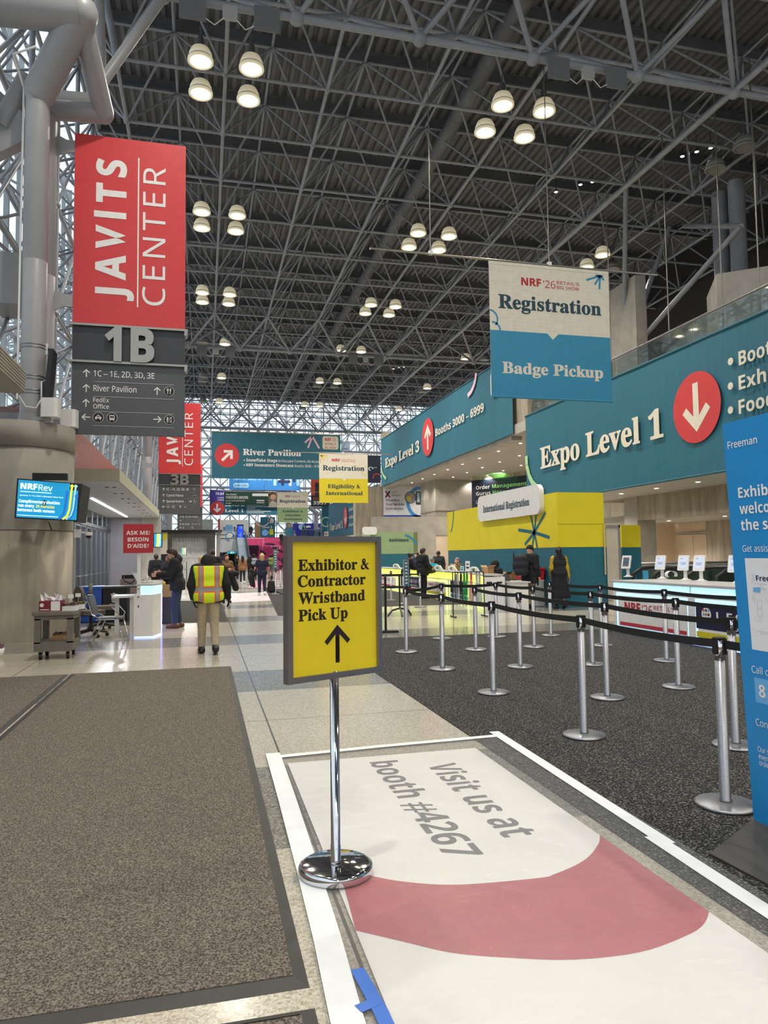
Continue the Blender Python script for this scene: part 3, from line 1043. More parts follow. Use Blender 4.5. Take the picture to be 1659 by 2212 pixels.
# River Pavilion banner
Y = 56.0
a, b = gy(457, 1033, Y), gy(735, 941, Y)
t = thing('hanging_banner', 'wide teal banner reading River Pavilion with red arrow disc', 'banner', ((a.x + b.x) / 2, Y, a.z), world=True)
m = MB(); P = Panel(m, a, (1, 0, 0), (0, 0, 1), b.x - a.x, b.z - a.z)
m.box((a.x, Y + .003, a.z), (b.x, Y + .02, b.z), TEAL)
P.rect(0, 0, 1, 1, TEAL, 0)
P.disc(.115, .50, .92, REDC, 1, 36)
P.arrow(.118, .5, 1.15, 45, .2, WHT, 2)
P.text('River Pavilion', .235, .515, .685, .135, WHT, 'serif')
P.disc(.245, .40, .05, WHT, 2, 12); P.disc(.245, .295, .05, WHT, 2, 12)
P.text('Snowflake Stage', .26, .375, .5, .065, WHT, 'bold'); P.text('AI-Focused Content, All-Access', .505, .375, .84, .055, WHT, 'sans')
P.text('NRF Innovators Showcase', .26, .27, .625, .065, WHT, 'bold'); P.text('Booths 8000 – 8199', .635, .27, .84, .055, WHT, 'sans')
P.rrect(.855, .68, .985, .98, .18, MINT, 1); P.rrect(.86, .69, .98, .97, .16, CREAM, 2)
nrf_logo(P, .875, .87, .965, .07, True, 3)
for pt in ((.715, .82), (.74, .70), (.83, .70)):
    P.stroke([(.775, .97), pt], .14, PINKP, 2)
m.build('printed_cloth', t)
m = MB(); m.tube((a.x - .2, Y, b.z + .05), (b.x + .3, Y, b.z + .05), .05, BRUSH, 8); m.build('hanging_pipe', t)
for f in (.39, .63, .87):
    m = MB(); rod(m, a.x + (b.x - a.x) * f, Y, b.z, 16, .02); m.build('hanging_rod', t)

# farther banners
NAVY = mat('navy_vinyl', '1d2550', 0.55); BLUEV = mat('bright_blue_vinyl', '2f80c6', 0.55); VIOLET = mat('violet_vinyl', '4a3a92', 0.55)
FOREST = mat('forest_green_vinyl', '1f4638', 0.55); SKYB = mat('pale_blue_print', 'a9d3ee', 0.55); SKIN1 = mat('skin_tone_print', 'c99b80', 0.6)
ORANGE = mat('orange_red_vinyl', 'c9482f', 0.55); DARKG = mat('dark_grey_vinyl', '26282c', 0.55); MAGP = mat('magenta_print', 'b03a78', 0.55)
def flat_banner(name, label, Y, u0, v0, u1, v1, base, draw, rods=(.2, .8), hang=True):
    a, b = gy(u0, v1, Y), gy(u1, v0, Y)
    t = thing(name, label, 'banner', ((a.x + b.x) / 2, Y, a.z), world=True)
    m = MB(); P = Panel(m, a, (1, 0, 0), (0, 0, 1), b.x - a.x, b.z - a.z); P.lift = .01
    m.box((a.x, Y + .005, a.z), (b.x, Y + .04, b.z), base)
    draw(P); m.build('printed_face', t)
    if hang:
        m = MB(); m.tube((a.x, Y + .02, b.z + .04), (b.x, Y + .02, b.z + .04), .05, BRUSH, 6); m.build('hanging_pipe', t)
        for f in rods:
            m = MB(); rod(m, a.x + (b.x - a.x) * f, Y + .02, b.z, 16, .025); m.build('hanging_rod', t)
    return t
def d_pos(P):
    P.rect(0, 0, 1, 1, BLUEV, 1)
    P.text('Smart POS • SoftPOS • IoT Terminal', .06, .52, .6, .11, SKYB, 'bold'); P.rrect(.06, .12, .27, .37, .15, SKYB, 2); P.text('Booth # 3943', .075, .19, .255, .1, BLUEV, 'bold', 3)
    for k in range(7):
        P.rrect(.62 + .055 * k, .25 + .2 * (k % 2), .66 + .055 * k, .6 + .15 * (k % 3), .06, (SKYB, WHT, NAVY)[k % 3], 2)
    P.rrect(.68, .4, .86, .55, .05, NAVY, 3)
flat_banner('hanging_banner', 'blue banner about Smart POS terminals below the River Pavilion banner', 84, 495, 1020, 648, 1058, BLUEV, d_pos)
def d_lv(P):
    P.rect(0, 0, 1, 1, TEALB, 1); P.rect(0, .5, 1, 1, VIOLET, 2)
    P.text('italk', .07, .82, .2, .1, WHT, 'bold', 3); P.text('Customer', .085, .67, .19, .05, WHT, 'bold', 3); P.text('Automated', .085, .58, .19, .05, WHT, 'bold', 3)
    P.disc(.083, .25, .82, REDC, 3); P.arrow(.083, .25, 1.05, -90, .2, WHT, 4)
    P.text('Level 2', .17, .34, .39, .13, WHT, 'serif', 3); P.text('Level 1', .17, .09, .385, .13, WHT, 'serif', 3)
    for k, w_ in enumerate((.22, .26, .1, .16, .28, .2)):
        P.rect(.42, .38 - .065 * k, .42 + w_, .40 - .065 * k, WHT, 3)
    burst(P, .86, .08, 1.1, .1, CYAN, ((90, 1), (70, .9), (115, .9), (50, .9)), 3)
flat_banner('hanging_banner', 'violet over teal banner reading Level 2 and Level 1 with red arrow disc', 86, 453, 1061, 640, 1111, TEALB, d_lv)
def d_wf(P):
    P.rect(0, 0, 1, 1, FOREST, 1)
    P.text('The fastest', .03, .74, .23, .12, WHT, 'bold', 2); P.text('WORKFORCE ANSWERS.', .03, .47, .45, .2, WHT, 'bold', 2)
    P.text('See our command-driven AI', .03, .28, .38, .1, WHT, 'bold', 2); P.text('at booth', .03, .1, .13, .1, WHT, 'bold', 2)
    P.rrect(.52, .68, .84, .88, .06, WHT, 2); P.rect(.6, .3, .75, .4, WHT, 2); P.rect(.6, .16, .75, .22, WHT, 2)
    P.rect(.82, -.17, 1, 1, mat('taupe_print', '7a6a60', 0.6), 2); P.disc(.91, .62, .33, SKIN1, 3); P.disc(.9, .76, .34, mat('brown_hair_print', '3c2a22', 0.6), 2.5); P.poly([(.82, -.15), (.85, .2), (.9, .35), (.98, .2), (1, -.15)], mat('cream_print', 'cfc5b2', 0.6), 3)
flat_banner('hanging_banner', 'dark green banner reading Workforce Answers with a portrait', 82.5, 484, 1063, 600, 1091, FOREST, d_wf)
def d_or(P):
    P.rect(0, 0, 1, 1, ORANGE, 1); P.rect(0, 0, 1, .33, DARKG, 2)
    P.text('UP', .1, .86, .5, .12, WHT, 'heavy', 2); P.rect(.22, .33, .42, .62, DARKG, 2); P.disc(.32, .66, .26, DARKG, 2); P.rect(.6, .35, .95, .8, DARKG, 2)
    P.text('SUN', .1, .2, .6, .07, ORANGE, 'bold', 3); P.text('3557', .1, .06, .85, .1, WHT, 'bold', 3)
flat_banner('hanging_banner', 'orange poster banner reading 3557 behind the yellow Registration banner', 92, 672, 1022, 712, 1094, ORANGE, d_or)
def d_gr(P):
    P.rect(0, 0, 1, 1, mat('pale_steel_vinyl', 'b9c6d6', 0.5), 1); P.text('UNITE', .1, .6, .75, .1, INK, 'bold', 2); P.arc(.55, .1, .6, 0, 180, .15, INK, 2)
flat_banner('hanging_banner', 'small pale grey banner beside the River Pavilion banner', 92, 738, 958, 756, 992, CYAN, d_gr)
def d_dk(P):
    P.rect(0, 0, 1, 1, mat('dark_plum_vinyl', '2c2c3a', 0.55), 1); P.text('O”', .1, .45, .7, .14, WHT, 'bold', 2); P.rect(.3, .1, .5, .5, NAVY, 2); P.arc(.7, .2, .5, 30, 200, .15, ORANGE, 3)
flat_banner('hanging_banner', 'dark banner hanging between the yellow Registration and Level 3 banners', 92, 793, 985, 822, 1043, DARKG, d_dk)

# ---------------------------------------------------------------- long teal banners on the mezzanine
def wavy_cloth(m, a, b, z0, z1, mt, n=90, amp=.05, sag=0.0):
    vs, fs = [], []
    d = (b - a); nrm = Vector((-1, 0, 0))
    rows = 12
    for j in range(rows + 1):
        f = j / rows
        for k in range(n + 1):
            s = k / n
            w_ = amp * (0.25 + f) * (math.sin(s * 47) * .5 + math.sin(s * 19 + 1.3) * .6 + math.sin(s * 91 + f * 3) * .25)
            p = a + d * s + nrm * (w_ * .5)
            vs.append((p.x, p.y, z1 + (z0 - z1) * f))
    for j in range(rows):
        for k in range(n):
            o = j * (n + 1) + k
            fs.append((o, o + 1, o + n + 2, o + n + 1))
    m.add(vs, fs, mt, True)
def long_banner(label, x, u0, u1, zb, zt, draw):
    """banner in the plane X = x, seen from the hall, from pixel column u0 (far) to u1 (near)"""
    a = gx(u0, 1100, x); b = gx(u1, 1100, x)
    a.z = b.z = 0
    t = thing('mezzanine_banner', label, 'banner', (x, (a.y + b.y) / 2, zb), world=True)
    m = MB(); wavy_cloth(m, a, b, zb, zt, TEAL)
    P = Panel(m, (x - .075, a.y, zb), b - a, (0, 0, 1), (b - a).length, zt - zb); P.lift = .004
    # artwork rides the cloth
    draw(P, lambda u, v=1050: (a.y - gx(u, v, x).y) / (a.y - b.y))
    m.build('printed_cloth', t)
    m = MB(); m.tube((x, a.y, zt), (x, b.y, zt), .05, TEALB, 8); m.build('top_sleeve', t)
    m = MB(); m.tube((x, a.y, zb), (x, b.y, zb), .04, TEALB, 8); m.build('bottom_hem', t)
def fz(u, v, zb, zt, x=XM):
    return (gx(u, v, x).z - zb) / (zt - zb)
def d_l1(P, fx):
    zb, zt = 3.9, 8.12
    P.text('Expo Level 1', fx(1171, 1012), fz(1173, 1013, zb, zt), fx(1438, 945), fz(1210, 955, zb, zt) - fz(1210, 1003, zb, zt), CREAM, 'serif', 2)
    c = fx(1508, 880); P.disc(c, fz(1508, 880, zb, zt), 1.12, REDC, 1, 40)
    P.arrow(c, fz(1508, 880, zb, zt), 1.55, -90, .26, CREAM, 2)
    for s, v, u1 in (('Boot', 781, 1672), ('Exhi', 834, 1672), ('Food', 886, 1678)):
        P.disc(fx(1583, v), fz(1583, v, zb, zt), .11, CREAM, 2, 16)
        P.text(s, fx(1601, v), fz(1601, v + 9, zb, zt), fx(u1, v - 30), .095, CREAM, 'bold', 2)
    P.disc(fx(1588, 937), fz(1586, 937, zb, zt), .11, CREAM, 2, 16)
    P.text('St', fx(1608, 935), fz(1606, 944, zb, zt), fx(1634, 930), .095, CREAM, 'bold', 2)
    P.stroke([(fx(u, v), max(.0, fz(u, v, zb, zt))) for u, v in ((1140, 985), (1141, 1005), (1146, 1027), (1153, 1042), (1163, 1053), (1177, 1061))], .28, MINT, 1)
long_banner('huge teal banner reading Expo Level 1 with red down arrow, above the kiosks', XM, 1140, 1900, 3.9, 8.12, d_l1)
def d_l3(P, fx):
    zb, zt = 7.55, 11.62
    P.text('Expo Level 3', fx(834, 1010), fz(834, 1011, zb, zt), fx(908, 975), .19, CREAM, 'serif', 2)
    cz = fz(926, 944, zb, zt); P.disc(fx(926, 944), cz, 1.3, REDC, 1, 40); P.arrow(fx(926, 944), cz, 1.75, 90, .3, CREAM, 2)
    P.text('Booths 3000 – 6999', fx(943, 943), fz(943, 943, zb, zt), fx(1048, 890), .12, CREAM, 'bold', 2)
    P.stroke([(fx(u, v), fz(u, v, zb, zt)) for u, v in ((1013, 855), (1020, 847), (1026, 834), (1030, 818), (1031, 806))], .26, PINKP, 2)
    P.rrect(fx(1063, 850), fz(1064, 862, zb, zt), fx(1100, 830), .93, .35, CREAM, 2)
    nrf_logo(P, fx(1068, 850), .8, fx(1096, 850), .06, True, 3)
    P.stroke([(fx(u, v), fz(u, v, zb, zt)) for u, v in ((825.5, 1008), (827, 1018), (830, 1027), (836, 1034))], .26, MINT, 2)
long_banner('long teal banner reading Expo Level 3 Booths 3000 - 6999 with red up arrow', XM, 825, 1113, 7.55, 11.62, d_l3)
def d_l1b(P, fx):
    P.text('Expo Level 1', fx(714), .2, fx(741), .2, CREAM, 'serif', 2)
    P.disc(fx(747), .47, 1.2, REDC, 1, 40); P.arrow(fx(747), .47, 1.7, -90, .28, CREAM, 2)
    for k, (s, u1) in enumerate((('Booths 100 – 1999', 772), ('Exhibitor Big Ideas 1–7', 777), ('Foodservice Innovation Zone & Retail Stage', 808), ('Startup Hub', 766))):
        P.disc(fx(753.5), .83 - .2 * k, .07, CREAM, 2, 10)
        P.text(s, fx(755), .8 - .2 * k, fx(u1), .08, CREAM, 'semi', 2)
    P.rrect(fx(802), .5, fx(814), .93, .4, CREAM, 2); nrf_logo(P, fx(803.5), .78, fx(812.5), .08, True, 3)
    P.arc(fx(715), .5, 2.4, 180, 260, .22, MINT, 2)
    burst(P, fx(790), .98, 1.2, .14, YEL, ((250, 1), (290, 1), (270, .8)))
long_banner('farther teal banner reading Expo Level 1 with red down arrow, beyond the pale wall poster', XM, 710, 815, 3.85, 7.85, d_l1b)
# teal panel strip further on
def d_tl(P):
    P.rect(0, 0, 1, 1, TEALB, 1); P.arc(.5, .55, .6, 0, 330, .14, MINT, 2); P.rrect(.25, .05, .98, .28, .2, CREAM, 2); nrf_logo(P, .35, .19, .9, .05, True, 3)
flat_banner('teal_column_wrap', 'dark teal wrap behind the far Level 1 banner', 93, 696, 1093, 712, 1170, TEALB, d_tl, hang=False)

# posters on the concrete under the Level 3 wing
GRAYV = mat('pale_grey_vinyl', 'cfd2d8', 0.5); BLUE2 = mat('royal_blue_vinyl', '1f4fae', 0.5)
def d_soti(P):
    P.rect(0, 0, 1, 1, GRAYV, 1); P.rect(0, 0, 1, .22, BLUE2, 2); P.text('SOTI', .04, .065, .35, .1, WHT, 'bold', 3); P.text('Level 3 | Booth 5421', .4, .09, .96, .07, WHT, 'bold', 3)
    P.stroke([(.04, .68), (.13, .84)], .14, NAVY, 3); P.stroke([(.04, .84), (.13, .68)], .14, NRF, 2)
    P.text('SOTI', .17, .79, .28, .045, NAVY, 'sans', 3); P.text('XSIGHT', .17, .71, .35, .045, NAVY, 'semi', 3)
    for k, s in enumerate(('Visualize', 'Your Mobile', 'Operations')):
        P.text(s, .04, .58 - .11 * k, .04 + (.28, .38, .36)[k], .06, NAVY, 'semi', 3)
    P.arc(.8, .55, 1.35, 60, 260, .3, BLUEV, 2); P.disc(.55, .68, .52, DARKG, 3); P.disc(.55, .68, .46, mat('photo_grey_print', '8b9494', 0.6), 4); P.disc(.52, .66, .2, YEL, 5); P.disc(.57, .74, .13, SKIN1, 6)
    P.poly([(.66, .5), (.99, .48), (.99, .84), (.66, .84)], DARKG, 3); P.poly([(.685, .56), (.97, .55), (.97, .81), (.685, .81)], SKYB, 4); P.rect(.74, .56, .8, .81, DARKG, 5); P.poly([(.78, .36), (.9, .36), (.86, .5), (.82, .5)], DARKG, 3)
flat_banner('wall_poster', 'pale grey and blue wall poster with a picture of a monitor', 60.1, 829, 1049, 933, 1131, GRAYV, d_soti, hang=False)
GRN = mat('bright_green_print', '8fd97a', 0.5); NIGHT = mat('night_blue_vinyl', '101f33', 0.5)
a = gy(1020, 1110, 52); b = gy(1146, 1110, 47.5); zt = gy(1020, 1039, 52).z
t = thing('wall_poster', 'dark navy poster reading Order Management Gurus Hangout', 'poster', (a.x, 50, a.z), world=True)
m = MB(); a.z = b.z = gy(1020, 1110, 52).z
P = up_panel(m, a, b, zt - a.z, .01); P.rect(0, 0, 1, 1, NIGHT, 1)
m.add([P.P(0, 0, 0), P.P(0, 1, 0), P.P(0, 1, -6), P.P(0, 0, -6), P.P(1, 0, 0), P.P(1, 1, 0), P.P(1, 1, -6), P.P(1, 0, -6)], [(0, 1, 2, 3), (4, 7, 6, 5), (1, 5, 6, 2), (3, 2, 6, 7), (0, 3, 7, 4)], NIGHT)
P.text('Order', .08, .72, .33, .11, WHT, 'bold', 2); P.text('Management', .37, .72, .95, .11, GRN, 'bold', 2)
P.text('Gurus', .08, .54, .34, .11, WHT, 'bold', 2); P.text('Hangout', .38, .54, .74, .11, GRN, 'bold', 2); P.text('L', .08, .3, .1, .1, WHT, 'sans', 2)
m.build('printed_face', t)
m = MB(); m.add([P.P(0, 0, -6), P.P(1, 0, -6), P.P(1, 1.35, -6), P.P(0, 1.35, -6)], [(0, 1, 2, 3)], CONC); m.build('backing_wall', t)
li = bpy.data.lights.new('green_uplight', 'SPOT'); li.energy = 180; li.color = (.25, 1, .2); li.spot_size = 2.2; li.spot_blend = 1
lo = bpy.data.objects.new('green_uplight', li); COL.objects.link(lo); lo.parent = t; q = P.P(.6, 1.02, 60); lo.location = q - t.location; lo.rotation_euler = (PI * .78, 0, 0)
# ceiling rods near the mezzanine guard
for k, u in enumerate((1447, 1560, 1641, 1320)):
    y_ = gx(u, 760 if u < 1500 else 640, XM + .5).y
    m = MB(); rod(m, XM + .5, y_, 8.0, 16, .022)
    m.build('suspension_rod', label='thin bright ceiling rod at the glass guard, %s from the far end' % ['second', 'third', 'fourth', 'first'][k], cat='rod', group='ceiling rods at the glass guard', loc=(XM + .5, y_, 8.0))
# ---------------------------------------------------------------- red wayfinding signs on the left columns
def icon(P, kind, cx, cy, r):
    W_ = WHT
    P.disc(cx, cy, r, W_, 2); P.disc(cx, cy, r * .93, BLACKI, 3)
    X = lambda v: cx + v * r / P.w
    Y = lambda v: cy + v * r / P.h
    def rc(a, b, c, d, l=4, m_=None): P.rect(X(a), Y(b), X(c), Y(d), m_ or W_, l)
    if kind == 'food':
        rc(-.32, -.6, -.2, .1); rc(-.45, .05, -.08, .2); rc(-.45, .2, -.37, .6); rc(-.3, .2, -.22, .6); rc(-.16, .2, -.08, .6); rc(.15, -.6, .28, .6); rc(.28, 0, .38, .55)
    elif kind == 'taxi':
        P.poly([(X(-.55), Y(-.25)), (X(.55), Y(-.25)), (X(.6), Y(.05)), (X(.4), Y(.12)), (X(.3), Y(.38)), (X(-.3), Y(.38)), (X(-.4), Y(.12)), (X(-.6), Y(.05))], W_, 4)
        rc(-.12, .4, .12, .52); rc(-.5, -.42, -.3, -.25); rc(.3, -.42, .5, -.25); rc(-.28, .14, .28, .3, 5, BLACKI); rc(-.3, -.15, .3, -.08, 5, BLACKI)
    elif kind == 'bus':
        P.rrect(X(-.48), Y(-.4), X(.48), Y(.52), r * .15, W_, 4); rc(-.38, .0, .38, .32, 5, BLACKI); rc(-.4, -.55, -.22, -.4); rc(.22, -.55, .4, -.4); rc(-.38, -.25, -.22, -.15, 5, BLACKI); rc(.22, -.25, .38, -.15, 5, BLACKI)
    elif kind == 'wc':
        for s in (-1, 1):
            P.disc(X(.34 * s), Y(.44), r * .13, W_, 4, 12); rc(.34 * s - .16, -.1, .34 * s + .16, .28); rc(.34 * s - .1, -.58, .34 * s - .01, 0); rc(.34 * s + .01, -.58, .34 * s + .1, 0)
        P.poly([(X(.14), Y(-.28)), (X(.54), Y(-.28)), (X(.42), Y(.2)), (X(.26), Y(.2))], W_, 4); rc(-.02, -.6, .02, .6)
    elif kind == 'plane':
        rc(-.09, -.5, .09, .55); P.poly([(X(-.55), Y(-.1)), (X(-.55), Y(-.2)), (X(.55), Y(-.2)), (X(.55), Y(-.1)), (X(.05), Y(.2)), (X(-.05), Y(.2))], W_, 4); rc(-.25, -.5, .25, -.4)
    elif kind == 'lift':
        rc(-.3, -.5, -.2, .5); rc(.2, -.5, .3, .5); rc(-.3, .4, .3, .5); P.disc(X(0), Y(.2), r * .12, W_, 4, 10); rc(-.1, -.45, .1, .05)
    else:
        rc(-.55, -.08, .55, .1); rc(-.4, .1, .4, .2)

def wayfinder(label, Y, x0, x1, zs, code, rows, brackets, lowlod=False):
    """zs: bottom, top of info panel, top of number panel, top of red panel"""
    zb, z1, z2, zt = zs
    w = x1 - x0
    t = thing('wayfinding_sign', label, 'sign', ((x0 + x1) / 2, Y, zb), world=True)
    D = .10
    def panel(z0, z3, mt, nm, draw, lab=None):
        m = MB(); m.box((x0, Y, z0), (x1, Y + D, z3), mt)
        P = Panel(m, (x0, Y - .001, z0), (1, 0, 0), (0, 0, 1), w, z3 - z0)
        draw(P); return m.build(nm, t, lab)
    def d_red(P):
        Q = Panel(P.mb, P.P(1, 0, 0), (0, 0, 1), (-1, 0, 0), P.h, P.w)
        Q.N = P.N
        Q.text('JAVITS', .135, .54, .88, .27, WHT, 'heavy', 2, space=1.4)
        Q.stroke([(.105, .432), (.905, .432)], .028, WHT, 2)
        Q.text('CENTER', .12, .185, .865, .205, WHT, 'sans', 2, space=1.2)
    panel(z2 + .02, zt, SIGNR, 'red_name_panel', d_red)
    o = panel(z1 + .02, z2 - .02, SLATED, 'number_panel', lambda P: None)
    m = MB(); P = Panel(m, (x0, Y - .06, z1), (1, 0, 0), (0, 0, 1), w, z2 - z1); P.lift = .001
    P.text(code, .285, .02, .725, .95, BRUSH, 'heavy', 1, depth=.05)
    m.build('raised_number', o, 'raised steel numerals')
    def d_info(P):
        for y, left, txt, txt2, right in rows:
            if left is not None: P.arrow(.125, y, .17, left, .022, WHT, 2)
            if isinstance(txt, str):
                P.text(txt, .187, y - .04, txt2, .085, WHT, 'semi', 2)
            elif txt and txt[0] == 'two':
                P.text(txt[1], .187, y + .015, txt2, .062, WHT, 'semi', 2); P.text(txt[2], .187, y - .075, txt2, .062, WHT, 'semi', 2)
            elif txt:
                for k, i_ in enumerate(txt): icon(P, i_, .232 + .12 * k, y, .108)
            for (px, kind) in right:
                if isinstance(kind, (int, float)): P.arrow(px, y, .17, kind, .022, WHT, 2)
                else: icon(P, kind, px, y, .105)
            P.stroke([(.187, y - .115), (.905, y - .115)], .012, BRUSH, 2)
    panel(zb, z1 - .02, SLATE, 'direction_panel', d_info)
    for z in (z1, z2):
        m = MB(); m.box((x0 - .06, Y - .07, z - .022), (x1 + .06, Y + .16, z + .022), BRUSH)
        m.box((x1 - .01, Y - .07, z - .12), (x1 + .05, Y + .14, z - .02), GREYM); m.build('steel_ledge', t)
    for z, xe in brackets:
        m = MB()
        m.prism([(x0, z - .13), (x0, z + .13), (xe + .22, z + .13), (xe, z + .23), (xe, z - .23), (xe + .22, z - .13)], Y + .02, Y + .08, GREYM, axis=1)
        m.tube((xe - .02, Y + .05, z - .2), (xe - .02, Y + .05, z + .2), .05, GREYM, 8)
        m.build('bracket', t)
YS = 15.75
k_ = lambda z: EYE + (z - EYE) * YS / 15.9
wayfinder('big red and slate sign numbered 1B on the front column', YS, -2.665, -.415, (k_(4.13), k_(5.655), k_(6.44), k_(10.59)), '1B',
          [(.855, 90, '1C – 1E, 2D, 3D, 3E', .725, ()), (.645, 90, 'River Pavilion', .565, ((.75, 90), (.858, 'food'))),
           (.435, 90, ('two', 'FedEx', 'Office'), .325, ()), (.235, 180, ('taxi', 'bus'), None, ((.755, 0), (.86, 'wc')))], ((k_(10.3), -3.05), (k_(6.95), -3.05)))
Y3 = 41.7; q3 = lambda z: EYE + (z - EYE) * Y3 / 34
wayfinder('red and slate sign numbered 3B partly behind the 1B sign', Y3, -2.49, -.22, (q3(3.54), q3(4.85), q3(5.36), q3(8.66)), '3B',
          [(.86, 90, '1C – 1E, 2D, 3D, 3E', .72, ((.855, 'food'),)), (.65, 90, 'Crystal Palace', .59, ((.855, 'pill'),)),
           (.44, 90, 'Special Events', .6, ((.755, 0), (.855, 'lift'))), (.245, 180, ('taxi', 'bus'), None, ((.52, 90), (.63, 'plane')))], ((q3(5.75), -3.3),))
Y1_ = 69.7; q1 = lambda z: EYE + (z - EYE) * Y1_ / 58
wayfinder('darkest farthest red sign, mostly hidden behind the 3B sign', Y1_, -2.45, -.18, (q1(3.58), q1(4.95), q1(5.5), q1(8.87)), '1C',
          [(.85, 45, '3B – 3E, River Pavilion', .82, ()), (.63, 45, None, None, ((.85, 'pill'),)), (.42, 90, '1D, 1E, 2D', .48, ((.62, 'wc'), (.74, 'food'), (.86, 'lift'))), (.22, 90, ('plane',), None, ((.6, 'bus'),))], ((q1(6.5), -3.02),))

# ---------------------------------------------------------------- carpet, mats, floor print
CARP = bpy.data.materials.new('speckled_charcoal_carpet'); CARP.use_nodes = True
def speck(m, stops, s1, s2, bump, rough=0.95):
    nt = m.node_tree; b = nt.nodes['Principled BSDF']
    tc = nt.nodes.new('ShaderNodeTexCoord')
    n1 = nt.nodes.new('ShaderNodeTexNoise'); n1.inputs['Scale'].default_value = s1; n1.inputs['Detail'].default_value = 2
    n2 = nt.nodes.new('ShaderNodeTexVoronoi'); n2.inputs['Scale'].default_value = s2
    nt.links.new(tc.outputs['Object'], n1.inputs[0]); nt.links.new(tc.outputs['Object'], n2.inputs[0])
    mt = nt.nodes.new('ShaderNodeMath'); mt.operation = 'MULTIPLY_ADD'
    nt.links.new(n2.outputs['Distance'], mt.inputs[0]); mt.inputs[1].default_value = 0.45; nt.links.new(n1.outputs[0], mt.inputs[2])
    r = nt.nodes.new('ShaderNodeValToRGB')
    r.color_ramp.elements[0].position = stops[0][0]; r.color_ramp.elements[0].color = rgb(stops[0][1])
    r.color_ramp.elements[1].position = stops[-1][0]; r.color_ramp.elements[1].color = rgb(stops[-1][1])
    for p, c in stops[1:-1]:
        e = r.color_ramp.elements.new(p); e.color = rgb(c)
    nt.links.new(mt.outputs[0], r.inputs[0]); nt.links.new(r.outputs[0], b.inputs['Base Color'])
    b.inputs['Roughness'].default_value = rough; b.inputs['Specular IOR Level'].default_value = 0.15
    bp = nt.nodes.new('ShaderNodeBump'); bp.inputs['Strength'].default_value = bump; bp.inputs['Distance'].default_value = .01
    nt.links.new(mt.outputs[0], bp.inputs['Height']); nt.links.new(bp.outputs[0], b.inputs['Normal'])
speck(CARP, [(.40, '09090b'), (.62, '1d1d20'), (.80, '403f3e'), (.95, '827e78')], 110, 60, .6)
MATC = bpy.data.materials.new('woven_taupe_mat'); MATC.use_nodes = True
speck(MATC, [(.35, '2a2724'), (.62, '4f4942'), (.92, '857c72')], 150, 100, .6)
RUB = mat('black_rubber', '33322f', 0.55, ns=4, na=.2)
m = MB(); m.box((2.16, 0.2, 0), (14, 12.93, .007), CARP)
m.build('carpet', label='speckled charcoal carpet under the silver belt posts', cat='carpet', loc=(6, 6, 0))
m = MB(); m.prism([(3.2, 20.9), (7.8, 20.9), (7.8, 34), (2.95, 34)], 0, .007, CARP)
m.build('carpet', label='speckled carpet strip in front of the yellow lit counter', cat='carpet', loc=(5, 26, 0))
m = MB(); m.prism([(1.85, 18.8), (3.1, 18.8), (3.1, 36), (2.9, 36)], 0, .007, CARP)
m.build('carpet', label='dark carpet wedge beside the aisle near the far belt posts', cat='carpet', loc=(2.5, 25, 0))
m = MB(); m.box((-2.6, 17.6, 0), (.55, 26.5, .007), CARP)
m.build('carpet', label='grey carpet behind the white help counter', cat='carpet', loc=(-1, 22, 0))
def door_mat(label, x0, y0, x1, y1, rib=False):
    t = thing('entrance_mat', label, 'mat', ((x0 + x1) / 2, (y0 + y1) / 2, 0), world=True)
    m = MB(); m.box((x0 + .06, y0 + .075, 0), (x1 - .05, y1 - .04, .011), MATC); m.build('carpet_pad', t)
    m = MB()
    def edge(a, b, c, d):
        vs = [(*a, .001), (*b, .001), (*c, .009), (*d, .009)]
        m.add(vs, [(0, 1, 2, 3)], RUB)
    edge((x0, y0), (x1, y0), (x1 - .055, y0 + .08), (x0 + .065, y0 + .08)); edge((x1, y0), (x1, y1), (x1 - .055, y1 - .03), (x1 - .055, y0 + .08))
    edge((x1, y1), (x0, y1), (x0 + .065, y1 - .03), (x1 - .055, y1 - .03)); edge((x0, y1), (x0, y0), (x0 + .065, y0 + .08), (x0 + .065, y1 - .03))
    m.build('rubber_border', t)
door_mat('large grey brown entrance mat filling the lower left floor', -1.71, 2.62, .365, 10.36)
door_mat('grey brown mat at the far left beyond the dark seam', -4.2, 2.62, -1.73, 10.34)
door_mat('mat corner at the bottom edge below the large mat', -1.71, .4, .365, 2.5)

SHEET = mat('white_floor_vinyl', 'f6f3ef', 0.3, ns=3, na=.03)
ROSE = mat('rose_floor_print', 'c0606a', 0.3, ns=5, na=.06)
GRYT = mat('grey_floor_print', '77767a', 0.35)
FILM = glass_mat('crinkled_film', (0.96, 0.96, 0.96, 1), 0.24, 0.06, 1.0)
for _q in FILM.node_tree.nodes:
    if _q.type == 'TEX_NOISE': _q.inputs['Scale'].default_value = 16; _q.inputs['Distortion'].default_value = 2.5
    if _q.type == 'BUMP': _q.inputs['Distance'].default_value = .12
    if _q.type == 'MAPPING': _q.inputs['Scale'].default_value = (.6, 2.6, 1)
_n = FILM.node_tree; _g = [x for x in _n.nodes if x.type == 'BSDF_GLOSSY'][0]; _x = [x for x in _n.nodes if x.type == 'MIX_SHADER'][0]
_d = _n.nodes.new('ShaderNodeBsdfDiffuse'); _d.inputs[0].default_value = (.85, .85, .85, 1); _y = _n.nodes.new('ShaderNodeMixShader'); _y.inputs[0].default_value = .72
_n.links.new(_d.outputs[0], _y.inputs[1]); _n.links.new(_g.outputs[0], _y.inputs[2]); _n.links.new(_y.outputs[0], _x.inputs[2])
t = thing('floor_graphic', 'white floor print with rose band reading Visit us at booth #4267', 'floor sticker', (1.3, 3, .007), world=True)
m = MB(); m.box((.597, .6, .0075), (2.06, 5.375, .010), SHEET)
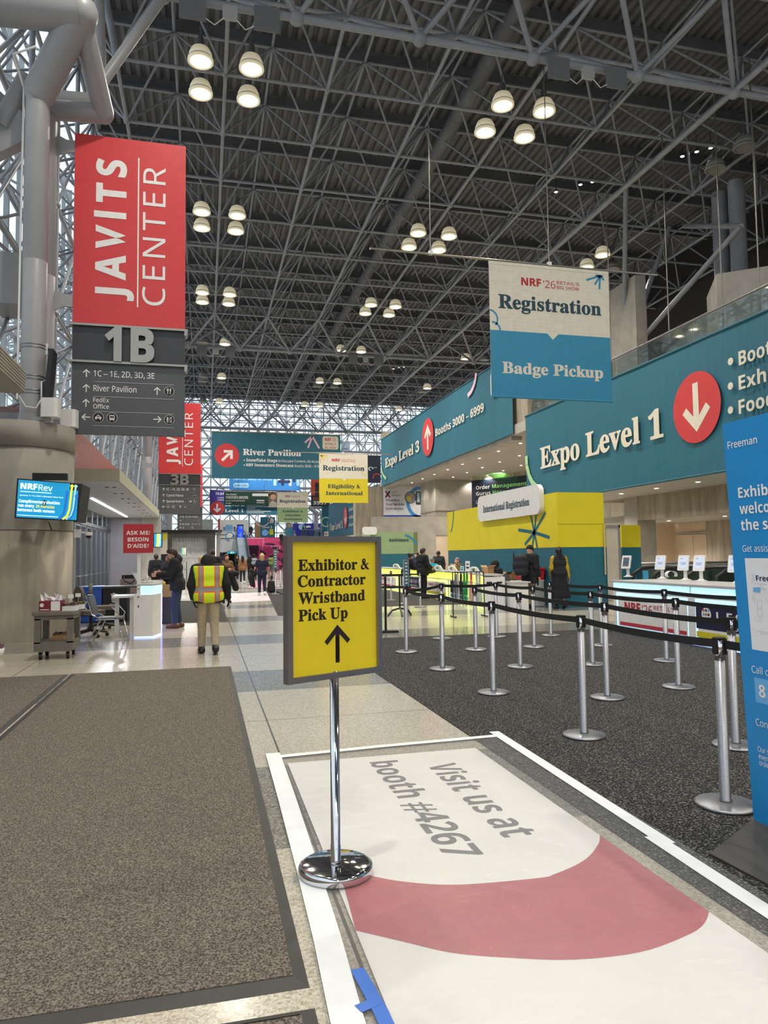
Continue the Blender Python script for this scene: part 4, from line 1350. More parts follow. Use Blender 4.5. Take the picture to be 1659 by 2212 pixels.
Z1 = .0108
pts_o = [(766, 2016), (867, 2039), (976, 2064), (1100, 2075), (1241, 2079), (1386, 2062), (1487, 2025), (1521, 2001), (1539, 1974)]
pts_i = [(1297, 1808), (1292, 1829), (1262, 1863), (1201, 1892), (1160, 1902), (994, 1916), (885, 1911), (802, 1897), (733, 1880)]
def smooth_pts(px):
    P_ = [gz(u, v, 0) for u, v in px]
    return [Vector((min(2.06, max(.597, p.x)), p.y, Z1)) for p in P_]
o_ = smooth_pts(pts_o); i_ = smooth_pts(pts_i)[::-1]
n_ = len(o_)
def catmull(P_, n=6):
    r = []
    for k in range(len(P_) - 1):
        p0, p1, p2, p3 = P_[max(k - 1, 0)], P_[k], P_[k + 1], P_[min(k + 2, len(P_) - 1)]
        for q in range(n):
            s = q / n
            r.append(.5 * ((2 * p1) + (p2 - p0) * s + (2 * p0 - 5 * p1 + 4 * p2 - p3) * s * s + (3 * p1 - p0 - 3 * p2 + p3) * s ** 3))
    return r + [P_[-1]]
oc, ic = catmull(o_), catmull(i_)
vs = oc + ic; n_ = len(oc)
m.add(vs, [(k, k + 1, n_ + k + 1, n_ + k) for k in range(n_ - 1)], ROSE)
P = Panel(m, (0.597, 5.375, .0105), (0, -1, 0), (1, 0, 0), 4.775, 1.463); P.N = Vector((0, 0, 1)); P.lift = .0006
P.text('Visit us at', .07, .575 + .08, .36, .145, GRYT, 'bold', 1); P.text('booth #4267', .032, .395, .395, .135, GRYT, 'bold', 1)
m.build('printed_vinyl', t)
m = MB()
ny_, nx_ = 190, 76
RW = [(random.uniform(0, 3.14), random.uniform(3, 22), random.uniform(0, 6), random.uniform(.2, 1)) for _ in range(14)]
def crease(x, y):
    h = 0
    for a, f, p, w in RW:
        q = (x * math.cos(a) + y * math.sin(a)) * f + p + .8 * math.sin(2.3 * x + 1.7 * y + p)
        h += w * max(0, abs(math.sin(q)) - .86) * 7
    return h
vs, fs = [], []
for j in range(ny_ + 1):
    for i in range(nx_ + 1):
        x_, y_ = .47 + 1.93 * i / nx_, .6 + 5.02 * j / ny_
        vs.append((x_, y_, .0125 + .0008 * min(4.5, crease(x_, y_))))
for j in range(ny_):
    for i in range(nx_):
        o = j * (nx_ + 1) + i; fs.append((o, o + 1, o + nx_ + 2, o + nx_ + 1))
m.add(vs, fs, FILM, True)
m.build('protective_film', t, 'clear crinkled plastic film')
TAPE = mat('white_tape', 'dfe1e2', 0.5, ns=8, na=.05, bump=.3)
def strip(pts, wd, lab, z=.0165, mt=None, seg=10):
    vs, fs = [], []
    P_ = [Vector((x, y, z)) for x, y in pts]
    for k, p in enumerate(P_):
        d = (P_[min(k + 1, len(P_) - 1)] - P_[max(k - 1, 0)]).normalized(); q = Vector((-d.y, d.x, 0)) * wd / 2
        vs += [p + q, p - q, p + q - Vector((0, 0, .0012)), p - q - Vector((0, 0, .0012))]
    for k in range(len(P_) - 1):
        o = 4 * k; fs += [(o, o + 1, o + 5, o + 4), (o + 2, o + 6, o + 7, o + 3), (o, o + 4, o + 6, o + 2), (o + 1, o + 3, o + 7, o + 5)]
    fs += [(0, 2, 3, 1), (4 * len(P_) - 4, 4 * len(P_) - 3, 4 * len(P_) - 1, 4 * len(P_) - 2)]
    m = MB(); m.add(vs, fs, mt or TAPE); m.build('floor_tape', label=lab, cat='tape', loc=(P_[0].x, P_[0].y, 0))
strip([(.515, 5.66), (.505, 4.6), (.49, 3.6), (.475, 2.9), (.455, 2.4), (.43, .7)], .11, 'long white tape along the aisle side of the floor print')
strip([(.5, 5.55), (1.4, 5.62), (2.42, 5.66)], .07, 'white tape across the far end of the floor print', .0162)
strip([(2.39, 5.79), (2.36, 4.6), (2.33, 3.34)], .085, 'upper white tape on the carpet side of the floor print', .0168)
strip([(2.31, 3.45), (2.29, 2.7), (2.25, 1.2)], .09, 'lower white tape on the carpet side of the floor print')
BLUT = mat('blue_masking_tape', '3f6fc4', 0.6)
strip([(.545, 2.66), (.57, 2.4), (.585, 1.9)], .05, 'blue masking tape along the edge of the white print', .0178, BLUT)
strip([(.50, 2.43), (.58, 2.46)], .045, 'short blue tape piece crossing to the white tape', .0185, BLUT)

# ---------------------------------------------------------------- yellow sign on a chrome stand
bx, by = .612, 3.47
t = thing('sign_stand', 'yellow Exhibitor & Contractor Wristband Pick Up sign on a chrome pole', 'sign stand', (bx, by, .0165), math.radians(25))
m = MB(); m.lathe([(0, 0), (.172, 0), (.178, .008), (.178, .032), (.172, .042), (.155, .047), (0, .047)], CHROME, 48); m.build('base', t)
m = MB(); m.lathe([(0.0, .047), (.026, .047), (.026, .06), (.0245, .062), (.0245, .128), (.0225, .13), (.0225, .95), (0, .95)], CHROME, 24, caps=False); m.build('pole', t)
zb_, zt_ = .918, 1.60
wf = .555
m = MB()
fr = .028
for lo, hi in (((-wf / 2, -.03, zb_), (-wf / 2 + fr, .012, zt_)), ((wf / 2 - fr, -.03, zb_), (wf / 2, .012, zt_)), ((-wf / 2 + fr, -.03, zb_), (wf / 2 - fr, .012, zb_ + fr)), ((-wf / 2 + fr, -.03, zt_ - fr), (wf / 2 - fr, .012, zt_))):
    m.box(lo, hi, CHROMED)
m.build('frame', t)
m = MB(); m.box((-wf / 2 + .01, -.014, zb_ + .01), (wf / 2 - .01, .008, zt_ - .01), YEL)
P = Panel(m, (-wf / 2 + fr, -.0145, zb_ + fr), (1, 0, 0), (0, 0, 1), wf - 2 * fr, zt_ - zb_ - 2 * fr); P.lift = .0006
P.rect(0, 0, 1, 1, mat('yellow_poster_paper', 'e2cb1c', .5), .5)
for s, x1, y in (('Exhibitor', .77, .782), ('Contractor', .872, .662), ('Wristband', .862, .535), ('Pick Up', .645, .407)):
    P.text(s, .075 if s != 'Contractor' else .07, y, x1, .086, BLACKI, 'serif')
P.amp_sign(.805, .782, .086, BLACKI)
P.stroke([(.52, .085), (.52, .27)], .024, BLACKI, 2)
P.arrow(.52, .215, .182, 90, .024, BLACKI, 2)
m.build('poster', t)

# ---------------------------------------------------------------- blue information panel at the right edge
BLUP = mat('bright_blue_board', '1688cc', 0.45, ns=4, na=.03)
BLUL = mat('light_blue_print', '6aaee4', 0.5)
FXX = 2.985
t = thing('info_board', 'tall bright blue help board with a white floor plan, leaning at the right edge', 'board', (FXX, 3.0, 0), world=True)
m = MB()
y0_, y1_, dy = 3.49, 2.5, .12
Zt = 2.265
O = Vector((FXX, y0_, .012)); Uvec = Vector((0, dy, Zt))
P = Panel(m, O, (0, -1, 0), Uvec, y0_ - y1_, Zt); P.N = Vector((-1, 0, 0)); P.lift = .0012
vs = [P.P(0, 0, 0), P.P(1, 0, 0), P.P(1, 1, 0), P.P(0, 1, 0)]
bk = [v + Vector((.02, 0, 0)) for v in vs]
m.add(vs + bk, [(0, 1, 2, 3), (7, 6, 5, 4), (1, 5, 6, 2)], BLUP); m.add(vs + bk, [(0, 3, 7, 4), (3, 2, 6, 7), (0, 4, 5, 1)], WHITEM)
def fit(s, u0, v, u1, cap, font, col=WHT):
    a_ = gx(u0, v, FXX); b_ = gx(u1, v, FXX)
    yy = (a_.z - O.z) / Zt
    xx = lambda q: (y0_ + dy * yy - q.y) / P.w
    P.text(s, xx(a_), yy, xx(b_), cap, col, font, 2)
fit('Freeman', 1573, 969, 1637, .0155 * 1.2, 'semi')
fit('Exhib', 1596, 1075, 1660, .0265, 'bold'); fit('welco', 1599, 1110, 1664, .0265, 'bold'); fit('the s', 1602, 1145, 1660, .0265, 'bold')
fit('Get assis', 1605, 1191, 1660, .016, 'sans')
def rc_(u0, v0, u1, v1, col, l=1):
    q = [gx(u, v, FXX) for u, v in ((u0, v1), (u1, v1), (u1, v0), (u0, v0))]
    pts = []
    for p in q:
        yy = (p.z - O.z) / Zt; pts.append(((y0_ + dy * yy - p.y) / P.w, yy))
    P.poly(pts, col, l); return pts
a_ = gx(1609, 1205, FXX); b_ = gx(1625, 1402, FXX)
ya, yb = (a_.z - O.z) / Zt, (b_.z - O.z) / Zt; xa = (y0_ + dy * ya - a_.y) / P.w
P.rect(xa, yb, .93, ya, mat('pale_plan_print', 'e3e4ea', .5), 1)
MP_ = P.sub(xa, yb, .93, ya)

LN = mat('plan_line', '8f939b', .5)
def XY(u, v):
    p = gx(u, v, FXX); yy = (p.z - O.z) / Zt; return ((y0_ + dy * yy - p.y) / P.w, yy)
fit('Free', 1634, 1254, 1664, .0135, 'bold', NAVY)
for (u0, v0, u1, v1) in ((1626, 1238, 1626, 1258), (1629, 1238, 1629, 1258), (1631, 1260, 1659, 1262), (1628, 1284, 1628, 1300), (1632, 1284, 1632, 1306), (1636, 1296, 1646, 1296), (1636, 1296, 1637, 1312), (1646, 1296, 1647, 1313), (1637, 1312, 1647, 1313), (1637, 1315, 1647, 1316), (1637, 1315, 1638, 1330), (1647, 1316, 1648, 1331), (1638, 1330, 1648, 1331), (1632, 1330, 1634, 1342), (1640, 1334, 1641, 1343), (1645, 1334, 1646, 1343), (1634, 1363, 1659, 1366), (1645, 1368, 1659, 1370), (1645, 1363, 1645, 1370), (1642, 1262, 1659, 1282), (1642, 1270, 1659, 1272), (1655, 1290, 1659, 1300)):
    P.stroke([XY(u0, v0), XY(u1, v1)], .0012, LN, 3)
P.poly([XY(1628, 1268), XY(1643, 1268), XY(1643, 1279), XY(1628, 1277)][::-1], BLUL, 3)
fit('Call o', 1625, 1452, 1662, .017, 'sans'); 
a_ = gx(1629, 1462, FXX); ya = (a_.z - O.z) / Zt; xa = (y0_ + dy * ya - a_.y) / P.w
P.rect(xa, ya - .06, .93, ya, BLUL, 1); P.text('8', xa + .03, ya - .045, None, .03, WHT, 'bold', 2)
fit('Con', 1634, 1566, 1659, .017, 'sans'); fit('Our s', 1638, 1622, 1662, .0125, 'sans'); fit('even', 1640, 1638, 1660, .0125, 'sans'); fit('orde', 1641, 1652, 1660, .0125, 'sans')
m.build('printed_board', t)
m = MB()
m.prism([(2.43, .0), (3.35, .0), (3.35, .012), (2.43, .006)], 2.4, 3.16, mat('dark_foot_plate', '3f3c38', .6), axis=1)
a1, a2, a3, a4 = (2.446, 3.17), (2.99, 3.50), (3.3, 3.4), (3.1, 2.45)
m = MB(); m.prism([(2.446, 3.17), (2.47, 2.82), (2.99, 2.4), (3.2, 2.4), (3.2, 3.5), (2.985, 3.5)], 0.0075, .02, mat('dark_foot_plate', '3f3c38', .6)); m.build('foot_plate', t)
# ---------------------------------------------------------------- belt stanchions
def stanchion_parts(t, h=.995):
    m = MB(); m.lathe([(0, 0), (.172, 0), (.176, .004), (.176, .014), (.165, .022), (.05, .028), (0, .028)], SATIN, 36); m.build('base', t)
    m = MB(); m.lathe([(0, .028), (.036, .028), (.036, .036), (.0315, .04), (.0315, h - .135), (0, h - .135)], SATIN, 18, caps=False); m.build('post', t)
    m = MB(); m.lathe([(0, h - .135), (.0325, h - .135), (.0325, h - .003), (0, h - .003)], CHROME, 18, caps=False); m.build('belt_housing', t)
    m = MB(); m.lathe([(0, h - .008), (.036, h - .008), (.036, h), (0, h)], BLK, 18, caps=False)
    for q in range(4):
        M_ = Matrix.Rotation(q * PI / 2 + YAW, 4, 'Z'); m.box((-.014, .028, h - .1), (.014, .041, h - .006), BLK, M_)
    m.build('clip_cap', t)
SPROTO = None
def stanchion(x, y, lab, z=.007, gap=0.0):
    global SPROTO
    if SPROTO is None:
        t = thing('belt_stanchion', lab, 'belt post', (x, y, z), group='silver belt posts'); stanchion_parts(t); SPROTO = t; return t
    kids = [c for c in SPROTO.children if c.name.split('.')[0] != 'belt']
    r = SPROTO.copy(); COL.objects.link(r); r.location = (x, y, z); r['label'] = lab
    for c in kids:
        d = c.copy(); COL.objects.link(d); d.parent = r
    return r
def belt(t, x2, y2, sag=.02, h=.955, z2=None):
    """retractable webbing from post t to the point (x2, y2); a part of the post it pulls out of"""
    L = t.location
    d = Vector((x2 - L.x, y2 - L.y, 0)); ln = d.length; u = d.normalized(); n = Vector((-u.y, u.x, 0)) * .0012
    m = MB(); vs, fs = [], []
    K = 14
    for k in range(K + 1):
        s = .03 + (ln - .06) * k / K
        zc = h - sag * 4 * (k / K) * (1 - k / K)
        p = u * s
        for (o, q) in ((n, .025), (n, -.025), (-n, -.025), (-n, .025)):
            vs.append((p.x + o.x, p.y + o.y, zc + q))
    for k in range(K):
        for q in range(4):
            fs.append((4 * k + q, 4 * k + (q + 1) % 4, 4 * k + 4 + (q + 1) % 4, 4 * k + 4 + q))
    m.add(vs, fs, BLKW)
    m.build('belt', t)
ROWS = [
    ('aisle row', [(1568, 1740), (1262, 1590), (1066, 1497), (956, 1446), (878, 1409)]),
    ('second row', [(1590, 1612), (1312, 1508), (1124, 1441), (1028, 1404)]),
    ('third row', [(1466, 1485), (1280, 1436), (1154, 1398), (1073, 1376)]),
    ('kiosk row', [(1440, 1428), (1300, 1395), (1190, 1373)]),
]
ST = []
for rn, px in ROWS:
    row = []
    for k, (u, v) in enumerate(px):
        p = gz(u, v, .007)
        row.append(stanchion(p.x, p.y, 'silver belt post, %s from the front in the %s on the dark carpet' % (ORD[k], rn)))
    ST.append(row)
def link_belts(row, extra=None):
    for a_, b_ in zip(row, row[1:]):
        belt(a_, b_.location.x, b_.location.y)
    if extra: belt(row[0], *extra)
link_belts(ST[0], (3.45, 2.0)); link_belts(ST[1], (4.02, 3.0)); link_belts(ST[2], (5.2, 5.3)); link_belts(ST[3], (6.3, 7.1))
for (x_, y_), (rn, _) in zip(((3.45, 2.0), (4.02, 3.0), (5.2, 5.3), (6.3, 7.1)), ROWS): stanchion(x_, y_, 'silver belt post hidden behind the blue board, end of the %s' % rn)
p = gz(955, 1380, .007); s_ = stanchion(p.x, p.y, 'silver belt post at the far edge of the dark carpet, behind the aisle row'); belt(s_, ST[2][-1].location.x, ST[2][-1].location.y); belt(s_, ST[0][-1].location.x, ST[0][-1].location.y)
# posts farther down the hall
FARP = [(908, 1311, 'on the strip of carpet beside the black tripod stand'), (872, 1304, 'behind the tall post with the narrow sign, far carpet'), (845, 1297, 'at the far left of the lit counter carpet'),
        (595, 1284, 'in the aisle by the blonde woman, taller with a narrow teal sign'), (606, 1272, 'just behind the aisle post with the narrow sign'), (612, 1262, 'farthest of the three aisle posts'), (942, 1327, 'on the polished floor before the hanging lanyards'), (1235, 1330, 'beside the red bin')]
fp = []
for u, v, lab in FARP[:6]:
    p = gz(u, v, .007); fp.append(stanchion(p.x, p.y, 'slim belt post ' + lab))
belt(fp[0], fp[1].location.x, fp[1].location.y); belt(fp[3], fp[4].location.x, fp[4].location.y); belt(fp[4], fp[5].location.x, fp[5].location.y)
BLADE = mat('teal_sign_blade', '2e6d80', .5)
def blade_sign(px, py, w, h, z0, lab, y):
    a_ = gy(px, py, y)
    t = thing('post_sign', lab, 'sign', (a_.x, y, z0))
    m = MB(); m.rbox((-w / 2, -.012, 0), (w / 2, .012, h), .01, GREYM, axis=1, seg=2)
    P = Panel(m, (-w / 2 + .01, -.0125, .01), (1, 0, 0), (0, 0, 1), w - .02, h - .02); P.lift = .001
    P.rect(0, 0, 1, 1, BLADE, 1)
    for k in range(7): P.rect(.2, .08 + .13 * k, .8, .14 + .13 * k, CREAM, 2)
    m.build('panel', t)
    m = MB(); m.box((-.02, -.02, -.05), (.02, .02, .01), BLK); m.build('clamp', t)
blade_sign(877, 1230, .085, .42, 1.03, 'narrow teal sign standing on the farthest post of the aisle row', ST[0][-1].location.y)
blade_sign(595, 1215, .16, .8, 1.03, 'narrow teal sign standing on the slim aisle post', fp[3].location.y)

# black A-frame stand by the yellow sign
t = thing('crowd_stand', 'black tubular stand with two bars and splayed feet behind the yellow sign', 'stand', gz(852, 1330, 0), world=True)
yv = 17.6
a_ = gy(836, 1243, yv); b_ = gy(864, 1326, yv)
m = MB(); m.tube((b_.x, yv, .16), (b_.x, yv, 1.03), .022, BLK, 8); m.build('upright', t)
m = MB(); m.path([(b_.x - .34, yv - .1, .01), (b_.x - .22, yv - .05, .14), (b_.x, yv, .19), (b_.x + .22, yv + .05, .14), (b_.x + .32, yv + .1, .01)], .025, BLK, 8); m.build('foot', t)
m = MB(); m.path([(b_.x - .05, yv - .38, .01), (b_.x - .02, yv - .2, .12), (b_.x, yv, .19)], .025, BLK, 8); m.build('foot', t)
for z in (1.02, .72):
    m = MB(); m.box((b_.x - .5, yv - .012, z - .03), (b_.x + .3, yv + .012, z + .03), BLK); m.build('cross_bar', t)
p = gz(845, 1366, 0)
t = thing('sign_post', 'black square footed post standing right behind the yellow sign', 'post', (p.x - .06, p.y, 0), world=True)
m = MB(); m.box((p.x - .25, p.y - .1, 0), (p.x + .13, p.y + .1, .04), BLK); m.build('foot_plate', t)
m = MB(); m.box((p.x - .13, p.y - .02, .04), (p.x - .09, p.y + .02, 1.1), BLK); m.build('upright', t)

# ---------------------------------------------------------------- light-up kiosk desk on the right
LBL = mat('pale_blue_light_panel', 'cfe8f6', 0.4, emit=.75, ecol='a9dcf8')
LBL2 = mat('violet_blue_edge_light', 'c8d2ff', .4, emit=1.5, ecol='9fb6ff')
NAVP = mat('navy_panel', '16183a', .5)
def logo_dots(P, cx, cy, r, l=3):
    P.disc(cx, cy, r, WHT, l)
    for i in range(3):
        for j in range(3):
            P.disc(cx + (i - 1) * r * .52 / P.w, cy + (j - 1) * r * .58 / P.h, r * .2, (NAVP, BLUL, ORANGE)[(i + j) % 3], l + 1, 10)
kx = 7.66
ya, yb = 12.45, 7.9
t = thing('kiosk_counter', 'long white check-in counter glowing pale blue with printed fronts', 'counter', (kx + .4, 10.2, .007), world=True)
m = MB(); m.box((kx + .02, yb, .03), (kx + .75, ya, .93), WHITEM); m.box((kx + .06, yb + .02, .0075), (kx + .7, ya - .03, .03), LBL2); m.build('body', t)
m = MB(); m.box((kx - .03, yb, .95), (kx + 1.15, ya + .05, .99), mat('grey_worktop', 'bdbcba', .35)); m.build('worktop', t)
N_ = 2; ml = (ya - yb) / N_
for k in range(N_):
    y0 = ya - ml * k
    m = MB(); P = Panel(m, (kx + .015, y0, .02), (0, -1, 0), (0, 0, 1), ml, .93); P.N = Vector((-1, 0, 0)); P.lift = .006
    m.box((kx, y0 - ml + .03, .8), (kx + .03, y0 - .03, .945), LBL)
    m.build('light_box', t)
    m = MB(); P = Panel(m, (kx + .015, y0, .02), (0, -1, 0), (0, 0, 1), ml, .93); P.N = Vector((-1, 0, 0)); P.lift = .004
    P.rect(.0, .0, 1, .82, WHITEM, 1)
    P.rect(.05, .12, .97, .8, LBL, 2); P.rect(.075, .13, .965, .74, WHT, 3)
    P.rect(.02, .01, .98, .09, LBL, 2)
    if k == 0:
        nrf_logo(P, .17, .43, .82, .19, l=4); P.rect(.1, .15, .95, .215, mat('crimson_bar', 'c62f45', .5), 4)
    else:
        P.rect(.06, .3, .98, .74, NAVP, 4); logo_dots(P, .17, .55, .11, 5)
        P.text('LE', .27, .47, .42, .14, WHT, 'bold', 5, space=1.5); P.text('GION', .45, .47, .78, .14, WHT, 'bold', 5, space=1.5)
        P.text('Boot', .42, .335, .52, .07, WHT, 'bold', 5); P.rect(.06, .15, .98, .25, YEL, 4)
    m.build('front_panel', t)
# tablets on stands
SCRN = mat('tablet_screen', 'b9c3d6', .2, emit=.35, ecol='b9c6e0')
SCRD = mat('dim_tablet_screen', '5f6670', .2, emit=.08)
def tablet(x, y, lab, scr, rot):
    t = thing('check_in_tablet', lab, 'tablet', (x, y, .99), rot, group='tablets on the kiosk counter')
    m = MB(); m.lathe([(0, 0), (.1, 0), (.1, .008), (.055, .02), (.04, .04), (0, .04)], WHITEM, 20); m.build('stand_base', t)
    m = MB(); m.rbox((-.03, -.02, .03), (.03, .02, .27), .012, WHITEM); m.build('neck', t)
    M_ = Matrix.Translation((0, -.05, .32)) @ Matrix.Rotation(math.radians(-15), 4, 'X')
    m = MB(); m.rbox((-.105, -.018, -.145), (.105, .012, .145), .015, WHITEM, M_, axis=1)
    m.build('case', t)
    m = MB(); q = [M_ @ Vector(p) for p in ((-.072, -.0195, -.1), (.072, -.0195, -.1), (.072, -.0195, .1), (-.072, -.0195, .1))]
    P = Panel(m, q[0], q[1] - q[0], q[3] - q[0], .144, .2); P.lift = .0008
    P.rect(0, 0, 1, 1, scr, 0)
    P.text('STATION', .12, .44, .88, .09, NAVP, 'bold', 1); P.text('CLOSED', .16, .3, .84, .09, NAVP, 'bold', 1); P.rect(.1, .88, .4, .92, NAVP, 1)
    m.build('screen', t)
for k, (u, v, sc_) in enumerate(((1357, 1246, SCRD), (1431, 1250, SCRN), (1481, 1253, SCRN), (1515, 1255, SCRN), (1592, 1260, SCRN))):
    p = gz(u, v, .99)
    tablet(p.x, p.y, 'white check-in tablet on a stand, %s from the yellow wall end of the kiosk counter' % ORD[k], sc_, math.radians(-64))
# counter clutter
p = gz(1395, 1251.5, .99)
t = thing('leaflet_stand', 'small teal leaflet standing on the kiosk counter between tablets', 'leaflet', (p.x, p.y, .99))
m = MB(); m.box((-.05, -.004, 0), (.05, .004, .17), CYAN, Matrix.Rotation(-.6, 4, 'Z')); m.build('printed_card', t)
m = MB(); m.prism([(0, 0), (.09, 0), (0, .12)], -.05, .05, glass_mat('acrylic', (.9, .9, .92, 1), .12), axis=0, M=Matrix.Rotation(-.6, 4, 'Z')); m.build('acrylic_back', t)
p = gz(1450, 1251, .99)
m = MB()
pts = []
for k in range(15):
    a_ = -.6 + k * .33
    pts.append((.09 * math.cos(a_) * (1 - .0 * k), .07 * math.sin(a_) + .085))
vs, fs = [], []
for (x_, z_) in pts: vs += [(p.x + x_ * .77, p.y - x_ * .64 - .05, .99 + z_ + .005), (p.x + x_ * .77, p.y - x_ * .64 + .05, .99 + z_ + .005)]
for k in range(len(pts) - 1): fs.append((2 * k, 2 * k + 1, 2 * k + 3, 2 * k + 2))
m.add(vs, fs, WHITEM, True)
m.build('paper_curl', label='curled white paper strip lying on the kiosk counter between tablets', cat='paper', loc=(p.x, p.y, .99))

# ---------------------------------------------------------------- escalator head and rail behind the kiosk
t = thing('escalator', 'black escalator handrails with glass behind the tablets', 'escalator', (14.5, 17.5, 0), world=True)
def esc_rail(y, name):
    m = MB(); pts = [(13.2, y, .3), (13.0, y, .55), (13.05, y, .85), (13.35, y, 1.02), (13.9, y, 1.06), (16, y, 1.05), (19.5, y, 1.02)]
    m.path(pts, .06, BLK, 8); m.build(name, t)
    m = MB(); m.box((13.15, y - .01, .1), (19.5, y + .01, 1.0), GLASSD); m.build('glass_balustrade', t)
for y in (16.2, 17.4, 18.9, 20.0): esc_rail(y, 'handrail')
m = MB(); m.box((13.2, 16.1, 0), (20, 20.1, .12), ALU); m.build('deck_plate', t)
t = thing('guard_rail', 'double steel guard rail in front of the beige doors', 'railing', (18, 22.5, 0), world=True)
for z, xo in ((.95, 0), (1.12, .3)):
    m = MB(); m.tube((13.4 + xo, 22.2, z), (21.5, 22.2, z), .05, SATIN, 10); m.build('rail', t)
m = MB(); m.box((13.5, 22.19, .06), (21.5, 22.21, .9), GLASSD); m.build('glass_panel', t)
for x_ in (13.6, 15.6, 17.6, 19.6, 21.4):
    m = MB(); m.box((x_ - .03, 22.17, 0), (x_ + .03, 22.23, 1.1), SATIN); m.build('post', t)
m = MB(); m.box((22.57, 25.9, 1.1), (22.6, 26.4, 2.0), SLATE)
P = Panel(m, (22.565, 26.4, 1.1), (0, -1, 0), (0, 0, 1), .5, .9); P.N = Vector((-1, 0, 0)); P.disc(.35, .75, .09, WHT, 2, 12); P.rect(.2, .2, .8, .28, WHT, 2); P.rect(.2, .38, .7, .44, WHT, 2)
m.build('wall_sign', label='small grey direction plate on the board-marked concrete beside the beige doors', cat='sign', loc=(22.6, 26.1, 1.1))

# ---------------------------------------------------------------- yellow and teal registration booth
YELB = mat('yellow_booth_fabric', 'e0cf1f', .6, ns=2, na=.04)
GRID = mat('fine_teal_grid_line', '3f8494', .6)
TEALW = mat('teal_booth_fabric', '216678', .6)
X0, Yn, Yf, Xr = 9.62, 18.35, 27.75, 11.08
HB = 3.24
t = thing('registration_booth', 'big yellow over teal booth wall reading International Registration', 'booth', (X0 + .7, 23, 0), world=True)
m = MB(); m.box((X0, Yn, 1.69), (Xr, Yf, HB), YELB)
P = Panel(m, (X0, Yf, 1.69), (0, -1, 0), (0, 0, 1), Yf - Yn, HB - 1.69); P.N = Vector((-1, 0, 0))
c = (.845, .30)
for a_, k in ((78, 1.25), (107, 1.0), (45, .8), (172, .85), (-14, .75), (215, .62), (255, .5), (285, .48)):
    tt = math.radians(a_); q = (c[0] + 1.0 * k * 1.35 / P.w * math.cos(tt), c[1] + 1.0 * k / P.h * math.sin(tt))
    P.stroke([c, (q[0], max(0, q[1]))], .1, TEALW, 2)
P.arc(-.04, 1.0, 1.15, -45, 0, .09, TEALW, 2)
m.build('yellow_upper_wall', t)
m = MB(); m.box((X0 + .01, Yn + .01, 0), (Xr + .02, Yf - .01, 1.69), TEALW)
P = Panel(m, (X0 + .01, Yf, 0), (0, -1, 0), (0, 0, 1), Yf - Yn, 1.69); P.N = Vector((-1, 0, 0))
for k in range(1, 48): P.stroke([(k / 48, 0), (k / 48, 1)], .006, GRID, 1)
for k in range(1, 9): P.stroke([(0, k / 9), (1, k / 9)], .006, GRID, 1)
P = Panel(m, (X0, Yn + .01, 0), (1, 0, 0), (0, 0, 1), Xr - X0, 1.69)
for k in range(1, 8): P.stroke([(k / 8, 0), (k / 8, 1)], .006, GRID, 1)
for k in range(1, 9): P.stroke([(0, k / 9), (1, k / 9)], .006, GRID, 1)
m.build('teal_lower_wall', t)
m = MB(); m.box((X0 - .004, Yn - .004, 2.33), (Xr + .004, Yn + .02, 2.345), mat('dark_seam', '9a8d1c', .6)); m.build('fabric_seam', t)
# pill sign
pa, pb = gx(1033, 1100, 9.5), gx(1167, 1080, 9.5)
zt_, zb_ = gx(1033, 1075, 9.5).z + .02, gx(1036, 1127, 9.5).z
L_ = pa.y - pb.y; hh = zt_ - zb_
pts = []
r_ = .26
for cx, cy, st in ((L_ - r_, hh - r_, 0), (r_, hh - r_, 1), (r_, r_, 2), (L_ - r_, r_, 3)):
    for k in range(9):
        a_ = (st + k / 8) * PI / 2; pts.append((pa.y - (cx + r_ * math.cos(a_)), zb_ + cy + r_ * math.sin(a_)))
m = MB(); m.prism(pts[::-1], 9.48, 9.62, WHITEM, axis=0)
P = Panel(m, (9.478, pa.y, zb_), (0, -1, 0), (0, 0, 1), L_, hh); P.N = Vector((-1, 0, 0))
P.text('International Registration', .105, .33, .86, .27, INK, 'serif', 1)
m.build('pill_sign', t, 'white rounded sign')
# return wall with the door
m = MB(); m.box((Xr, 19.6, 0), (11.9, 19.75, 1.69), TEALW); m.box((Xr, 19.6, 1.69), (11.9, 19.75, 2.38), YELB); m.build('return_wall', t)
m = MB(); m.box((13.25, 20.9, 0), (13.95, 21.05, 1.69), TEALW); m.box((13.25, 20.9, 1.69), (13.95, 21.05, 2.42), YELB); m.build('return_wall', t)
m = MB(); m.tube((11.05, 18.3, .9), (11.05, 18.3, 2.3), .025, mat('pale_wood', 'cdb795', .5), 8); m.build('flag_pole', t)
t = thing('hinged_door', 'tall beige door standing in a metal frame beside the yellow booth', 'door', (12.5, 20.5, 0), world=True)
a_, b_ = gy(1290, 1137, 20.5), gy(1336, 1137, 20.5); c_ = gy(1290, 1137, 20.5)
m = MB(); xa, xb = gy(1293, 1200, 20.5).x, gy(1336, 1200, 20.5).x
m.box((xa, 20.5, .02), (xb, 20.55, 2.33), mat('beige_door', 'eee2d2', .5)); m.build('leaf', t)
m = MB(); m.box((xa - .07, 20.45, 0), (xa, 20.6, 2.4), GREYM); m.box((xb, 20.45, 0), (xb + .06, 20.6, 2.4), GREYM); m.box((xa - .07, 20.45, 2.33), (xb + .06, 20.6, 2.4), GREYM); m.build('frame', t)
m = MB(); m.tube((xa + .08, 20.5, 1.05), (xa + .08, 20.42, 1.05), .02, SATIN, 8); m.tube((xa + .08, 20.43, 1.05), (xa - .05, 20.43, 1.05), .014, SATIN, 8); m.build('handle', t)

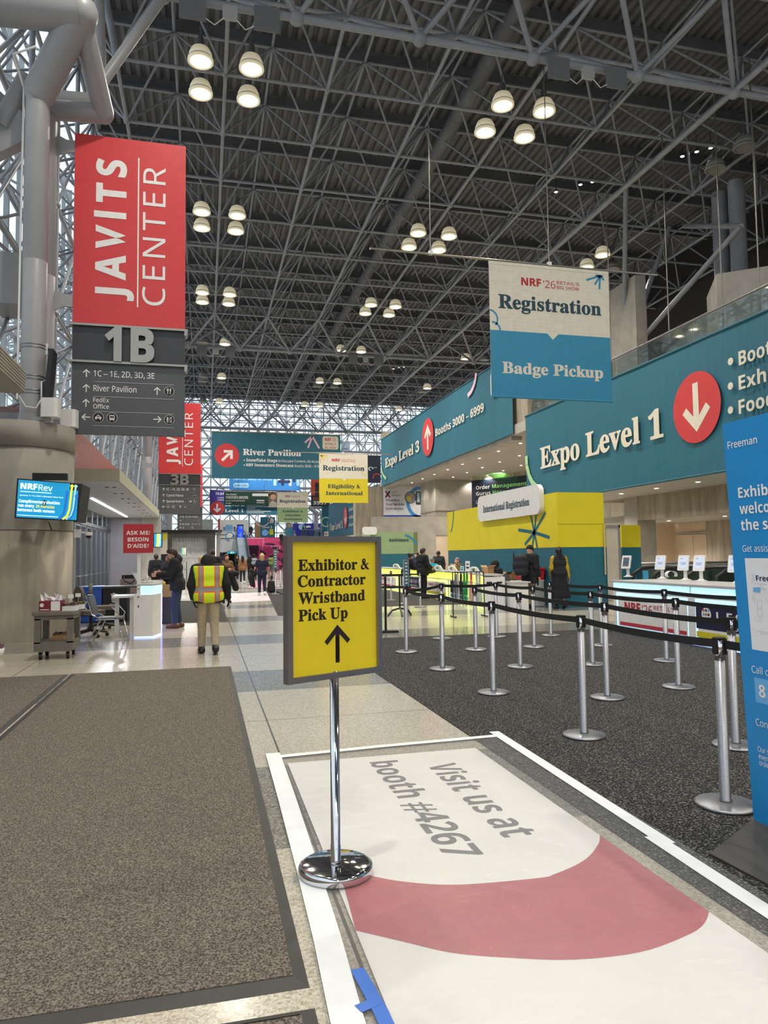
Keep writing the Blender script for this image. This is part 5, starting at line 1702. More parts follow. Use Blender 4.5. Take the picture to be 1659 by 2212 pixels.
# sage booth further back
t = thing('assistance_booth', 'sage green over teal booth wall reading Assistance', 'booth', (9, 36.5, 0), world=True)
xa, xb = gy(800, 1150, 36).x, gy(893, 1150, 36).x; xc = gy(902, 1150, 36).x
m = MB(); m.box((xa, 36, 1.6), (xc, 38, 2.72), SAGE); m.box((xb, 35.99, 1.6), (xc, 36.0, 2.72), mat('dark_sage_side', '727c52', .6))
P = Panel(m, (xa, 35.99, 1.6), (1, 0, 0), (0, 0, 1), xb - xa, 1.12); P.text('Assistance', .42, .57, .89, .16, INK, 'serif', 1); P.arc(.7, .05, .95, 25, 75, .1, CYAN, 2)
m.build('sage_upper_wall', t)
m = MB(); m.box((xa, 36.01, 0), (xc, 38, 1.6), TEALW); m.build('teal_lower_wall', t)
q1_, q2_ = gy(805, 1150, 35.9), gy(824, 1138, 35.9)
m = MB(); m.rbox((gy(783, 1150, 35.9).x, 35.85, 2.6), (gy(814, 1150, 35.9).x, 35.98, 3.0), .12, WHITEM, axis=1); m.build('pill_sign', t)

# ---------------------------------------------------------------- yellow lit registration counter
LY = mat('yellow_light_panel', 'e8f07a', .4, emit=1.25, ecol='e6f24a')
LY2 = mat('pale_yellow_light_panel', 'dff0a0', .4, emit=.8, ecol='d8ee78')
t = thing('registration_counter', 'long white registration counter with glowing yellow strip and printed fronts', 'counter', (8.3, 25, 0), world=True)
segs = [((7.98, 33.6), (7.98, 29.4)), ((7.98, 29.4), (7.95, 25.6)), ((7.95, 25.6), (7.95, 22.9)), ((7.95, 22.9), (7.78, 20.5)), ((7.78, 20.5), (7.36, 18.3))]
m = MB(); bp = [(7.98, 33.6), (7.98, 29.4), (7.95, 25.6), (7.95, 22.9), (7.78, 20.5), (7.36, 18.3), (7.9, 18.2), (8.2, 20.4), (8.45, 23), (8.5, 33.6)]
m.prism([(x + .03, y) for x, y in bp], .0075, .9, WHITEM); m.build('body', t)
m = MB(); m.prism([(x - .05, y) for x, y in bp], .93, .975, mat('grey_worktop', 'bdbcba', .35)); m.build('worktop', t)
for k, (p0, p1) in enumerate(segs):
    m = MB(); P = up_panel(m, (p0[0], p0[1], .0), (p1[0], p1[1], .0), .93, .006)
    P.rect(.01, .76, .99, .99, LY, 1); m.build('light_box', t)
    m = MB(); P = up_panel(m, (p0[0], p0[1], .0), (p1[0], p1[1], .0), .93, .004)
    P.rect(0, .0, 1, .76, WHITEM, 1); P.rect(.03, .1, .97, .72, LY2, 2); P.rect(.1, .13, .9, .62, WHT, 3); P.rect(.02, .01, .98, .07, LY2, 2)
    if k == 0 or k == 2:
        nrf_logo(P, .2, .45, .8, .1, l=4); P.rect(.12, .16, .9, .25, NRF if k == 0 else YEL, 4)
    elif k == 1 or k == 3:
        P.rect(.1, .3, .92, .72, NAVP, 4); logo_dots(P, .22, .55, .08, 5); P.text('LEGION', .34, .48, .85, .13, WHT, 'bold', 5, space=1.4); P.text('Booth 6202', .5, .34, .75, .06, WHT, 'bold', 5); P.rect(.1, .14, .92, .25, (NRF, CYAN)[k == 3], 4)
    else:
        P.rect(.05, .14, .95, .68, mat('pale_mint_panel', 'd3e8c6', .5), 4)
    m.build('front_panel', t)
m = MB()
P = up_panel(m, (7.36, 18.28, 0), (7.9, 18.18, 0), .9, .004)
P.rect(0, 0, 1, 1, WHITEM, 1); P.rrect(.1, .8, .4, .86, .025, BLK, 2); P.rrect(.6, .8, .9, .86, .025, BLK, 2)
m.build('end_panel', t)
# low white desk beside it
t = thing('low_desk', 'low white desk joined to the near end of the yellow lit counter', 'desk', (8.3, 17.95, 0), world=True)
m = MB(); m.box((7.98, 17.75, 0), (8.4, 18.2, .74), WHITEM); m.build('body', t)
m = MB(); m.box((7.95, 17.7, .74), (8.45, 18.25, .78), mat('grey_worktop', 'bdbcba', .35)); m.build('top', t)

# hanging lanyards on a rail
LCOL = [mat('black_white_lanyard', '2b2b2e', .7, ns=60, na=.9), mat('white_lanyard', 'e9e9ea', .7), mat('navy_lanyard', '26262e', .7, ns=70, na=.8), mat('green_lanyard', '2d9a4e', .7, ns=50, na=.4), mat('pink_lanyard', 'd8457a', .7), mat('dotted_lanyard', 'b9bac2', .7, ns=45, na=.6)]
LNAM = ['black and white patterned', 'plain white', 'dark navy', 'green', 'pink', 'white dotted']
yv = 16.6
for k, (u, ci) in enumerate(((984, 0), (989, 1), (996, 2), (1003, 3), (1009, 3), (1018, 4), (1030, 5), (1036, 5))):
    p = gy(u, 1262, yv)
    t = thing('lanyard_bundle', '%s bundle of lanyards, %s from the yellow sign on the rail' % (LNAM[ci], ORD[k]), 'lanyards', (p.x, yv, .25), group='lanyards hanging by the lit counter')
    m = MB()
    rnd = random.Random(k)
    for q in range(9):
        dx = (q - 4) * .011; dz = rnd.uniform(-.08, .12)
        q0 = rnd.uniform(-.02, .02); m.tube((dx, q0, .12 + dz), (dx * .55, 0, .8), .0042, LCOL[ci if q % 3 else (ci + 1) % 3 if ci < 3 else ci], 4)
        m.tube((dx, 0, .12 + dz), (dx + rnd.uniform(-.015, .015), 0, .05 + dz), .004, BRUSH, 5)
    m.build('straps', t)
    m = MB(); m.tube((0, 0, .8), (0, 0, .86), .012, BLK, 6); m.build('hook', t)
a_, b_ = gy(978, 1262, yv), gy(1045, 1262, yv)
t = thing('lanyard_rail', 'thin black rail on two posts carrying the lanyards', 'rail', ((a_.x + b_.x) / 2, yv, 0), world=True)
m = MB(); m.tube((a_.x, yv, 1.09), (b_.x, yv, 1.09), .012, BLK, 6); m.build('bar', t)
for x_ in (a_.x, b_.x):
    m = MB(); m.tube((x_, yv, 0), (x_, yv, 1.09), .014, BLK, 6); m.tube((x_, yv - .2, .02), (x_, yv + .2, .02), .018, BLK, 6); m.build('post', t)

# skirted tables, red bin, laptop
SKIRT = mat('white_table_skirt', 'cfd0d4', .7)
t = thing('skirted_table', 'long table with pleated white skirt before the teal booth wall', 'table', (9.0, 19.6, 0), world=True)
m = MB(); m.box((8.5, 19.0, .73), (9.5, 19.75, .76), WHITEM); m.build('top', t)
m = MB(); vs, fs = [], []
pth = [(8.5, 19.75), (8.5, 19.0), (9.5, 19.0)]
pp = []
for (x0, y0), (x1, y1) in zip(pth, pth[1:]):
    n = int(math.dist((x0, y0), (x1, y1)) / .03)
    for k in range(n):
        s = k / n; pp.append((x0 + (x1 - x0) * s, y0 + (y1 - y0) * s))
for k, (x, y) in enumerate(pp):
    o = .018 * math.sin(k * 1.3); vs += [(x - o, y - o, .74), (x - o * 2, y - o * 2, .02)]
fs = [(2 * k, 2 * k + 1, 2 * k + 3, 2 * k + 2) for k in range(len(pp) - 1)]
m.add(vs, fs, SKIRT, True); m.build('skirt', t)
t = thing('storage_bin', 'bright red plastic bin with lid on the skirted table', 'bin', (9.25, 19.4, .762))
REDB = mat('red_plastic', 'cf2430', .4)
m = MB(); m.prism([(-.28, 0), (.28, 0), (.32, .3), (-.32, .3)], -.3, .3, REDB, axis=1); m.build('tub', t)
m = MB(); m.rbox((-.34, -.33, .3), (.34, .33, .345), .03, REDB); m.build('lid', t)
m = MB(); m.box((-.3245, -.15, .1), (-.3, .05, .22), WHITEM); m.lathe([(0, 0), (.06, 0)], WHITEM, 14, caps=False, M=Matrix.Translation((-.1, -.3015, .16)) @ Matrix.Rotation(PI / 2, 4, 'X')); m.build('paper_label', t)
t = thing('laptop', 'dark laptop open on the skirted table beside the red bin', 'laptop', (8.72, 19.35, .762), .3)
m = MB(); m.rbox((-.17, -.12, 0), (.17, .12, .018), .01, BLK); m.build('keyboard_base', t)
m = MB(); m.box((-.17, .11, .015), (.17, .125, .25), BLK, Matrix.Rotation(-.12, 4, 'X')); m.build('screen_lid', t)
# items on the lit counter
rnd = random.Random(3)
def paper_arch(u, v, lab, y):
    p = gz(u, v, .975)
    t = thing('badge_printer', lab, 'printer', (p.x, p.y, .975), -.7)
    m = MB()
    ring_o = [(.11 * math.cos(a) - .02, .10 * math.sin(a) + .11) for a in [PI * 2 * k / 16 for k in range(16)]]
    ring_i = [(.06 * math.cos(a) - .02, .055 * math.sin(a) + .11) for a in [PI * 2 * k / 16 for k in range(16)]]
    vs = [(x, s, z) for s in (-.06, .06) for x, z in ring_o] + [(x, s, z) for s in (-.06, .06) for x, z in ring_i]
    fs = []
    for k in range(16):
        j = (k + 1) % 16
        fs += [(k, j, 16 + j, 16 + k), (32 + j, 32 + k, 48 + k, 48 + j), (k, 32 + k, 32 + j, j), (16 + k, 16 + j, 48 + j, 48 + k)]
    m.add(vs, fs, WHITEM, True); m.build('roll_cover', t)
    m = MB(); m.prism([(.02, 0), (.2, 0), (.06, .2), (.02, .2)], -.05, .05, WHITEM, axis=1); m.build('stand', t)
paper_arch(947, 1234.5, 'white ring-shaped badge printer on the lit counter before the bald man', 0)
paper_arch(977, 1236, 'white ring-shaped badge printer in front of the grey haired man', 0)
paper_arch(1025, 1240.5, 'white ring-shaped badge printer nearest the hooded person', 0)
paper_arch(856, 1229, 'white badge printer at the far end of the lit counter', 0)
for (u, v, w_, h_, lab, c_) in ((998, 1237, .11, .2, 'small pale blue upright card on the lit counter', SKYB), (1010, 1239, .13, .36, 'tall white notice holder on the lit counter', WHITEM)):
    p = gz(u, v, .975)
    t = thing('notice_holder', lab, 'notice', (p.x, p.y, .975), -.5)
    m = MB(); m.box((-w_ / 2, -.004, 0), (w_ / 2, .004, h_), c_, Matrix.Rotation(-.15, 4, 'X')); P = Panel(m, (-w_ / 2, -.005, 0), (1, 0, 0), (0, .15, 1), w_, h_); P.lift = .001; P.rect(.2, .7, .8, .8, NAVY, 1); P.rect(.2, .4, .8, .55, NAVY, 1); m.build('card', t)
    m = MB(); m.box((-w_ / 2, -.03, 0), (w_ / 2, .05, .008), glass_mat('acrylic', (.9, .9, .92, 1), .12)); m.build('foot', t)
KRAFT = mat('kraft_cardboard', 'b58d62', .7, ns=8, na=.1)
for (x, y, z, s, lab) in ((7.85, 19.2, .975, .24, 'open brown box on the lit counter by the hooded person'), (8.2, 22.8, .975, .24, 'brown box on the lit counter behind the grey haired man'), (8.7, 19.56, .762, .24, 'brown cardboard box standing on the skirted table end')):
    t = thing('cardboard_box', lab, 'box', (x, y, z), .4)
    m = MB(); h = s * .7
    m.box((-s / 2, -s / 2, 0), (s / 2, -s / 2 + .008, h), KRAFT); m.box((-s / 2, s / 2 - .008, 0), (s / 2, s / 2, h), KRAFT); m.box((-s / 2, -s / 2, 0), (-s / 2 + .008, s / 2, h), KRAFT); m.box((s / 2 - .008, -s / 2, 0), (s / 2, s / 2, h), KRAFT); m.box((-s / 2, -s / 2, 0), (s / 2, s / 2, .01), KRAFT); m.build('body', t)
    for sg in (-1, 1):
        m = MB(); m.box((-s / 2, -.004, 0), (s / 2, .004, s * .4), KRAFT, Matrix.Translation((0, sg * s / 2, h)) @ Matrix.Rotation(-sg * .9, 4, 'X')); m.build('flap', t)
# ---------------------------------------------------------------- left columns and the branching tubes
PIPE = mat('grey_column_paint', '9b9a9c', 0.4, ns=1.2, na=.06)
def column(cx, cy, r, top, z1=2.07, z2=3.63, simple=False, tops=11.0):
    m = MB()
    m.lathe([(r, 0), (r, z1 - .012), (r - .02, z1 - .01), (r - .02, z1 + .01), (r, z1 + .012)], CONC, 48, (cx, cy, 0), caps=False)
    m.lathe([(r, z1 + .012), (r, z2 - .015), (r - .03, z2 - .012), (r - .03, z2 + .012), (r + .02, z2 + .015), (r + .02, top), (0, top)], CONCL, 48, (cx, cy, 0), caps=False)
    m.build('pillar', kind='structure')
    m = MB()
    rp = .228
    for dx in (.26,):
        for dy in (-.34, .4):
            m.lathe([(rp, top - .02), (rp, 7.35), (rp - .006, 7.36), (rp, 7.37), (rp, tops)], PIPE, 24, (cx + dx, cy + dy, 0), caps=False)
    return m
CXL, CYL = -3.5, 15.35
m = column(CXL, CYL, .955, 4.12, tops=10.75)
A0 = Vector((CXL + .26, CYL - .34, 10.75))
Bn = gy(172, 28, 14.2); Cn = gy(224, 246, 15.6); Dn = gy(95, 236, 15.75); En = gy(-60, 4, 14.2)
m.tube(A0, Bn, .30, PIPE, 24); m.sphere(A0, .262, PIPE, 10)
m.tube(En, Bn, .36, PIPE, 24); m.sphere(Bn, .34, PIPE, 12)
m.tube(Bn, Cn, .21, PIPE, 24); m.tube(Dn, Cn, .20, PIPE, 20); m.sphere(Cn, .205, PIPE, 10)
q = gy(20, 208, 16.6); q2 = gy(200, 222, 16.6)
m.tube(q, q2, .2, PIPE, 16)
m.tube(gy(2, 275, 15.3), gy(60, 170, 15.3), .2, PIPE, 16)
c = gy(219, 180, 15.9); m.tube(c, gy(350, -5, 16.4), .115, PIPE, 16); m.tube(gy(214, 0, 17), gy(218, 165, 17), .12, PIPE, 12)
m.tube(gy(229, 2, 18.5), gy(252, 120, 18.5), .1, TUBE, 10); m.tube(gy(230, 160, 17.5), gy(335, 0, 18.2), .08, TUBE, 10)
m.prism([(gy(0, 200, 15.2).x - .3, gy(0, 200, 15.2).z + .3), (gy(47, 240, 15.2).x, gy(47, 240, 15.2).z), (gy(47, 305, 15.2).x, gy(47, 305, 15.2).z), (gy(20, 318, 15.2).x, gy(20, 318, 15.2).z), (gy(0, 350, 15.2).x - .3, gy(0, 350, 15.2).z)], 15.2, 15.5, PIPE, axis=1)
a_, b_ = gy(-20, 545, 15.5), gy(46, 660, 15.5)
m.rbox((a_.x, 15.4, b_.z), (b_.x, 16.4, a_.z), .05, PIPE)
m.build('pillar', kind='structure')
m = MB()
xq = A0.x - .25
m.path([(xq, CYL - .45, 4.6), (xq, CYL - .42, 8.0), (xq + .02, CYL - .45, 10.8), gy(70, 130, 14.15) + Vector((-.3, -.1, 0)), gy(78, 100, 14.0)], .022, WHITEM, 6)
m.build('conduit', label='thin pale conduit running up the front grey column', cat='conduit', loc=(xq, CYL - .45, 4.6))
m = MB()
for z in (5.62, 5.68, 5.0, 5.06, 4.72, 4.78):
    m.lathe([(.231, z - .008), (.236, z - .008), (.236, z + .008), (.231, z + .008)], SATIN, 24, (A0.x, A0.y, 0), caps=False)
t = thing('panel_antenna', 'slim black tilted panel strapped to the front grey column', 'antenna', (A0.x + .4, A0.y, 4.7), world=True)
m.build('strap', t)
a_, b_ = gy(116, 762, 14.9), gy(103, 882, 14.9)
m = MB(); d_ = (a_ - b_)
m.prism([(b_.x - .03, b_.z), (b_.x + .06, b_.z), (a_.x + .05, a_.z), (a_.x - .03, a_.z)], 14.6, 15.0, BLK, axis=1); m.build('panel', t)
for z, zz in ((5.62, a_.z - .12), (4.72, b_.z + .06)):
    m = MB(); m.box((A0.x + .2, A0.y - .03, z - .1), (A0.x + .26, A0.y + .03, z + .12), WHITEM); m.tube((A0.x + .26, A0.y, z + .03), (b_.x + .05 if z < 5 else a_.x, 14.85, zz), .02, BLK, 6); m.build('mount', t)
m = MB(); m.path([gy(104, 820, 14.9), gy(90, 825, 14.8), gy(90, 862, 14.7), gy(78, 882, 14.7), gy(55, 878, 14.7), gy(40, 855, 14.6)], .018, WHITEM, 6); m.build('cable', t)
for (u, v, yv, lab) in ((109, 905, 14.55, 'white rounded speaker box on top of the front drum column'), (149, 935, 15.6, 'grey rounded speaker box at the back of the front drum column')):
    p = gy(u, v, yv)
    t = thing('speaker_box', lab, 'speaker', (p.x, yv, 4.14), -.2)
    m = MB(); m.rbox((-.16, -.12, .06), (.16, .14, .42), .07, WHITEM, seg=5); m.build('cabinet', t)
    m = MB(); m.box((-.34, -.03, 0.0), (0, .03, .07), GREYM); m.build('bracket', t)
for yc in (43.6, 71.6):
    m = column(-3.5, yc, .955, 4.12, tops=14.6)
    m.sphere((-3.2, yc, 14.5), .3, PIPE, 8); m.tube((-3.2, yc, 12.6), (-1.0, yc + .9, 14.5), .14, PIPE, 12); m.tube((-3.2, yc, 12.6), (-3.9, yc + .9, 16), .14, PIPE, 12)
    m.build('pillar', kind='structure')

# ribbed canopy edge at the far upper left
a_ = gy(56, 803, 13.5); b_ = gy(53, 850, 13.5)
m = MB(); m.box((-7, 8.5, b_.z), (a_.x - .03, 13.5, a_.z), SOFF)
for k in range(7):
    z = b_.z + (a_.z - b_.z) * (k + .3) / 7; m.box((a_.x - .04, 8.5, z), (a_.x, 13.52, z + (a_.z - b_.z) * .09), CONCL)
m.build('trim_6', kind='structure')
# vestibule block, canopy, doors
GRAN = mat('red_granite', '866058', .25, ns=14, na=.25)
PANW = mat('grey_metal_wall', '88868c', .4, ns=1.5, na=.06)
m = MB(); m.box((-6.2, 17.7, 3.4), (-3.3, 34.4, 5.0), GRAN); m.box((-6.3, 17.6, 3.4), (-2.95, 18.0, 4.85), PANW); m.box((-6.2, 34.4, 0), (-4.1, 97, 4.2), PANW)
m.build('wall_left', kind='structure')
m = MB(); m.box((-5.2, 18.4, 3.4), (-2.0, 34.2, 3.70), mat('cream_fascia', 'b9b7a4', .5)); m.box((-5.2, 18.42, 3.37), (-2.03, 34.2, 3.4), mat('white_soffit_sheet', 'c9c9cb', .3, ns=3, na=.05))
m.build('ceiling_canopy', kind='structure')
t = thing('linear_light', 'thin glowing strip light under the left canopy', 'light', (-3.3, 28, 3.36), world=True)
m = MB(); m.box((-3.36, 23.2, 3.35), (-3.28, 33.4, 3.372), mat('strip_glow', 'ffffff', emit=7, ecol='f3f4ff')); m.build('diffuser', t)
li = bpy.data.lights.new('strip_beam', 'AREA'); li.shape = 'RECTANGLE'; li.size = .08; li.size_y = 10; li.energy = 160; li.color = (.95, .96, 1)
lo = bpy.data.objects.new('strip_beam', li); COL.objects.link(lo); lo.parent = t; lo.location = (0, 0, -.03)
for k in range(8):
    t = thing('canopy_spot', 'tiny dark twin spot under the left canopy edge, %s from the front' % ORD[k], 'downlight', (-2.35, 19.6 + 1.85 * k, 3.37), group='twin spots under the canopy edge')
    for s in (-1, 1):
        m = MB(); m.lathe([(0, -.012), (.045, -.012), (.05, 0)], BLK, 10, (s * .09, 0, 0), caps=False); m.build('lamp_hole', t)
m = MB(); m.box((-4.25, 18.6, 2.73), (-4.1, 34.3, 2.86), SLATED); m.box((-4.25, 18.6, 0), (-4.05, 18.9, 3.4), GREYM)
for k in range(11): m.box((-4.22, 19.6 + 1.4 * k, 2.86), (-4.16, 19.64 + 1.4 * k, 3.38), GREYM)
m.box((-4.2, 18.8, 2.86), (-4.18, 34.3, 3.38), glass_mat('door_glass', (.62, .68, .7, 1), .3))
m.build('trim_7', kind='structure')
for k in range(12):
    y0 = 19.0 + 1.27 * k
    t = thing('glass_door', 'tall steel framed glass door under the left canopy, %s from the front' % ORD[k], 'door', (-4.18, y0 + .6, 0), group='glass doors under the canopy', world=True)
    m = MB(); m.box((-4.19, y0 + .06, .1), (-4.17, y0 + 1.17, 2.68), glass_mat('door_glass', (.62, .68, .7, 1), .3)); m.build('glass', t)
    m = MB()
    for ya, yb_ in ((y0, y0 + .07), (y0 + 1.16, y0 + 1.23)): m.box((-4.22, ya, 0), (-4.13, yb_, 2.73), SATIN)
    m.box((-4.22, y0, 0), (-4.13, y0 + 1.23, .12), SATIN); m.box((-4.22, y0, 2.66), (-4.13, y0 + 1.23, 2.73), SATIN); m.build('frame', t)
    m = MB(); m.tube((-4.06, y0 + .2, .95), (-4.06, y0 + 1.05, .95), .018, SATIN, 8)
    for yy in (y0 + .25, y0 + 1.0): m.tube((-4.06, yy, .95), (-4.15, yy, .95), .012, SATIN, 6)
    m.build('push_bar', t)
m = MB(); m.box((-4.1, 34.3, 0), (-2.75, 34.6, 3.4), PANW); m.box((-2.75, 34.2, 0), (-1.95, 34.9, 3.42), CONCL); m.box((-3.4, 34.28, 2.1), (-2.8, 34.3, 2.12), SLATED)
m.build('wall_back_left', kind='structure')
m = MB(); m.box((-3.1, 18.2, 0), (-2.98, 18.45, 3.4), GREYM); m.box((-3.9, 17.9, 0), (-3.55, 18.3, 3.4), PANW); m.build('trim_8', kind='structure')
p = gy(168, 1152, 18.15)
t = thing('dome_camera', 'white dome security camera on an arm under the left canopy', 'camera', (p.x, 18.15, p.z), world=True)
m = MB(); m.box((p.x - .08, 18.1, p.z - .1), (p.x + .06, 18.2, p.z + .09), WHITEM); m.tube((p.x + .03, 18.15, p.z + .03), (p.x + .24, 18.15, p.z), .03, WHITEM, 10); m.build('arm', t)
m = MB(); m.lathe([(0, .06), (.08, .05), (.09, 0), (.09, -.03), (0, -.03)], WHITEM, 16, (p.x + .24, 18.15, p.z - .03)); m.build('housing', t)
m = MB(); m.sphere((p.x + .24, 18.15, p.z - .06), .065, BLK, 8); m.build('lens_dome', t)

# screens on the drum column
SCY = mat('screen_cyan', '0a8fc4', .3, emit=.55, ecol='0f97cc'); SYEL = mat('screen_yellow', 'f2dc2e', .3, emit=.6, ecol='f2dc2e'); SW = mat('screen_white', 'ffffff', .3, emit=.8, ecol='ffffff'); SBL = mat('screen_blue', '1c6fd0', .3, emit=.4, ecol='1479d6'); SMN = mat('screen_mint', '9fd9d6', .3, emit=.5, ecol='9fd9d6')
tv = thing('wall_screen', 'screen showing shuttle notice with yellow arrow, hung on the drum column', 'screen', (-2.75, 14.05, 2.6), world=True)
c4 = [gy(31, 1119, 14.0), gy(168, 1126, 14.25), gy(177, 1045, 14.25), gy(37, 1033, 14.0)]
m = MB(); P = Panel(m, c4[0], c4[1] - c4[0], c4[3] - c4[0], (c4[1] - c4[0]).length, (c4[3] - c4[0]).length); P.N = (c4[1] - c4[0]).cross(c4[3] - c4[0]).normalized(); P.lift = .006
bkk = [p_ - P.N * .07 for p_ in c4]
m.add(c4 + bkk, [(0, 1, 2, 3), (7, 6, 5, 4), (0, 4, 5, 1), (1, 5, 6, 2), (2, 6, 7, 3), (3, 7, 4, 0)], BLK); m.build('bezel', tv)
m = MB(); P.mb = m
P.rect(.025, .03, .975, .965, SCY, 1)
P.text('NRF', .06, .74, .32, .15, SW, 'heavy', 3); P.text('Rev', .34, .73, .56, .15, SW, 'sans', 3)
P.rect(.06, .67, .55, .685, SW, 3); P.text('January 11–12, 2026 | Sheraton New York', .055, .57, .74, .028, SW, 'semi', 3)
P.text('Complimentary shuttles', .05, .40, .69, .075, SW, 'bold', 3); P.text('run every', .045, .29, .29, .075, SW, 'bold', 3); P.text('20 minutes', .315, .29, .61, .075, SYEL, 'bold', 3); P.text('between both venues', .04, .18, .615, .075, SW, 'bold', 3); P.rect(.04, .075, .68, .088, SW, 3)
for x_, col, top, w_ in ((.80, SBL, .78, .045), (.87, SYEL, .95, .035), (.93, SMN, .95, .03), (.955, SBL, .7, .03)):
    P.stroke([(x_ - .12, .03), (x_ - .05, .12), (x_ - .02, .3), (x_, top - .04)], w_, col, 2 + x_ * .2); P.arrow(x_, top - .06, .09, 90, w_, col, 3)
m.build('display', tv)
m = MB(); a_, b_ = gy(70, 1036, 14.1), gy(145, 1024, 14.1); m.box((a_.x, 14.08, a_.z), (b_.x, 14.2, b_.z + .01), BLK); m.build('sensor_bar', tv)
m = MB(); m.box((-2.9, 14.1, 2.5), (-2.8, 14.7, 2.6), BLK); m.tube((-2.75, 14.15, 2.2), (-2.73, 14.35, 2.05), .012, BLK, 6); m.build('wall_arm', tv)
m = MB(); c5 = [gy(166, 1128, 14.5), gy(186, 1130, 15.4), gy(195, 1054, 15.4), gy(178, 1046, 14.5)]
nn = Vector((-.06, 0, 0)); b5 = [p_ + nn for p_ in c5]
m.add(c5 + b5, [(0, 1, 2, 3), (7, 6, 5, 4), (0, 4, 5, 1), (1, 5, 6, 2), (2, 6, 7, 3), (3, 7, 4, 0)], BLK)
t2 = thing('wall_screen', 'black back of a second screen behind the shuttle notice screen', 'screen', (-2.4, 15, 2.6), world=True)
m.build('case', t2); m = MB(); m.box((-2.62, 14.7, 2.5), (-2.45, 14.9, 2.62), BLK); m.build('wall_arm', t2)

# ---------------------------------------------------------------- white help counter with red sign
AX0, AX1, AY = -1.43, -.955, 14.6
zt_ = gy(303, 1285, AY).z; ztop = gy(303, 1262, AY).z
t = thing('help_counter', 'white help counter with glowing front and round ended slots', 'counter', (-1.2, 15.9, 0), world=True)
m = MB(); pr = [(AX0 + .12, AY), (AX1, AY - .03), (AX1 + .12, AY + .5), (AX1 + .02, 17.2), (AX0 + .1, 17.2)]
m.prism(pr, .03, zt_, WHITEM); m.prism([(x + .01, y + .03) for x, y in pr], 0.001, .03, LBL2); 
P = Panel(m, (AX0 + .12, AY, 0), (1, 0, 0), (0, 0, 1), AX1 - AX0 - .12, zt_); P.lift = .004
P.rrect(.2, .70, .48, .76, .022, BLK, 2); P.rrect(.58, .715, .86, .775, .022, BLK, 2); P.rrect(.56, .05, .65, .22, .022, BLK, 2)
m.build('body', t)
m = MB(); m.prism([(x + .0, y + .0) for x, y in [(AX0 + .2, AY + .01), (AX1 + .01, AY - .02), (AX1 + .13, AY + .5), (AX1 + .03, 17.2), (AX0 + .2, 17.2)]], zt_, ztop - .03, LBL); m.build('light_box', t)
m = MB(); m.prism([(AX0 + .15, AY - .02), (AX1 + .01, AY - .05), (AX1 + .14, AY + .5), (AX1 + .04, 17.25), (AX0 + .15, 17.25)], ztop - .03, ztop, mat('grey_worktop', 'bdbcba', .35)); m.build('worktop', t)
m = MB(); P = up_panel(m, (AX1 + .12, AY + .52, .1), (AX1 + .025, 17.1, .1), zt_ - .14, .006)
P.rect(0, 0, 1, 1, LBL2, 1); P.rect(.08, .1, .92, .93, mat('lilac_light_panel', 'b9b2ee', .4, emit=.7, ecol='a79cf0'), 2); P.rect(.12, .15, .5, .85, mat('magenta_light_panel', 'c05a9a', .4, emit=.5, ecol='c65a9c'), 3); P.text('HELP', .2, .45, .45, .12, WHT, 'bold', 4); m.build('front_panel', t)
m = MB(); m.box((AX0 - .3, AY + .25, .76), (AX0 + .2, AY + .9, .8), WHITEM); m.box((AX0 + .02, AY + .3, 0), (AX0 + .1, AY + .34, .76), WHITEM); m.box((AX0 - .28, AY + .5, 0), (AX0 - .2, AY + .54, .76), WHITEM); m.build('side_shelf', t)
t = thing('help_sign', 'red square sign on a white post reading ASK ME / BESOIN D’AIDE?', 'sign', gy(300, 1285, AY), world=True)
a_, b_ = gy(296, 1290, AY + .02), gy(304.5, 1190, AY + .02)
m = MB(); m.box((a_.x, AY - .02, .79), (b_.x, AY + .06, b_.z + .3), WHITEM)
for v in (1272, 1289): p = gy(299, v, AY - .02); m.tube((p.x, AY - .03, p.z), (p.x, AY - .01, p.z), .011, BLK, 8)
m.build('post', t)
a_, b_ = gy(266, 1195, AY - .04), gy(331.5, 1132, AY - .04)
m = MB(); m.box((a_.x, AY - .05, a_.z), (b_.x, AY - .015, b_.z), mat('red_sign_board', 'b4262f', .5)); P = Panel(m, (a_.x, AY - .051, a_.z), (1, 0, 0), (0, 0, 1), b_.x - a_.x, b_.z - a_.z); P.lift = .001
P.text('ASK ME/', .1, .63, .9, .135, WHT, 'bold', 1); P.text('BESOIN', .15, .4, .84, .135, WHT, 'bold', 1); P.text("D'AIDE?", .15, .18, .85, .135, WHT, 'bold', 1); m.build('board', t)
t = thing('laptop', 'grey laptop open on the white help counter', 'laptop', (-1.15, 15.3, ztop), 1.3)
m = MB(); m.rbox((-.16, -.11, 0), (.16, .11, .016), .01, GREYM); m.build('keyboard_base', t)
m = MB(); m.box((-.16, .0, 0), (.16, .012, .22), GREYM, Matrix.Translation((0, .1, .01)) @ Matrix.Rotation(-.5, 4, 'X')); m.build('screen_lid', t)
m = MB(); m.lathe([(0, 0), (.03, 0), (.03, .1), (.012, .13), (.012, .16), (0, .16)], WHITEM, 12, (-1.2, 16.4, ztop)); m.build('lotion_bottle', label='small white bottle on the help counter', cat='bottle', loc=(-1.2, 16.4, ztop))
t = thing('paper_bag', 'brown paper bag with yellow top standing behind the help counter', 'bag', (gy(357, 1275, 17.6).x, 17.6, 0))
m = MB(); m.box((-.16, -.12, .62), (.18, .12, .9), KRAFT); m.build('body', t); m = MB(); m.box((-.12, -.1, 0), (.14, .1, .62), SLATED); m.build('stand', t); m = MB(); m.sphere((-.05, 0, .93), .06, YEL, 6); m.build('contents', t)

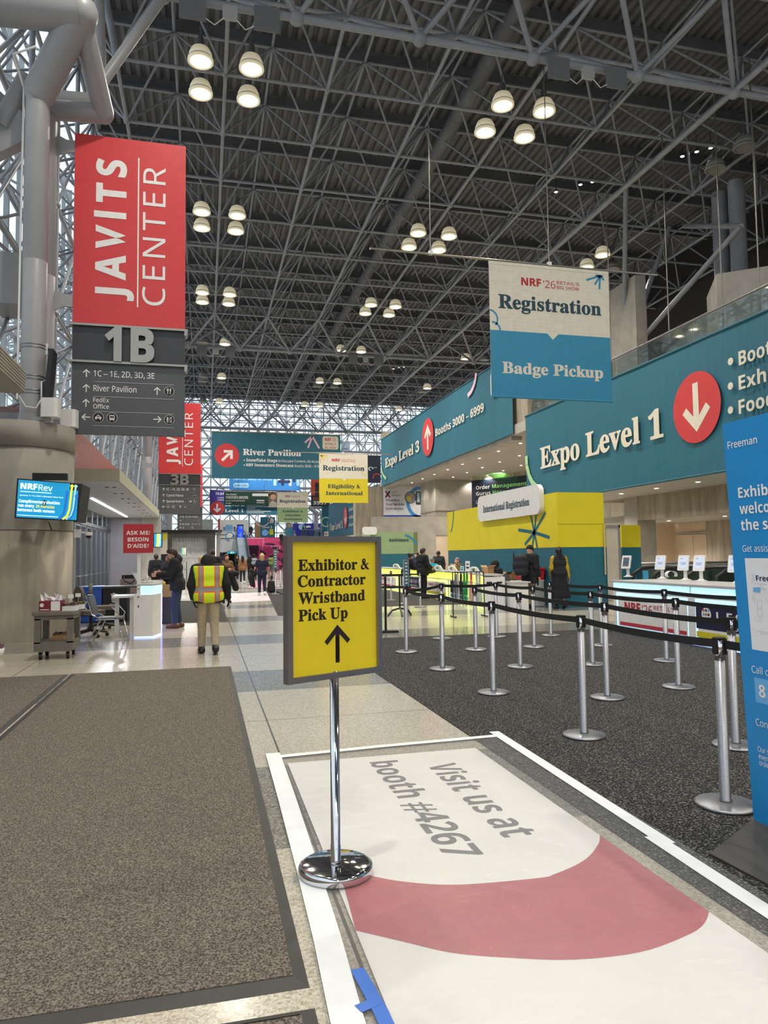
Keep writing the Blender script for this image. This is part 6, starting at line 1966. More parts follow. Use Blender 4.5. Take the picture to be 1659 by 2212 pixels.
# bins
BLUB = mat('blue_bin_plastic', '2c5fc4', .4); BLKB = mat('black_bin_plastic', '1d1e22', .5)
yb_ = 18.55
a_, b_ = gy(164, 1268, yb_), gy(221, 1268, yb_)
t = thing('recycling_bin', 'bright blue recycling bin beside the black trash bin', 'bin', ((a_.x + b_.x) / 2, yb_ + .35, 0), world=True)
m = MB(); m.box((a_.x + .02, yb_ + .01, .02), (b_.x - .02, yb_ + .7, a_.z - .06), BLUB); P = Panel(m, (a_.x + .02, yb_ + .009, .02), (1, 0, 0), (0, 0, 1), b_.x - a_.x - .04, .7); P.arc(.5, .55, .1, 0, 300, .03, WHT, 2); P.text('RECYCLE', .55, .35, .95, .06, WHT, 'bold', 2); m.build('body', t)
m = MB(); m.box((a_.x, yb_ - .01, a_.z - .06), (b_.x, yb_ + .72, a_.z), BLUB); m.build('rim', t)
a_, b_ = gy(222, 1268, yb_), gy(275, 1268, yb_)
t = thing('trash_bin', 'black trash bin marked TRASH BASURA with a white bin symbol', 'bin', ((a_.x + b_.x) / 2, yb_ + .35, 0), world=True)
m = MB(); m.box((a_.x + .01, yb_, .02), (b_.x, yb_ + .7, a_.z - .03), BLKB); P = Panel(m, (a_.x + .01, yb_ - .001, .02), (1, 0, 0), (0, 0, 1), b_.x - a_.x, .8); P.lift = .002
P.poly([(.36, .56), (.52, .56), (.55, .78), (.33, .78)], WHT, 1); P.rect(.31, .79, .57, .82, WHT, 1); P.rect(.4, .82, .48, .845, WHT, 1)
for k in range(3): P.rect(.38 + .045 * k, .59, .40 + .045 * k, .75, BLKB, 2)
P.text('TRASH', .26, .45, .62, .07, WHT, 'bold', 1); P.text('BASURA', .26, .36, .62, .06, WHT, 'bold', 1); P.rect(.1, .06, .55, .075, WHT, 1); m.build('body', t)
m = MB(); m.box((a_.x, yb_ - .02, a_.z - .03), (b_.x + .3, yb_ + .72, a_.z + .01), mat('grey_bin_rim', '4b4a4d', .5)); m.build('rim', t)
p = gy(283, 1268, 19.6)
t = thing('storage_cabinet', 'pinkish beige cabinet with a black bag strap on top, behind the bins', 'cabinet', (p.x, 19.9, 0))
m = MB(); m.box((-.28, -.2, 0), (.28, .3, 1.0), mat('pinkish_laminate', 'b8a49c', .5)); m.build('body', t); m = MB(); m.box((-.26, -.212, .04), (.26, -.2, .95), mat('pinkish_laminate', 'b8a49c', .5)); m.tube((.2, -.23, .5), (.2, -.23, .65), .01, SATIN, 6); m.build('door', t)
t = thing('belt_bag', 'black belt bag with strap lying on the beige cabinet', 'bag', (p.x - .05, 19.85, 1.0))
m = MB(); m.rbox((-.2, -.08, 0), (.14, .08, .1), .05, BLK); m.build('pouch', t); m = MB(); m.path([(-.15, -.1, .06), (-.1, -.22, -.06), (.05, -.24, -.12), (.15, -.2, -.02), (.16, -.06, .06)], .015, BLK, 6); m.build('strap', t)

# ---------------------------------------------------------------- chairs
FAB = mat('taupe_chair_fabric', '5d564e', .85, ns=90, na=.15)
def office_chair(x, y, rot, lab):
    t = thing('office_chair', lab, 'chair', (x, y, 0), rot, group='swivel office chairs')
    m = MB(); m.rbox((-.24, -.23, .44), (.24, .23, .52), .14, FAB, seg=6); m.build('seat', t)
    m = MB(); pts = [(-.2 + 0 * k, 0) for k in range(0)]
    el = [(.21 * math.cos(2 * PI * k / 24), .76 + .24 * math.sin(2 * PI * k / 24)) for k in range(24)]
    m.prism(el, -.27, -.21, FAB, axis=1); m.build('backrest', t)
    m = MB(); m.box((-.03, -.3, .42), (.03, -.26, .8), BLK); m.box((-.03, -.3, .41), (.03, 0, .44), BLK); m.build('back_bar', t)
    m = MB(); m.tube((0, 0, .12), (0, 0, .44), .032, BLK, 12); m.build('gas_lift', t)
    m = MB()
    for k in range(5):
        a = 2 * PI * k / 5; m.tube((0, 0, .14), (.3 * math.cos(a), .3 * math.sin(a), .085), .03, BLK, 8, .02)
    m.build('star_base', t)
    for k in range(5):
        a = 2 * PI * k / 5; m = MB(); m.tube((.3 * math.cos(a) - .02, .3 * math.sin(a), .035), (.3 * math.cos(a) + .02, .3 * math.sin(a), .035), .034, BLK, 12); m.tube((.3 * math.cos(a), .3 * math.sin(a), .04), (.3 * math.cos(a), .3 * math.sin(a), .09), .012, BLK, 6); m.build('caster', t)
p = gz(196, 1376); office_chair(p.x, p.y, -1.0, 'taupe office chair just behind the grey cart')
p = gz(219, 1362); office_chair(p.x, p.y + .1, -1.35, 'taupe office chair between the blue bin and the chrome chair')
t = thing('chrome_chair', 'chrome legged side chair with grey seat beside the white help counter', 'chair', (-1.68, 14.05, 0), -PI / 2 - .1)
VIN = mat('grey_vinyl_seat', '57585a', .5)
m = MB(); m.rbox((-.22, -.2, .43), (.22, .24, .465), .06, VIN); m.build('seat', t)
m = MB(); m.box((-.2, -.02, .0), (.2, .012, .36), VIN, Matrix.Translation((0, -.24, .5)) @ Matrix.Rotation(.25, 4, 'X')); m.build('backrest', t)
for s in (-1, 1):
    m = MB(); m.path([(s * .24, .3, 0), (s * .235, .2, .42), (s * .235, .1, .435), (s * .23, -.18, .43)], .012, CHROME, 8); m.build('leg', t)
    m = MB(); m.path([(s * .24, -.34, 0), (s * .235, -.1, .43)], .012, CHROME, 8); m.build('leg', t)
    m = MB(); m.path([(s * .22, -.1, .44), (s * .215, -.25, .52), (s * .21, -.36, .86), (0, -.365, .87)], .012, CHROME, 8); m.build('back_frame', t)
    m = MB(); m.path([(s * .25, .18, .43), (s * .27, .22, .52), (s * .27, .1, .66)], .01, CHROME, 6); m.build('arm_rod', t)

# ---------------------------------------------------------------- grey utility cart and what stands on it
CART = mat('grey_cart_plastic', '6b655d', .55, ns=10, na=.1)
x0, x1, y0, y1 = -2.50, -1.95, 11.92, 12.62
zt_ = gy(110, 1322, y0).z
t = thing('utility_cart', 'grey plastic two shelf utility cart on casters', 'cart', (-2.2, 12.4, 0), world=True)
m = MB(); m.rbox((x0 - .03, y0 - .04, zt_ - .05), (x1 + .03, y1, zt_), .04, CART); m.box((x0, y0, zt_ - .12), (x1, y1, zt_ - .05), CART); m.build('top_shelf', t)
m = MB(); m.box((x0, y0, .13), (x1, y1, .27), CART); m.build('bottom_shelf', t)
for xx in (x0, x1 - .09):
    for yy in (y0, y1 - .1):
        m = MB(); m.box((xx, yy, .25), (xx + .09, yy + .09, zt_ - .1), CART); m.build('upright', t)
for xx in (x0 + .08, x1 - .08):
    for yy in (y0 + .1, y1 - .12):
        m = MB(); m.tube((xx - .02, yy, .055), (xx + .02, yy, .055), .055, BLK, 14); m.box((xx - .03, yy - .02, .05), (xx + .03, yy + .02, .13), GREYM); m.build('caster', t)
zt_ += .0
MAR = mat('maroon_carton', '7c2230', .6)
t = thing('tissue_carton', 'maroon and white carton stuffed with white bags on the cart', 'box', (-2.3, 12.2, zt_))
m = MB(); m.box((-.17, -.12, 0), (.16, .12, .16), MAR); P = Panel(m, (-.17, -.1205, 0), (1, 0, 0), (0, 0, 1), .33, .16); P.lift = .001; P.rect(.52, .05, .92, .95, WHT, 1); P.disc(.13, .6, .03, WHT, 1, 14); P.rect(.05, .12, .45, .2, WHT, 1); m.build('carton', t)
m = MB(); rnd = random.Random(5)
for k in range(16):
    a = Vector((rnd.uniform(-.15, .14), rnd.uniform(-.1, .1), .15)); b = a + Vector((rnd.uniform(-.06, .06), rnd.uniform(-.04, .04), rnd.uniform(.05, .14))); c_ = a + Vector((rnd.uniform(.03, .08), rnd.uniform(-.03, .03), rnd.uniform(0, .06)))
    m.add([a, b, c_, a + Vector((0, .03, .02))], [(0, 1, 2), (0, 2, 3), (0, 3, 1), (1, 3, 2)], mat('white_plastic_bag', 'e9e9ec', .4))
m.build('plastic_bags', t)
SOIL = mat('dark_soil', '3b2d25', .9, ns=40, na=.3)
LEAFC = [mat('purple_succulent', '6b3d55', .6, ns=30, na=.3), mat('rosy_succulent', '9c6a78', .6, ns=30, na=.3), mat('green_succulent', '7f9a4e', .6, ns=30, na=.3)]
def planter(x, y, z, w, d, ci, lab, tag=True, colr=None, seed=1):
    t = thing('succulent_planter', lab, 'plant', (x, y, z))
    m = MB(); m.box((-w / 2, -d / 2, 0), (w / 2, d / 2, .07), colr or WHITEM); m.build('trough', t)
    rnd = random.Random(seed)
    for q in range(2):
        m = MB()
        for k in range(26):
            c = Vector((rnd.uniform(-w / 2, w / 2) * .95, rnd.uniform(-d / 2, d / 2), .07 + rnd.uniform(0, .03)))
            for j in range(7):
                a = j * 2.4 + k; L = rnd.uniform(.018, .035); u = Vector((math.cos(a), math.sin(a), .8)).normalized() * L; w_ = Vector((-math.sin(a), math.cos(a), 0)) * L * .3
                m.add([c, c + u * .6 + w_, c + u * 1.2, c + u * .6 - w_], [(0, 1, 2, 3)], LEAFC[(ci + q + (k % 3 == 0)) % 3])
        m.build('foliage', t)
    if tag:
        m = MB(); m.tube((.0, 0, .05), (.01, 0, .2), .003, WHITEM, 5); m.box((-.035, -.003, .19), (.045, .003, .25), WHITEM); m.build('plant_tag', t)
planter(-2.03, 12.15, zt_, .22, .12, 0, 'low white planter of purple succulents with a tag, front of the cart', seed=2)
planter(-1.98, 12.5, zt_, .2, .14, 1, 'white planter of green and rosy succulents with a tag, back of the cart', seed=4)
planter(-2.15, 12.3, .27, .3, .2, 0, 'cardboard tray of trailing dark succulents on the lower cart shelf', False, KRAFT, seed=6)
p = gz(-3, 1420)
t = thing('flower_pot', 'small pot with reddish plant at the left edge of the floor', 'plant', (p.x, p.y, 0))
m = MB(); m.lathe([(0, 0), (.06, 0), (.085, .14), (.075, .14), (.06, .1), (0, .1)], WHITEM, 16); m.build('pot', t)
m = MB(); rnd = random.Random(9)
for k in range(50):
    c = Vector((rnd.uniform(-.07, .07), rnd.uniform(-.07, .07), .13)); u = Vector((rnd.uniform(-.5, .5), rnd.uniform(-.5, .5), 1)) * .06; m.add([c, c + u + Vector((.012, 0, 0)), c + u * 1.3, c + u - Vector((.012, 0, 0))], [(0, 1, 2, 3)], LEAFC[k % 2])
m.build('foliage', t)

# ---------------------------------------------------------------- store portal with roll-down grille
YP = 42.0
PORT = mat('dark_portal_metal', '4b4a48', .5)
m = MB(); xa, xb, xc, xd = -2.0, -1.75, .145, .605
m.box((xa, YP, 0), (xb, YP + .4, 2.97), PORT); m.box((xc, YP, 0), (xd, YP + .4, 2.97), PORT); m.box((xb, YP, 2.66), (xc, YP + .4, 2.97), PORT); m.box((-3.4, YP - .1, 2.97), (xd + .1, YP + .5, 3.1), BLK)
m.box((-2.45, YP, 1.75), (xa, YP + .1, 2.97), CREAM); m.prism([(-2.45, 2.35), (-2.45, 2.9), (xa, 2.9), (xa, 2.65)], YP - .02, YP, YEL, axis=1); m.box((-3.4, YP, 0), (xa, YP + .1, 1.75), mat('dark_blue_wall', '1c2430', .5)); m.box((-3.4, YP + .02, 1.7), (-2.4, YP + .1, 2.97), PORT)
m.build('wall_store', kind='structure')
t = thing('roll_grille', 'silver roll-down grille closed across the dark store portal', 'gate', (-.8, YP + .1, 0), world=True)
for k in range(24):
    x = xb + .025 + (xc - xb - .05) * k / 23
    m = MB(); m.tube((x, YP + .2, 0), (x, YP + .2, 2.66), .024, mat('grille_paint', 'c8c8c6', .4), 5); m.build('vertical_rod', t)
for z in (.3, .9, 1.5, 2.1, 2.6):
    m = MB(); m.tube((xb, YP + .2, z), (xc, YP + .2, z), .014, SATIN, 5); m.build('cross_link', t)
m = MB(); m.box((-4, 52, 0), (1.0, 52.3, 3.1), mat('store_back_wall', 'b9b8b4', .6)); m.box((-4, 51.5, 1.95), (1, 51.9, 3.0), BLK); m.box((-4, 42.4, 3.0), (1.0, 52, 3.1), SLATED); m.box((-2.8, 42.4, 0), (-2.7, 52, 3), PANW); m.box((.7, 44, 0), (.9, 52.0, 3), mat('store_back_wall', 'b9b8b4', .6))
m.build('wall_store_inside', kind='structure')
li = bpy.data.lights.new('store_light', 'AREA'); li.energy = 420; li.size = 2.5
lo = bpy.data.objects.new('store_light', li); COL.objects.link(lo); lo.location = (-.9, 47, 2.95)
for (x, y, w_, h_, col, lab) in ((-1.3, 46, .5, 1.3, SLATE, 'dark shelf of goods inside the grille store'), (-.5, 47, .7, 1.5, PANW, 'grey clothes rail inside the grille store'), (.1, 48, .5, 1.1, SKYB, 'pale blue display inside the grille store')):
    t = thing('display_rack', lab, 'rack', (x, y, 0)); 
    for z in (.2, .6, 1.0): m = MB(); m.box((-w_ / 2, -.2, z * h_), (w_ / 2, .2, z * h_ + .04), col); m.build('shelf', t)
    for s in (-1, 1): m = MB(); m.box((s * w_ / 2 - .02, -.2, 0), (s * w_ / 2 + .02, .2, h_), SLATED); m.build('upright', t)
def cyan_tv(u0, v0, u1, v1, Y, lab, d=.06):
    a_, b_ = gy(u0, v1, Y), gy(u1, v0, Y)
    t = thing('wall_screen', lab, 'screen', ((a_.x + b_.x) / 2, Y, a_.z), world=True)
    m = MB(); m.box((a_.x - .04, Y, a_.z - .04), (b_.x + .04, Y + d, b_.z + .04), BLK); m.build('bezel', t)
    m = MB(); P = Panel(m, (a_.x, Y - .002, a_.z), (1, 0, 0), (0, 0, 1), b_.x - a_.x, b_.z - a_.z); P.rect(0, 0, 1, 1, SCY, 0); P.stroke([(.4, 0), (.5, .3), (.52, 1)], .1, SYEL, 1); P.stroke([(.62, 0), (.72, .3), (.74, 1)], .1, SMN, 1); m.build('display', t)
    m = MB(); m.box(((a_.x + b_.x) / 2 - .1, Y + d, a_.z + .1), ((a_.x + b_.x) / 2 + .1, Y + d + .5, a_.z + .2), BLK); m.build('wall_arm', t)
cyan_tv(333, 1153, 349, 1181, 33.6, 'cyan screen with yellow arrow just right of the red ASK ME sign')
cyan_tv(393, 1184, 402, 1198, 48, 'small cyan screen seen through the grille')
cyan_tv(491, 1191, 509, 1196, 84, 'tiny cyan screen under the far landing')
# ---------------------------------------------------------------- people (smooth distance-field bodies)
def rcone(P, a, b, ra, rb):
    a, b = np.array(a, float), np.array(b, float)
    ba = b - a; L = float(ba @ ba) or 1e-9
    t = np.clip(((P - a) @ ba) / L, 0, 1)
    return np.linalg.norm(P - a - t[..., None] * ba, axis=-1) - (ra + (rb - ra) * t)
def ell(P, c, r):
    r = np.array(r, float)
    return (np.linalg.norm((P - np.array(c, float)) / r, axis=-1) - 1) * float(r.min())
def smin(a, b, k):
    h = np.clip(.5 + .5 * (b - a) / k, 0, 1)
    return b * (1 - h) + a * h - k * h * (1 - h)
def uni(P, prims, k=.03, inf=0.0):
    d = None
    for q in prims:
        e = rcone(P, *q) - inf if len(q) == 4 else ell(P, *q) - inf
        d = e if d is None else smin(d, e, k)
    return d
def nets(fn, lo, hi, h):
    """surface nets: returns verts, quads of the zero level of fn"""
    lo, hi = np.array(lo, float), np.array(hi, float)
    n = np.ceil((hi - lo) / h).astype(int) + 1
    ax = [lo[i] + h * np.arange(n[i]) for i in range(3)]
    G = np.stack(np.meshgrid(*ax, indexing='ij'), -1)
    D = fn(G)
    S = D < 0
    C = [(i, j, k) for i in (0, 1) for j in (0, 1) for k in (0, 1)]
    sl = lambda A, o: A[o[0]:o[0] + n[0] - 1, o[1]:o[1] + n[1] - 1, o[2]:o[2] + n[2] - 1]
    cnt = sum(sl(S, o).astype(int) for o in C)
    act = (cnt > 0) & (cnt < 8)
    idx = -np.ones(act.shape, int); ids = np.argwhere(act); idx[act] = np.arange(len(ids))
    acc = np.zeros((len(ids), 3)); num = np.zeros(len(ids))
    base = ids
    for o in C:
        for a in range(3):
            if o[a]: continue
            o2 = list(o); o2[a] = 1
            p = base + np.array(o); q = base + np.array(o2)
            d0 = D[p[:, 0], p[:, 1], p[:, 2]]; d1 = D[q[:, 0], q[:, 1], q[:, 2]]
            m = (d0 < 0) != (d1 < 0)
            t = np.where(m, d0 / np.where(m, d0 - d1, 1), 0)
            pt = p + 0.0; pt[:, a] += t
            acc[m] += pt[m]; num[m] += 1
    V = lo + h * acc / num[:, None]
    Q = []
    for a in range(3):
        b, c = (a + 1) % 3, (a + 2) % 3
        s0 = [slice(None)] * 3; s1 = [slice(None)] * 3
        s0[a] = slice(0, n[a] - 1); s1[a] = slice(1, n[a])
        e = S[tuple(s0)] != S[tuple(s1)]
        E = np.argwhere(e)
        E = E[(E[:, b] > 0) & (E[:, c] > 0) & (E[:, b] < n[b] - 1) & (E[:, c] < n[c] - 1)]
        if not len(E): continue
        def cell(db, dc):
            F = E.copy(); F[:, b] -= db; F[:, c] -= dc
            return idx[F[:, 0], F[:, 1], F[:, 2]]
        q = np.stack([cell(1, 1), cell(0, 1), cell(0, 0), cell(1, 0)], 1)
        fl = ~S[E[:, 0], E[:, 1], E[:, 2]]
        q[fl] = q[fl][:, ::-1]
        Q.append(q)
    return V, np.concatenate(Q)
def bounds(prims, pad):
    lo = np.full(3, 9.); hi = -lo
    for q in prims:
        if len(q) == 4:
            for p, r in ((q[0], q[2]), (q[1], q[3])):
                lo = np.minimum(lo, np.array(p) - r); hi = np.maximum(hi, np.array(p) + r)
        else:
            lo = np.minimum(lo, np.array(q[0]) - np.array(q[1])); hi = np.maximum(hi, np.array(q[0]) + np.array(q[1]))
    return lo - pad, hi + pad

_HT = {}
def hand_tpl(curl):
    if curl in _HT: return _HT[curl]
    pr = [((-.022, 0, .01), (-.026, .0, -.075), .017, .013), ((.0, 0, .01), (.0, .0, -.08), .018, .013), ((.022, 0, .01), (.026, .0, -.075), .017, .013)]
    for x, L in ((-.031, .8), (-.0105, 1.0), (.0105, 1.05), (.031, .95)):
        p = Vector((x, 0, -.078)); a = curl * .5
        for j, l in enumerate((.042, .028, .022)):
            q = p + Vector((x * .05, math.sin(a), -math.cos(a))) * l * L
            pr.append((tuple(p), tuple(q), .0092 - .0008 * j, .0086 - .0008 * j)); p = q; a += curl
    pr += [((.024, .002, -.02), (.052, .014, -.05), .014, .0105), ((.052, .014, -.05), (.058, .026 + .02 * curl, -.082), .0105, .0085)]
    lo, hi = bounds(pr, .012)
    _HT[curl] = nets(lambda P: uni(P, pr, .008), lo, hi, .0058)
    return _HT[curl]
LIPS = mat('lip_tone', 'a5605a', .5); EYEM = mat('dark_eye', '231a18', .3)
SKN = {'light': mat('light_skin', 'd6a58c', .5), 'tan': mat('tan_skin', 'b98464', .5), 'brown': mat('brown_skin', '7d5540', .5), 'glove': mat('black_glove', '121214', .7)}
HEADP = dict(skull=((0, -.006, .125), (.075, .096, .104)), jaw=((0, .028, .06), (.056, .066, .062)))
def head_fn(P):
    d = smin(ell(P, *HEADP['skull']), ell(P, *HEADP['jaw']), .04)
    d = smin(d, rcone(P, (0, -.018, -.09), (0, -.012, .05), .058, .052), .03)
    for s in (-1, 1):
        d = smin(d, ell(P, (s * .077, -.012, .10), (.011, .022, .032)), .008)
        e = np.linalg.norm(P - np.array((s * .031, .102, .118)), axis=-1) - .018
        d = -smin(-d, e, .014)
        d = smin(d, rcone(P, (s * .02, .088, .05), (s * .004, .093, .052), .006, .008), .012)
        d = smin(d, ell(P, (s * .031, .082, .118), (.013, .012, .010)), .004)
    d = smin(d, rcone(P, (0, .088, .122), (0, .106, .088), .009, .014), .012)
    return d
def rot_head(V, yaw, pitch):
    cx, sx = math.cos(pitch), math.sin(pitch)
    A = np.array([[1, 0, 0], [0, cx, sx], [0, -sx, cx]])      # pitch > 0 looks down
    cz, sz = math.cos(yaw), math.sin(yaw)
    B = np.array([[cz, -sz, 0], [sz, cz, 0], [0, 0, 1]])
    return V @ (B @ A).T
def hair_fn(style):
    s = HEADP['skull']
    def base(P, inf, k=.035, back=.03):
        d = ell(P, s[0], s[1]) - inf
        return np.maximum(np.maximum(d, P[..., 1] - .95 * (P[..., 2] - .135) - k), back - P[..., 2])
    def f(P):
        if style == 'crop': return base(P, .007, .02, .06)
        if style == 'short': return base(P, .016)
        if style == 'bun': return smin(base(P, .014), np.linalg.norm(P - np.array((0, -.105, .17)), axis=-1) - .045, .01)
        if style == 'bob': return smin(base(P, .026, .04), np.maximum(rcone(P, (0, -.055, .12), (0, -.06, .0), .098, .085), P[..., 1] - .02), .02)
        if style == 'long':
            d = smin(base(P, .018, .035), rcone(P, (0, -.065, .1), (0, -.10, -.16), .085, .075), .03)
            for q in (-1, 1): d = smin(d, rcone(P, (q * .068, -.0, .11), (q * .085, -.02, -.12), .026, .03), .02)
            return d
        if style == 'pony': return smin(base(P, .014), rcone(P, (0, -.10, .14), (0, -.13, -.06), .04, .025), .02)
        if style == 'cap': return np.maximum(ell(P, s[0], s[1]) - .02, .105 - .25 * P[..., 1] - P[..., 2])
        if style == 'hood':
            d = smin(ell(P, (0, -.02, .12), (.122, .14, .135)), rcone(P, (0, -.03, .05), (0, -.03, -.07), .115, .145), .05)
            o = ell(P, (0, .12, .09), (.07, .10, .095))
            return np.maximum(d, -o)
        if style == 'scarf': return smin(ell(P, (0, -.012, .12), (.088, .105, .115)), rcone(P, (0, -.02, .03), (0, -.02, -.06), .085, .11), .04) if True else 0
    return f

def person(label, loc, rot, h, top, bot, shoe, hair, skin='light', near=1, build=1.0, lean=0.0, head=(0, 0), stride=.0, arms=None, hem=.88, puff=.018, sleeve=1.0, seat=False, legs='trousers', hood=None, vest=None, curl=.35, group='people in the hall', glove=False, fem=False, collar=None, drop=0.0):
    """top, bot, shoe: materials; hair: (style, material); arms: per side (elbow, wrist) relative to the shoulder"""
    t = thing('person', label, 'person', tuple(loc), rot, group=group)
    s = h / 1.75
    W_ = build
    sw = (.165 if fem else .182) * W_
    ca, sa = math.cos(lean), math.sin(lean)
    zp = .95 if not seat else .47
    dz = zp - .95
    def T(p):
        x, y, z = p; z = z - .95
        return (x, y * ca + z * sa, zp + z * ca - y * sa)
    tors = [((-.08 * W_, -.005, .95), (.08 * W_, -.005, .95), .108, .108), ((-.055 * W_, 0, 1.11), (.055 * W_, 0, 1.11), .09 * W_, .09 * W_), ((-.08 * W_, .01, 1.28), (.08 * W_, .01, 1.28), .112, .112), ((-.135 * W_, -.005, 1.40), (.135 * W_, -.005, 1.40), .066, .066), ((0, 0, 1.38), (0, 0, 1.47), .08, .06)]
    if fem: tors += [((-.06, .09, 1.28), (.06, .09, 1.28), .055, .055), ((-.1, -.02, .92), (.1, -.02, .92), .105, .105)]
    tors = [(T(a), T(b), r, q) for a, b, r, q in tors]
    lg, ft, ank = [], [], []
    for sd, st in ((-1, stride), (1, -stride)):
        hip = (sd * .088, 0, zp - .03)
        if seat: kn, an = (sd * .12, .43, .49), (sd * .12, .42, .09)
        else:
            kn = (sd * .095, st * .55 + .03 * (st < 0) + .02, .5); an = (sd * .1, st * 1.0 - (.05 if st < -.05 else 0), .09 + (.05 if st < -.05 else 0))
        lg.append([(hip, kn, .086, .06), (kn, an, .06, .042)]); ank.append(an)
        tip = (an[0] * 1.15, an[1] + .15, .035); hl = (an[0], an[1] - .05, an[2] - .045)
        ft.append([(hl, tip, .042, .034), (an, hl, .044, .04)])
    am, hands = [], []
    arms = arms or [((.05, -.03, -.29), (.06, .05, -.52)), ((.05, -.03, -.29), (.06, .05, -.52))]
    for sd, (e, w) in zip((-1, 1), arms):
        sh = T((sd * sw, -.005, 1.405)); el_ = (sh[0] + sd * e[0], sh[1] + e[1], sh[2] + e[2]); wr = (sh[0] + sd * w[0], sh[1] + w[1], sh[2] + w[2])
        am.append([(sh, el_, .058, .046), (el_, wr, .044, .031)]); hands.append((sd, el_, wr))
    rb = .024 if near == 2 else .032
    rc = .0135 if near == 2 else .02 if near == 1 else .03
    rh = .0075 if near == 2 else .010 if near == 1 else .014
    sk = SKN[skin]
    B = MB()
    allp = tors + lg[0] + lg[1] + am[0] + am[1] + ft[0] + ft[1]
    lo, hi = bounds(allp, .05)
    V, Q = nets(lambda P: uni(P, allp, .03, -.012), lo, hi, rb); B.add(V * s, Q, sk, True)
    neck = np.array(T((0, .012 + drop * .5, 1.485 - drop)))
    yaw, pit = head
    V, Q = nets(head_fn, (-.11, -.13, -.16), (.11, .14, .25), rh)
    cen = V[Q].mean(1)
    eye = np.zeros(len(Q), bool)
    for sd in (-1, 1): eye |= np.linalg.norm((cen - np.array((sd * .031, .09, .118))) / np.array((.012, .012, .007)), axis=1) < 1
    lip = np.linalg.norm((cen - np.array((0, .098, .051))) / np.array((.024, .014, .009)), axis=1) < 1
    VW = (rot_head(V, yaw, pit) + neck) * s
    for sel, mt in ((~(eye | lip), sk), (eye, EYEM), (lip, LIPS)):
        if sel.any():
            u, inv = np.unique(Q[sel], return_inverse=True); B.add(VW[u], inv.reshape(-1, 4), mt, True)
    for sd, e, w in hands:
        V, Q = hand_tpl(curl)
        d = -(Vector(w) - Vector(e)).normalized()
        y = Vector((-sd, 0, 0)); y = (y - d * y.dot(d)).normalized(); x = y.cross(d)
        M3 = np.array([[x[i] * sd, y[i], d[i]] for i in range(3)])
        VV = V @ M3.T + np.array(w)
        if sd < 0: Q = Q[:, ::-1]
        B.add(VV * s, Q, SKN['glove'] if glove else sk, True)
    B.build('body', t)
    def cloth(nm, prims, inf, mt, cut=None, k=.03, r=None, lab=None):
        lo, hi = bounds(prims, inf + .04)
        def fn(P):
            d = uni(P, prims, k, inf)
            return cut(P, d) if cut else d
        V, Q = nets(fn, lo, hi, r or rc)
        if not len(V): return None
        m = MB(); m.add(V * s, Q, mt, True); return m.build(nm, t, lab)
    # lower body
    if legs == 'trousers':
        cloth('trousers', tors[:1] + lg[0] + lg[1], .014, bot, lambda P, d: np.maximum(np.maximum(d, P[..., 2] - zp - .1), (.10 - P[..., 2])), .02)
    else:      # long skirt
        pr = tors[:1] + [((-.07, 0, .9), (-.12, -.02, .32), .11, .17), ((.07, 0, .9), (.12, -.02, .32), .11, .17)]
        cloth('skirt', pr, .012, bot, lambda P, d: np.maximum(np.maximum(d, P[..., 2] - 1.06), .30 - P[..., 2]), .06)
    for q in ft: cloth('shoe', q, .012, shoe, lambda P, d: np.maximum(d, .004 - P[..., 2]), .02, min(rc, .016))
    # upper garment
    pr = list(tors) + [q for a_ in am for q in (a_ if sleeve >= 1 else [(a_[0][0], tuple(np.array(a_[0][0]) + (np.array(a_[0][1]) - np.array(a_[0][0])) * max(sleeve, .01)), a_[0][2], a_[0][3])])]
    hz = hem + dz
    if hem < .86: pr += [(T((-.085 * W_, -.005, .95)), (-.10 * W_, -.0, hz - .02), .11, .115), (T((.085 * W_, -.005, .95)), (.10 * W_, .0, hz - .02), .11, .115)]
    wr = [np.array(q[1][1]) for q in am]; wd = [(np.array(q[1][1]) - np.array(q[1][0])) / np.linalg.norm(np.array(q[1][1]) - np.array(q[1][0])) for q in am]
    def cutt(P, d):
        low = hz - P[..., 2]
        far = np.abs(P[..., 0]) > (.20 * W_ + .03)
        d = np.maximum(d, np.where(far & (P[..., 2] > hz - .4), -1, low) if not seat else np.where(np.abs(P[..., 1]) > .3, -1, low))
        for w, v in zip(wr, wd): d = np.where(np.linalg.norm(P - w, axis=-1) < .09, np.maximum(d, (P - w) @ v - .012), d)
        nk = np.array(T((0, 0, 1.49)))
        return np.where(np.linalg.norm(P - nk, axis=-1) < .13, np.maximum(d, P[..., 2] - nk[2] - .01), d)
    cloth('jacket' if puff > .015 else 'shirt', pr, puff, top, cutt, .035)
    if collar is not None:
        cloth('collar', [(T((-.03, -.05, 1.44)), T((.03, -.05, 1.44)), .075, .075), (T((0, -.06, 1.47)), T((0, -.05, 1.50)), .085, .07)], .008, collar)
    if vest is not None:
        nk = T((0, 0, 1.45))[2]
        cloth('safety_vest', tors[:4], puff + .034, vest, lambda P, d: np.maximum(np.maximum(d, .84 + dz - P[..., 2]), np.maximum(P[..., 2] - nk + .0, np.abs(P[..., 0]) - .215 * W_)), .05)
    # hair or headwear
    if hair is not None:
        f = hair_fn(hair[0])
        V, Q = nets(f, (-.17, -.22, -.27), (.17, .16, .29), rh * 1.15)
        m = MB(); m.add((rot_head(V, yaw, pit) + neck) * s, Q, hair[1], True)
        m.build({'cap': 'knit_cap', 'hood': 'hood', 'scarf': 'head_scarf'}.get(hair[0], 'hair'), t)
    return t
def fab(n, c, **k): return mat(n, c, .85, ns=k.get('ns', 30), na=k.get('na', .12), bump=.1, bs=60)
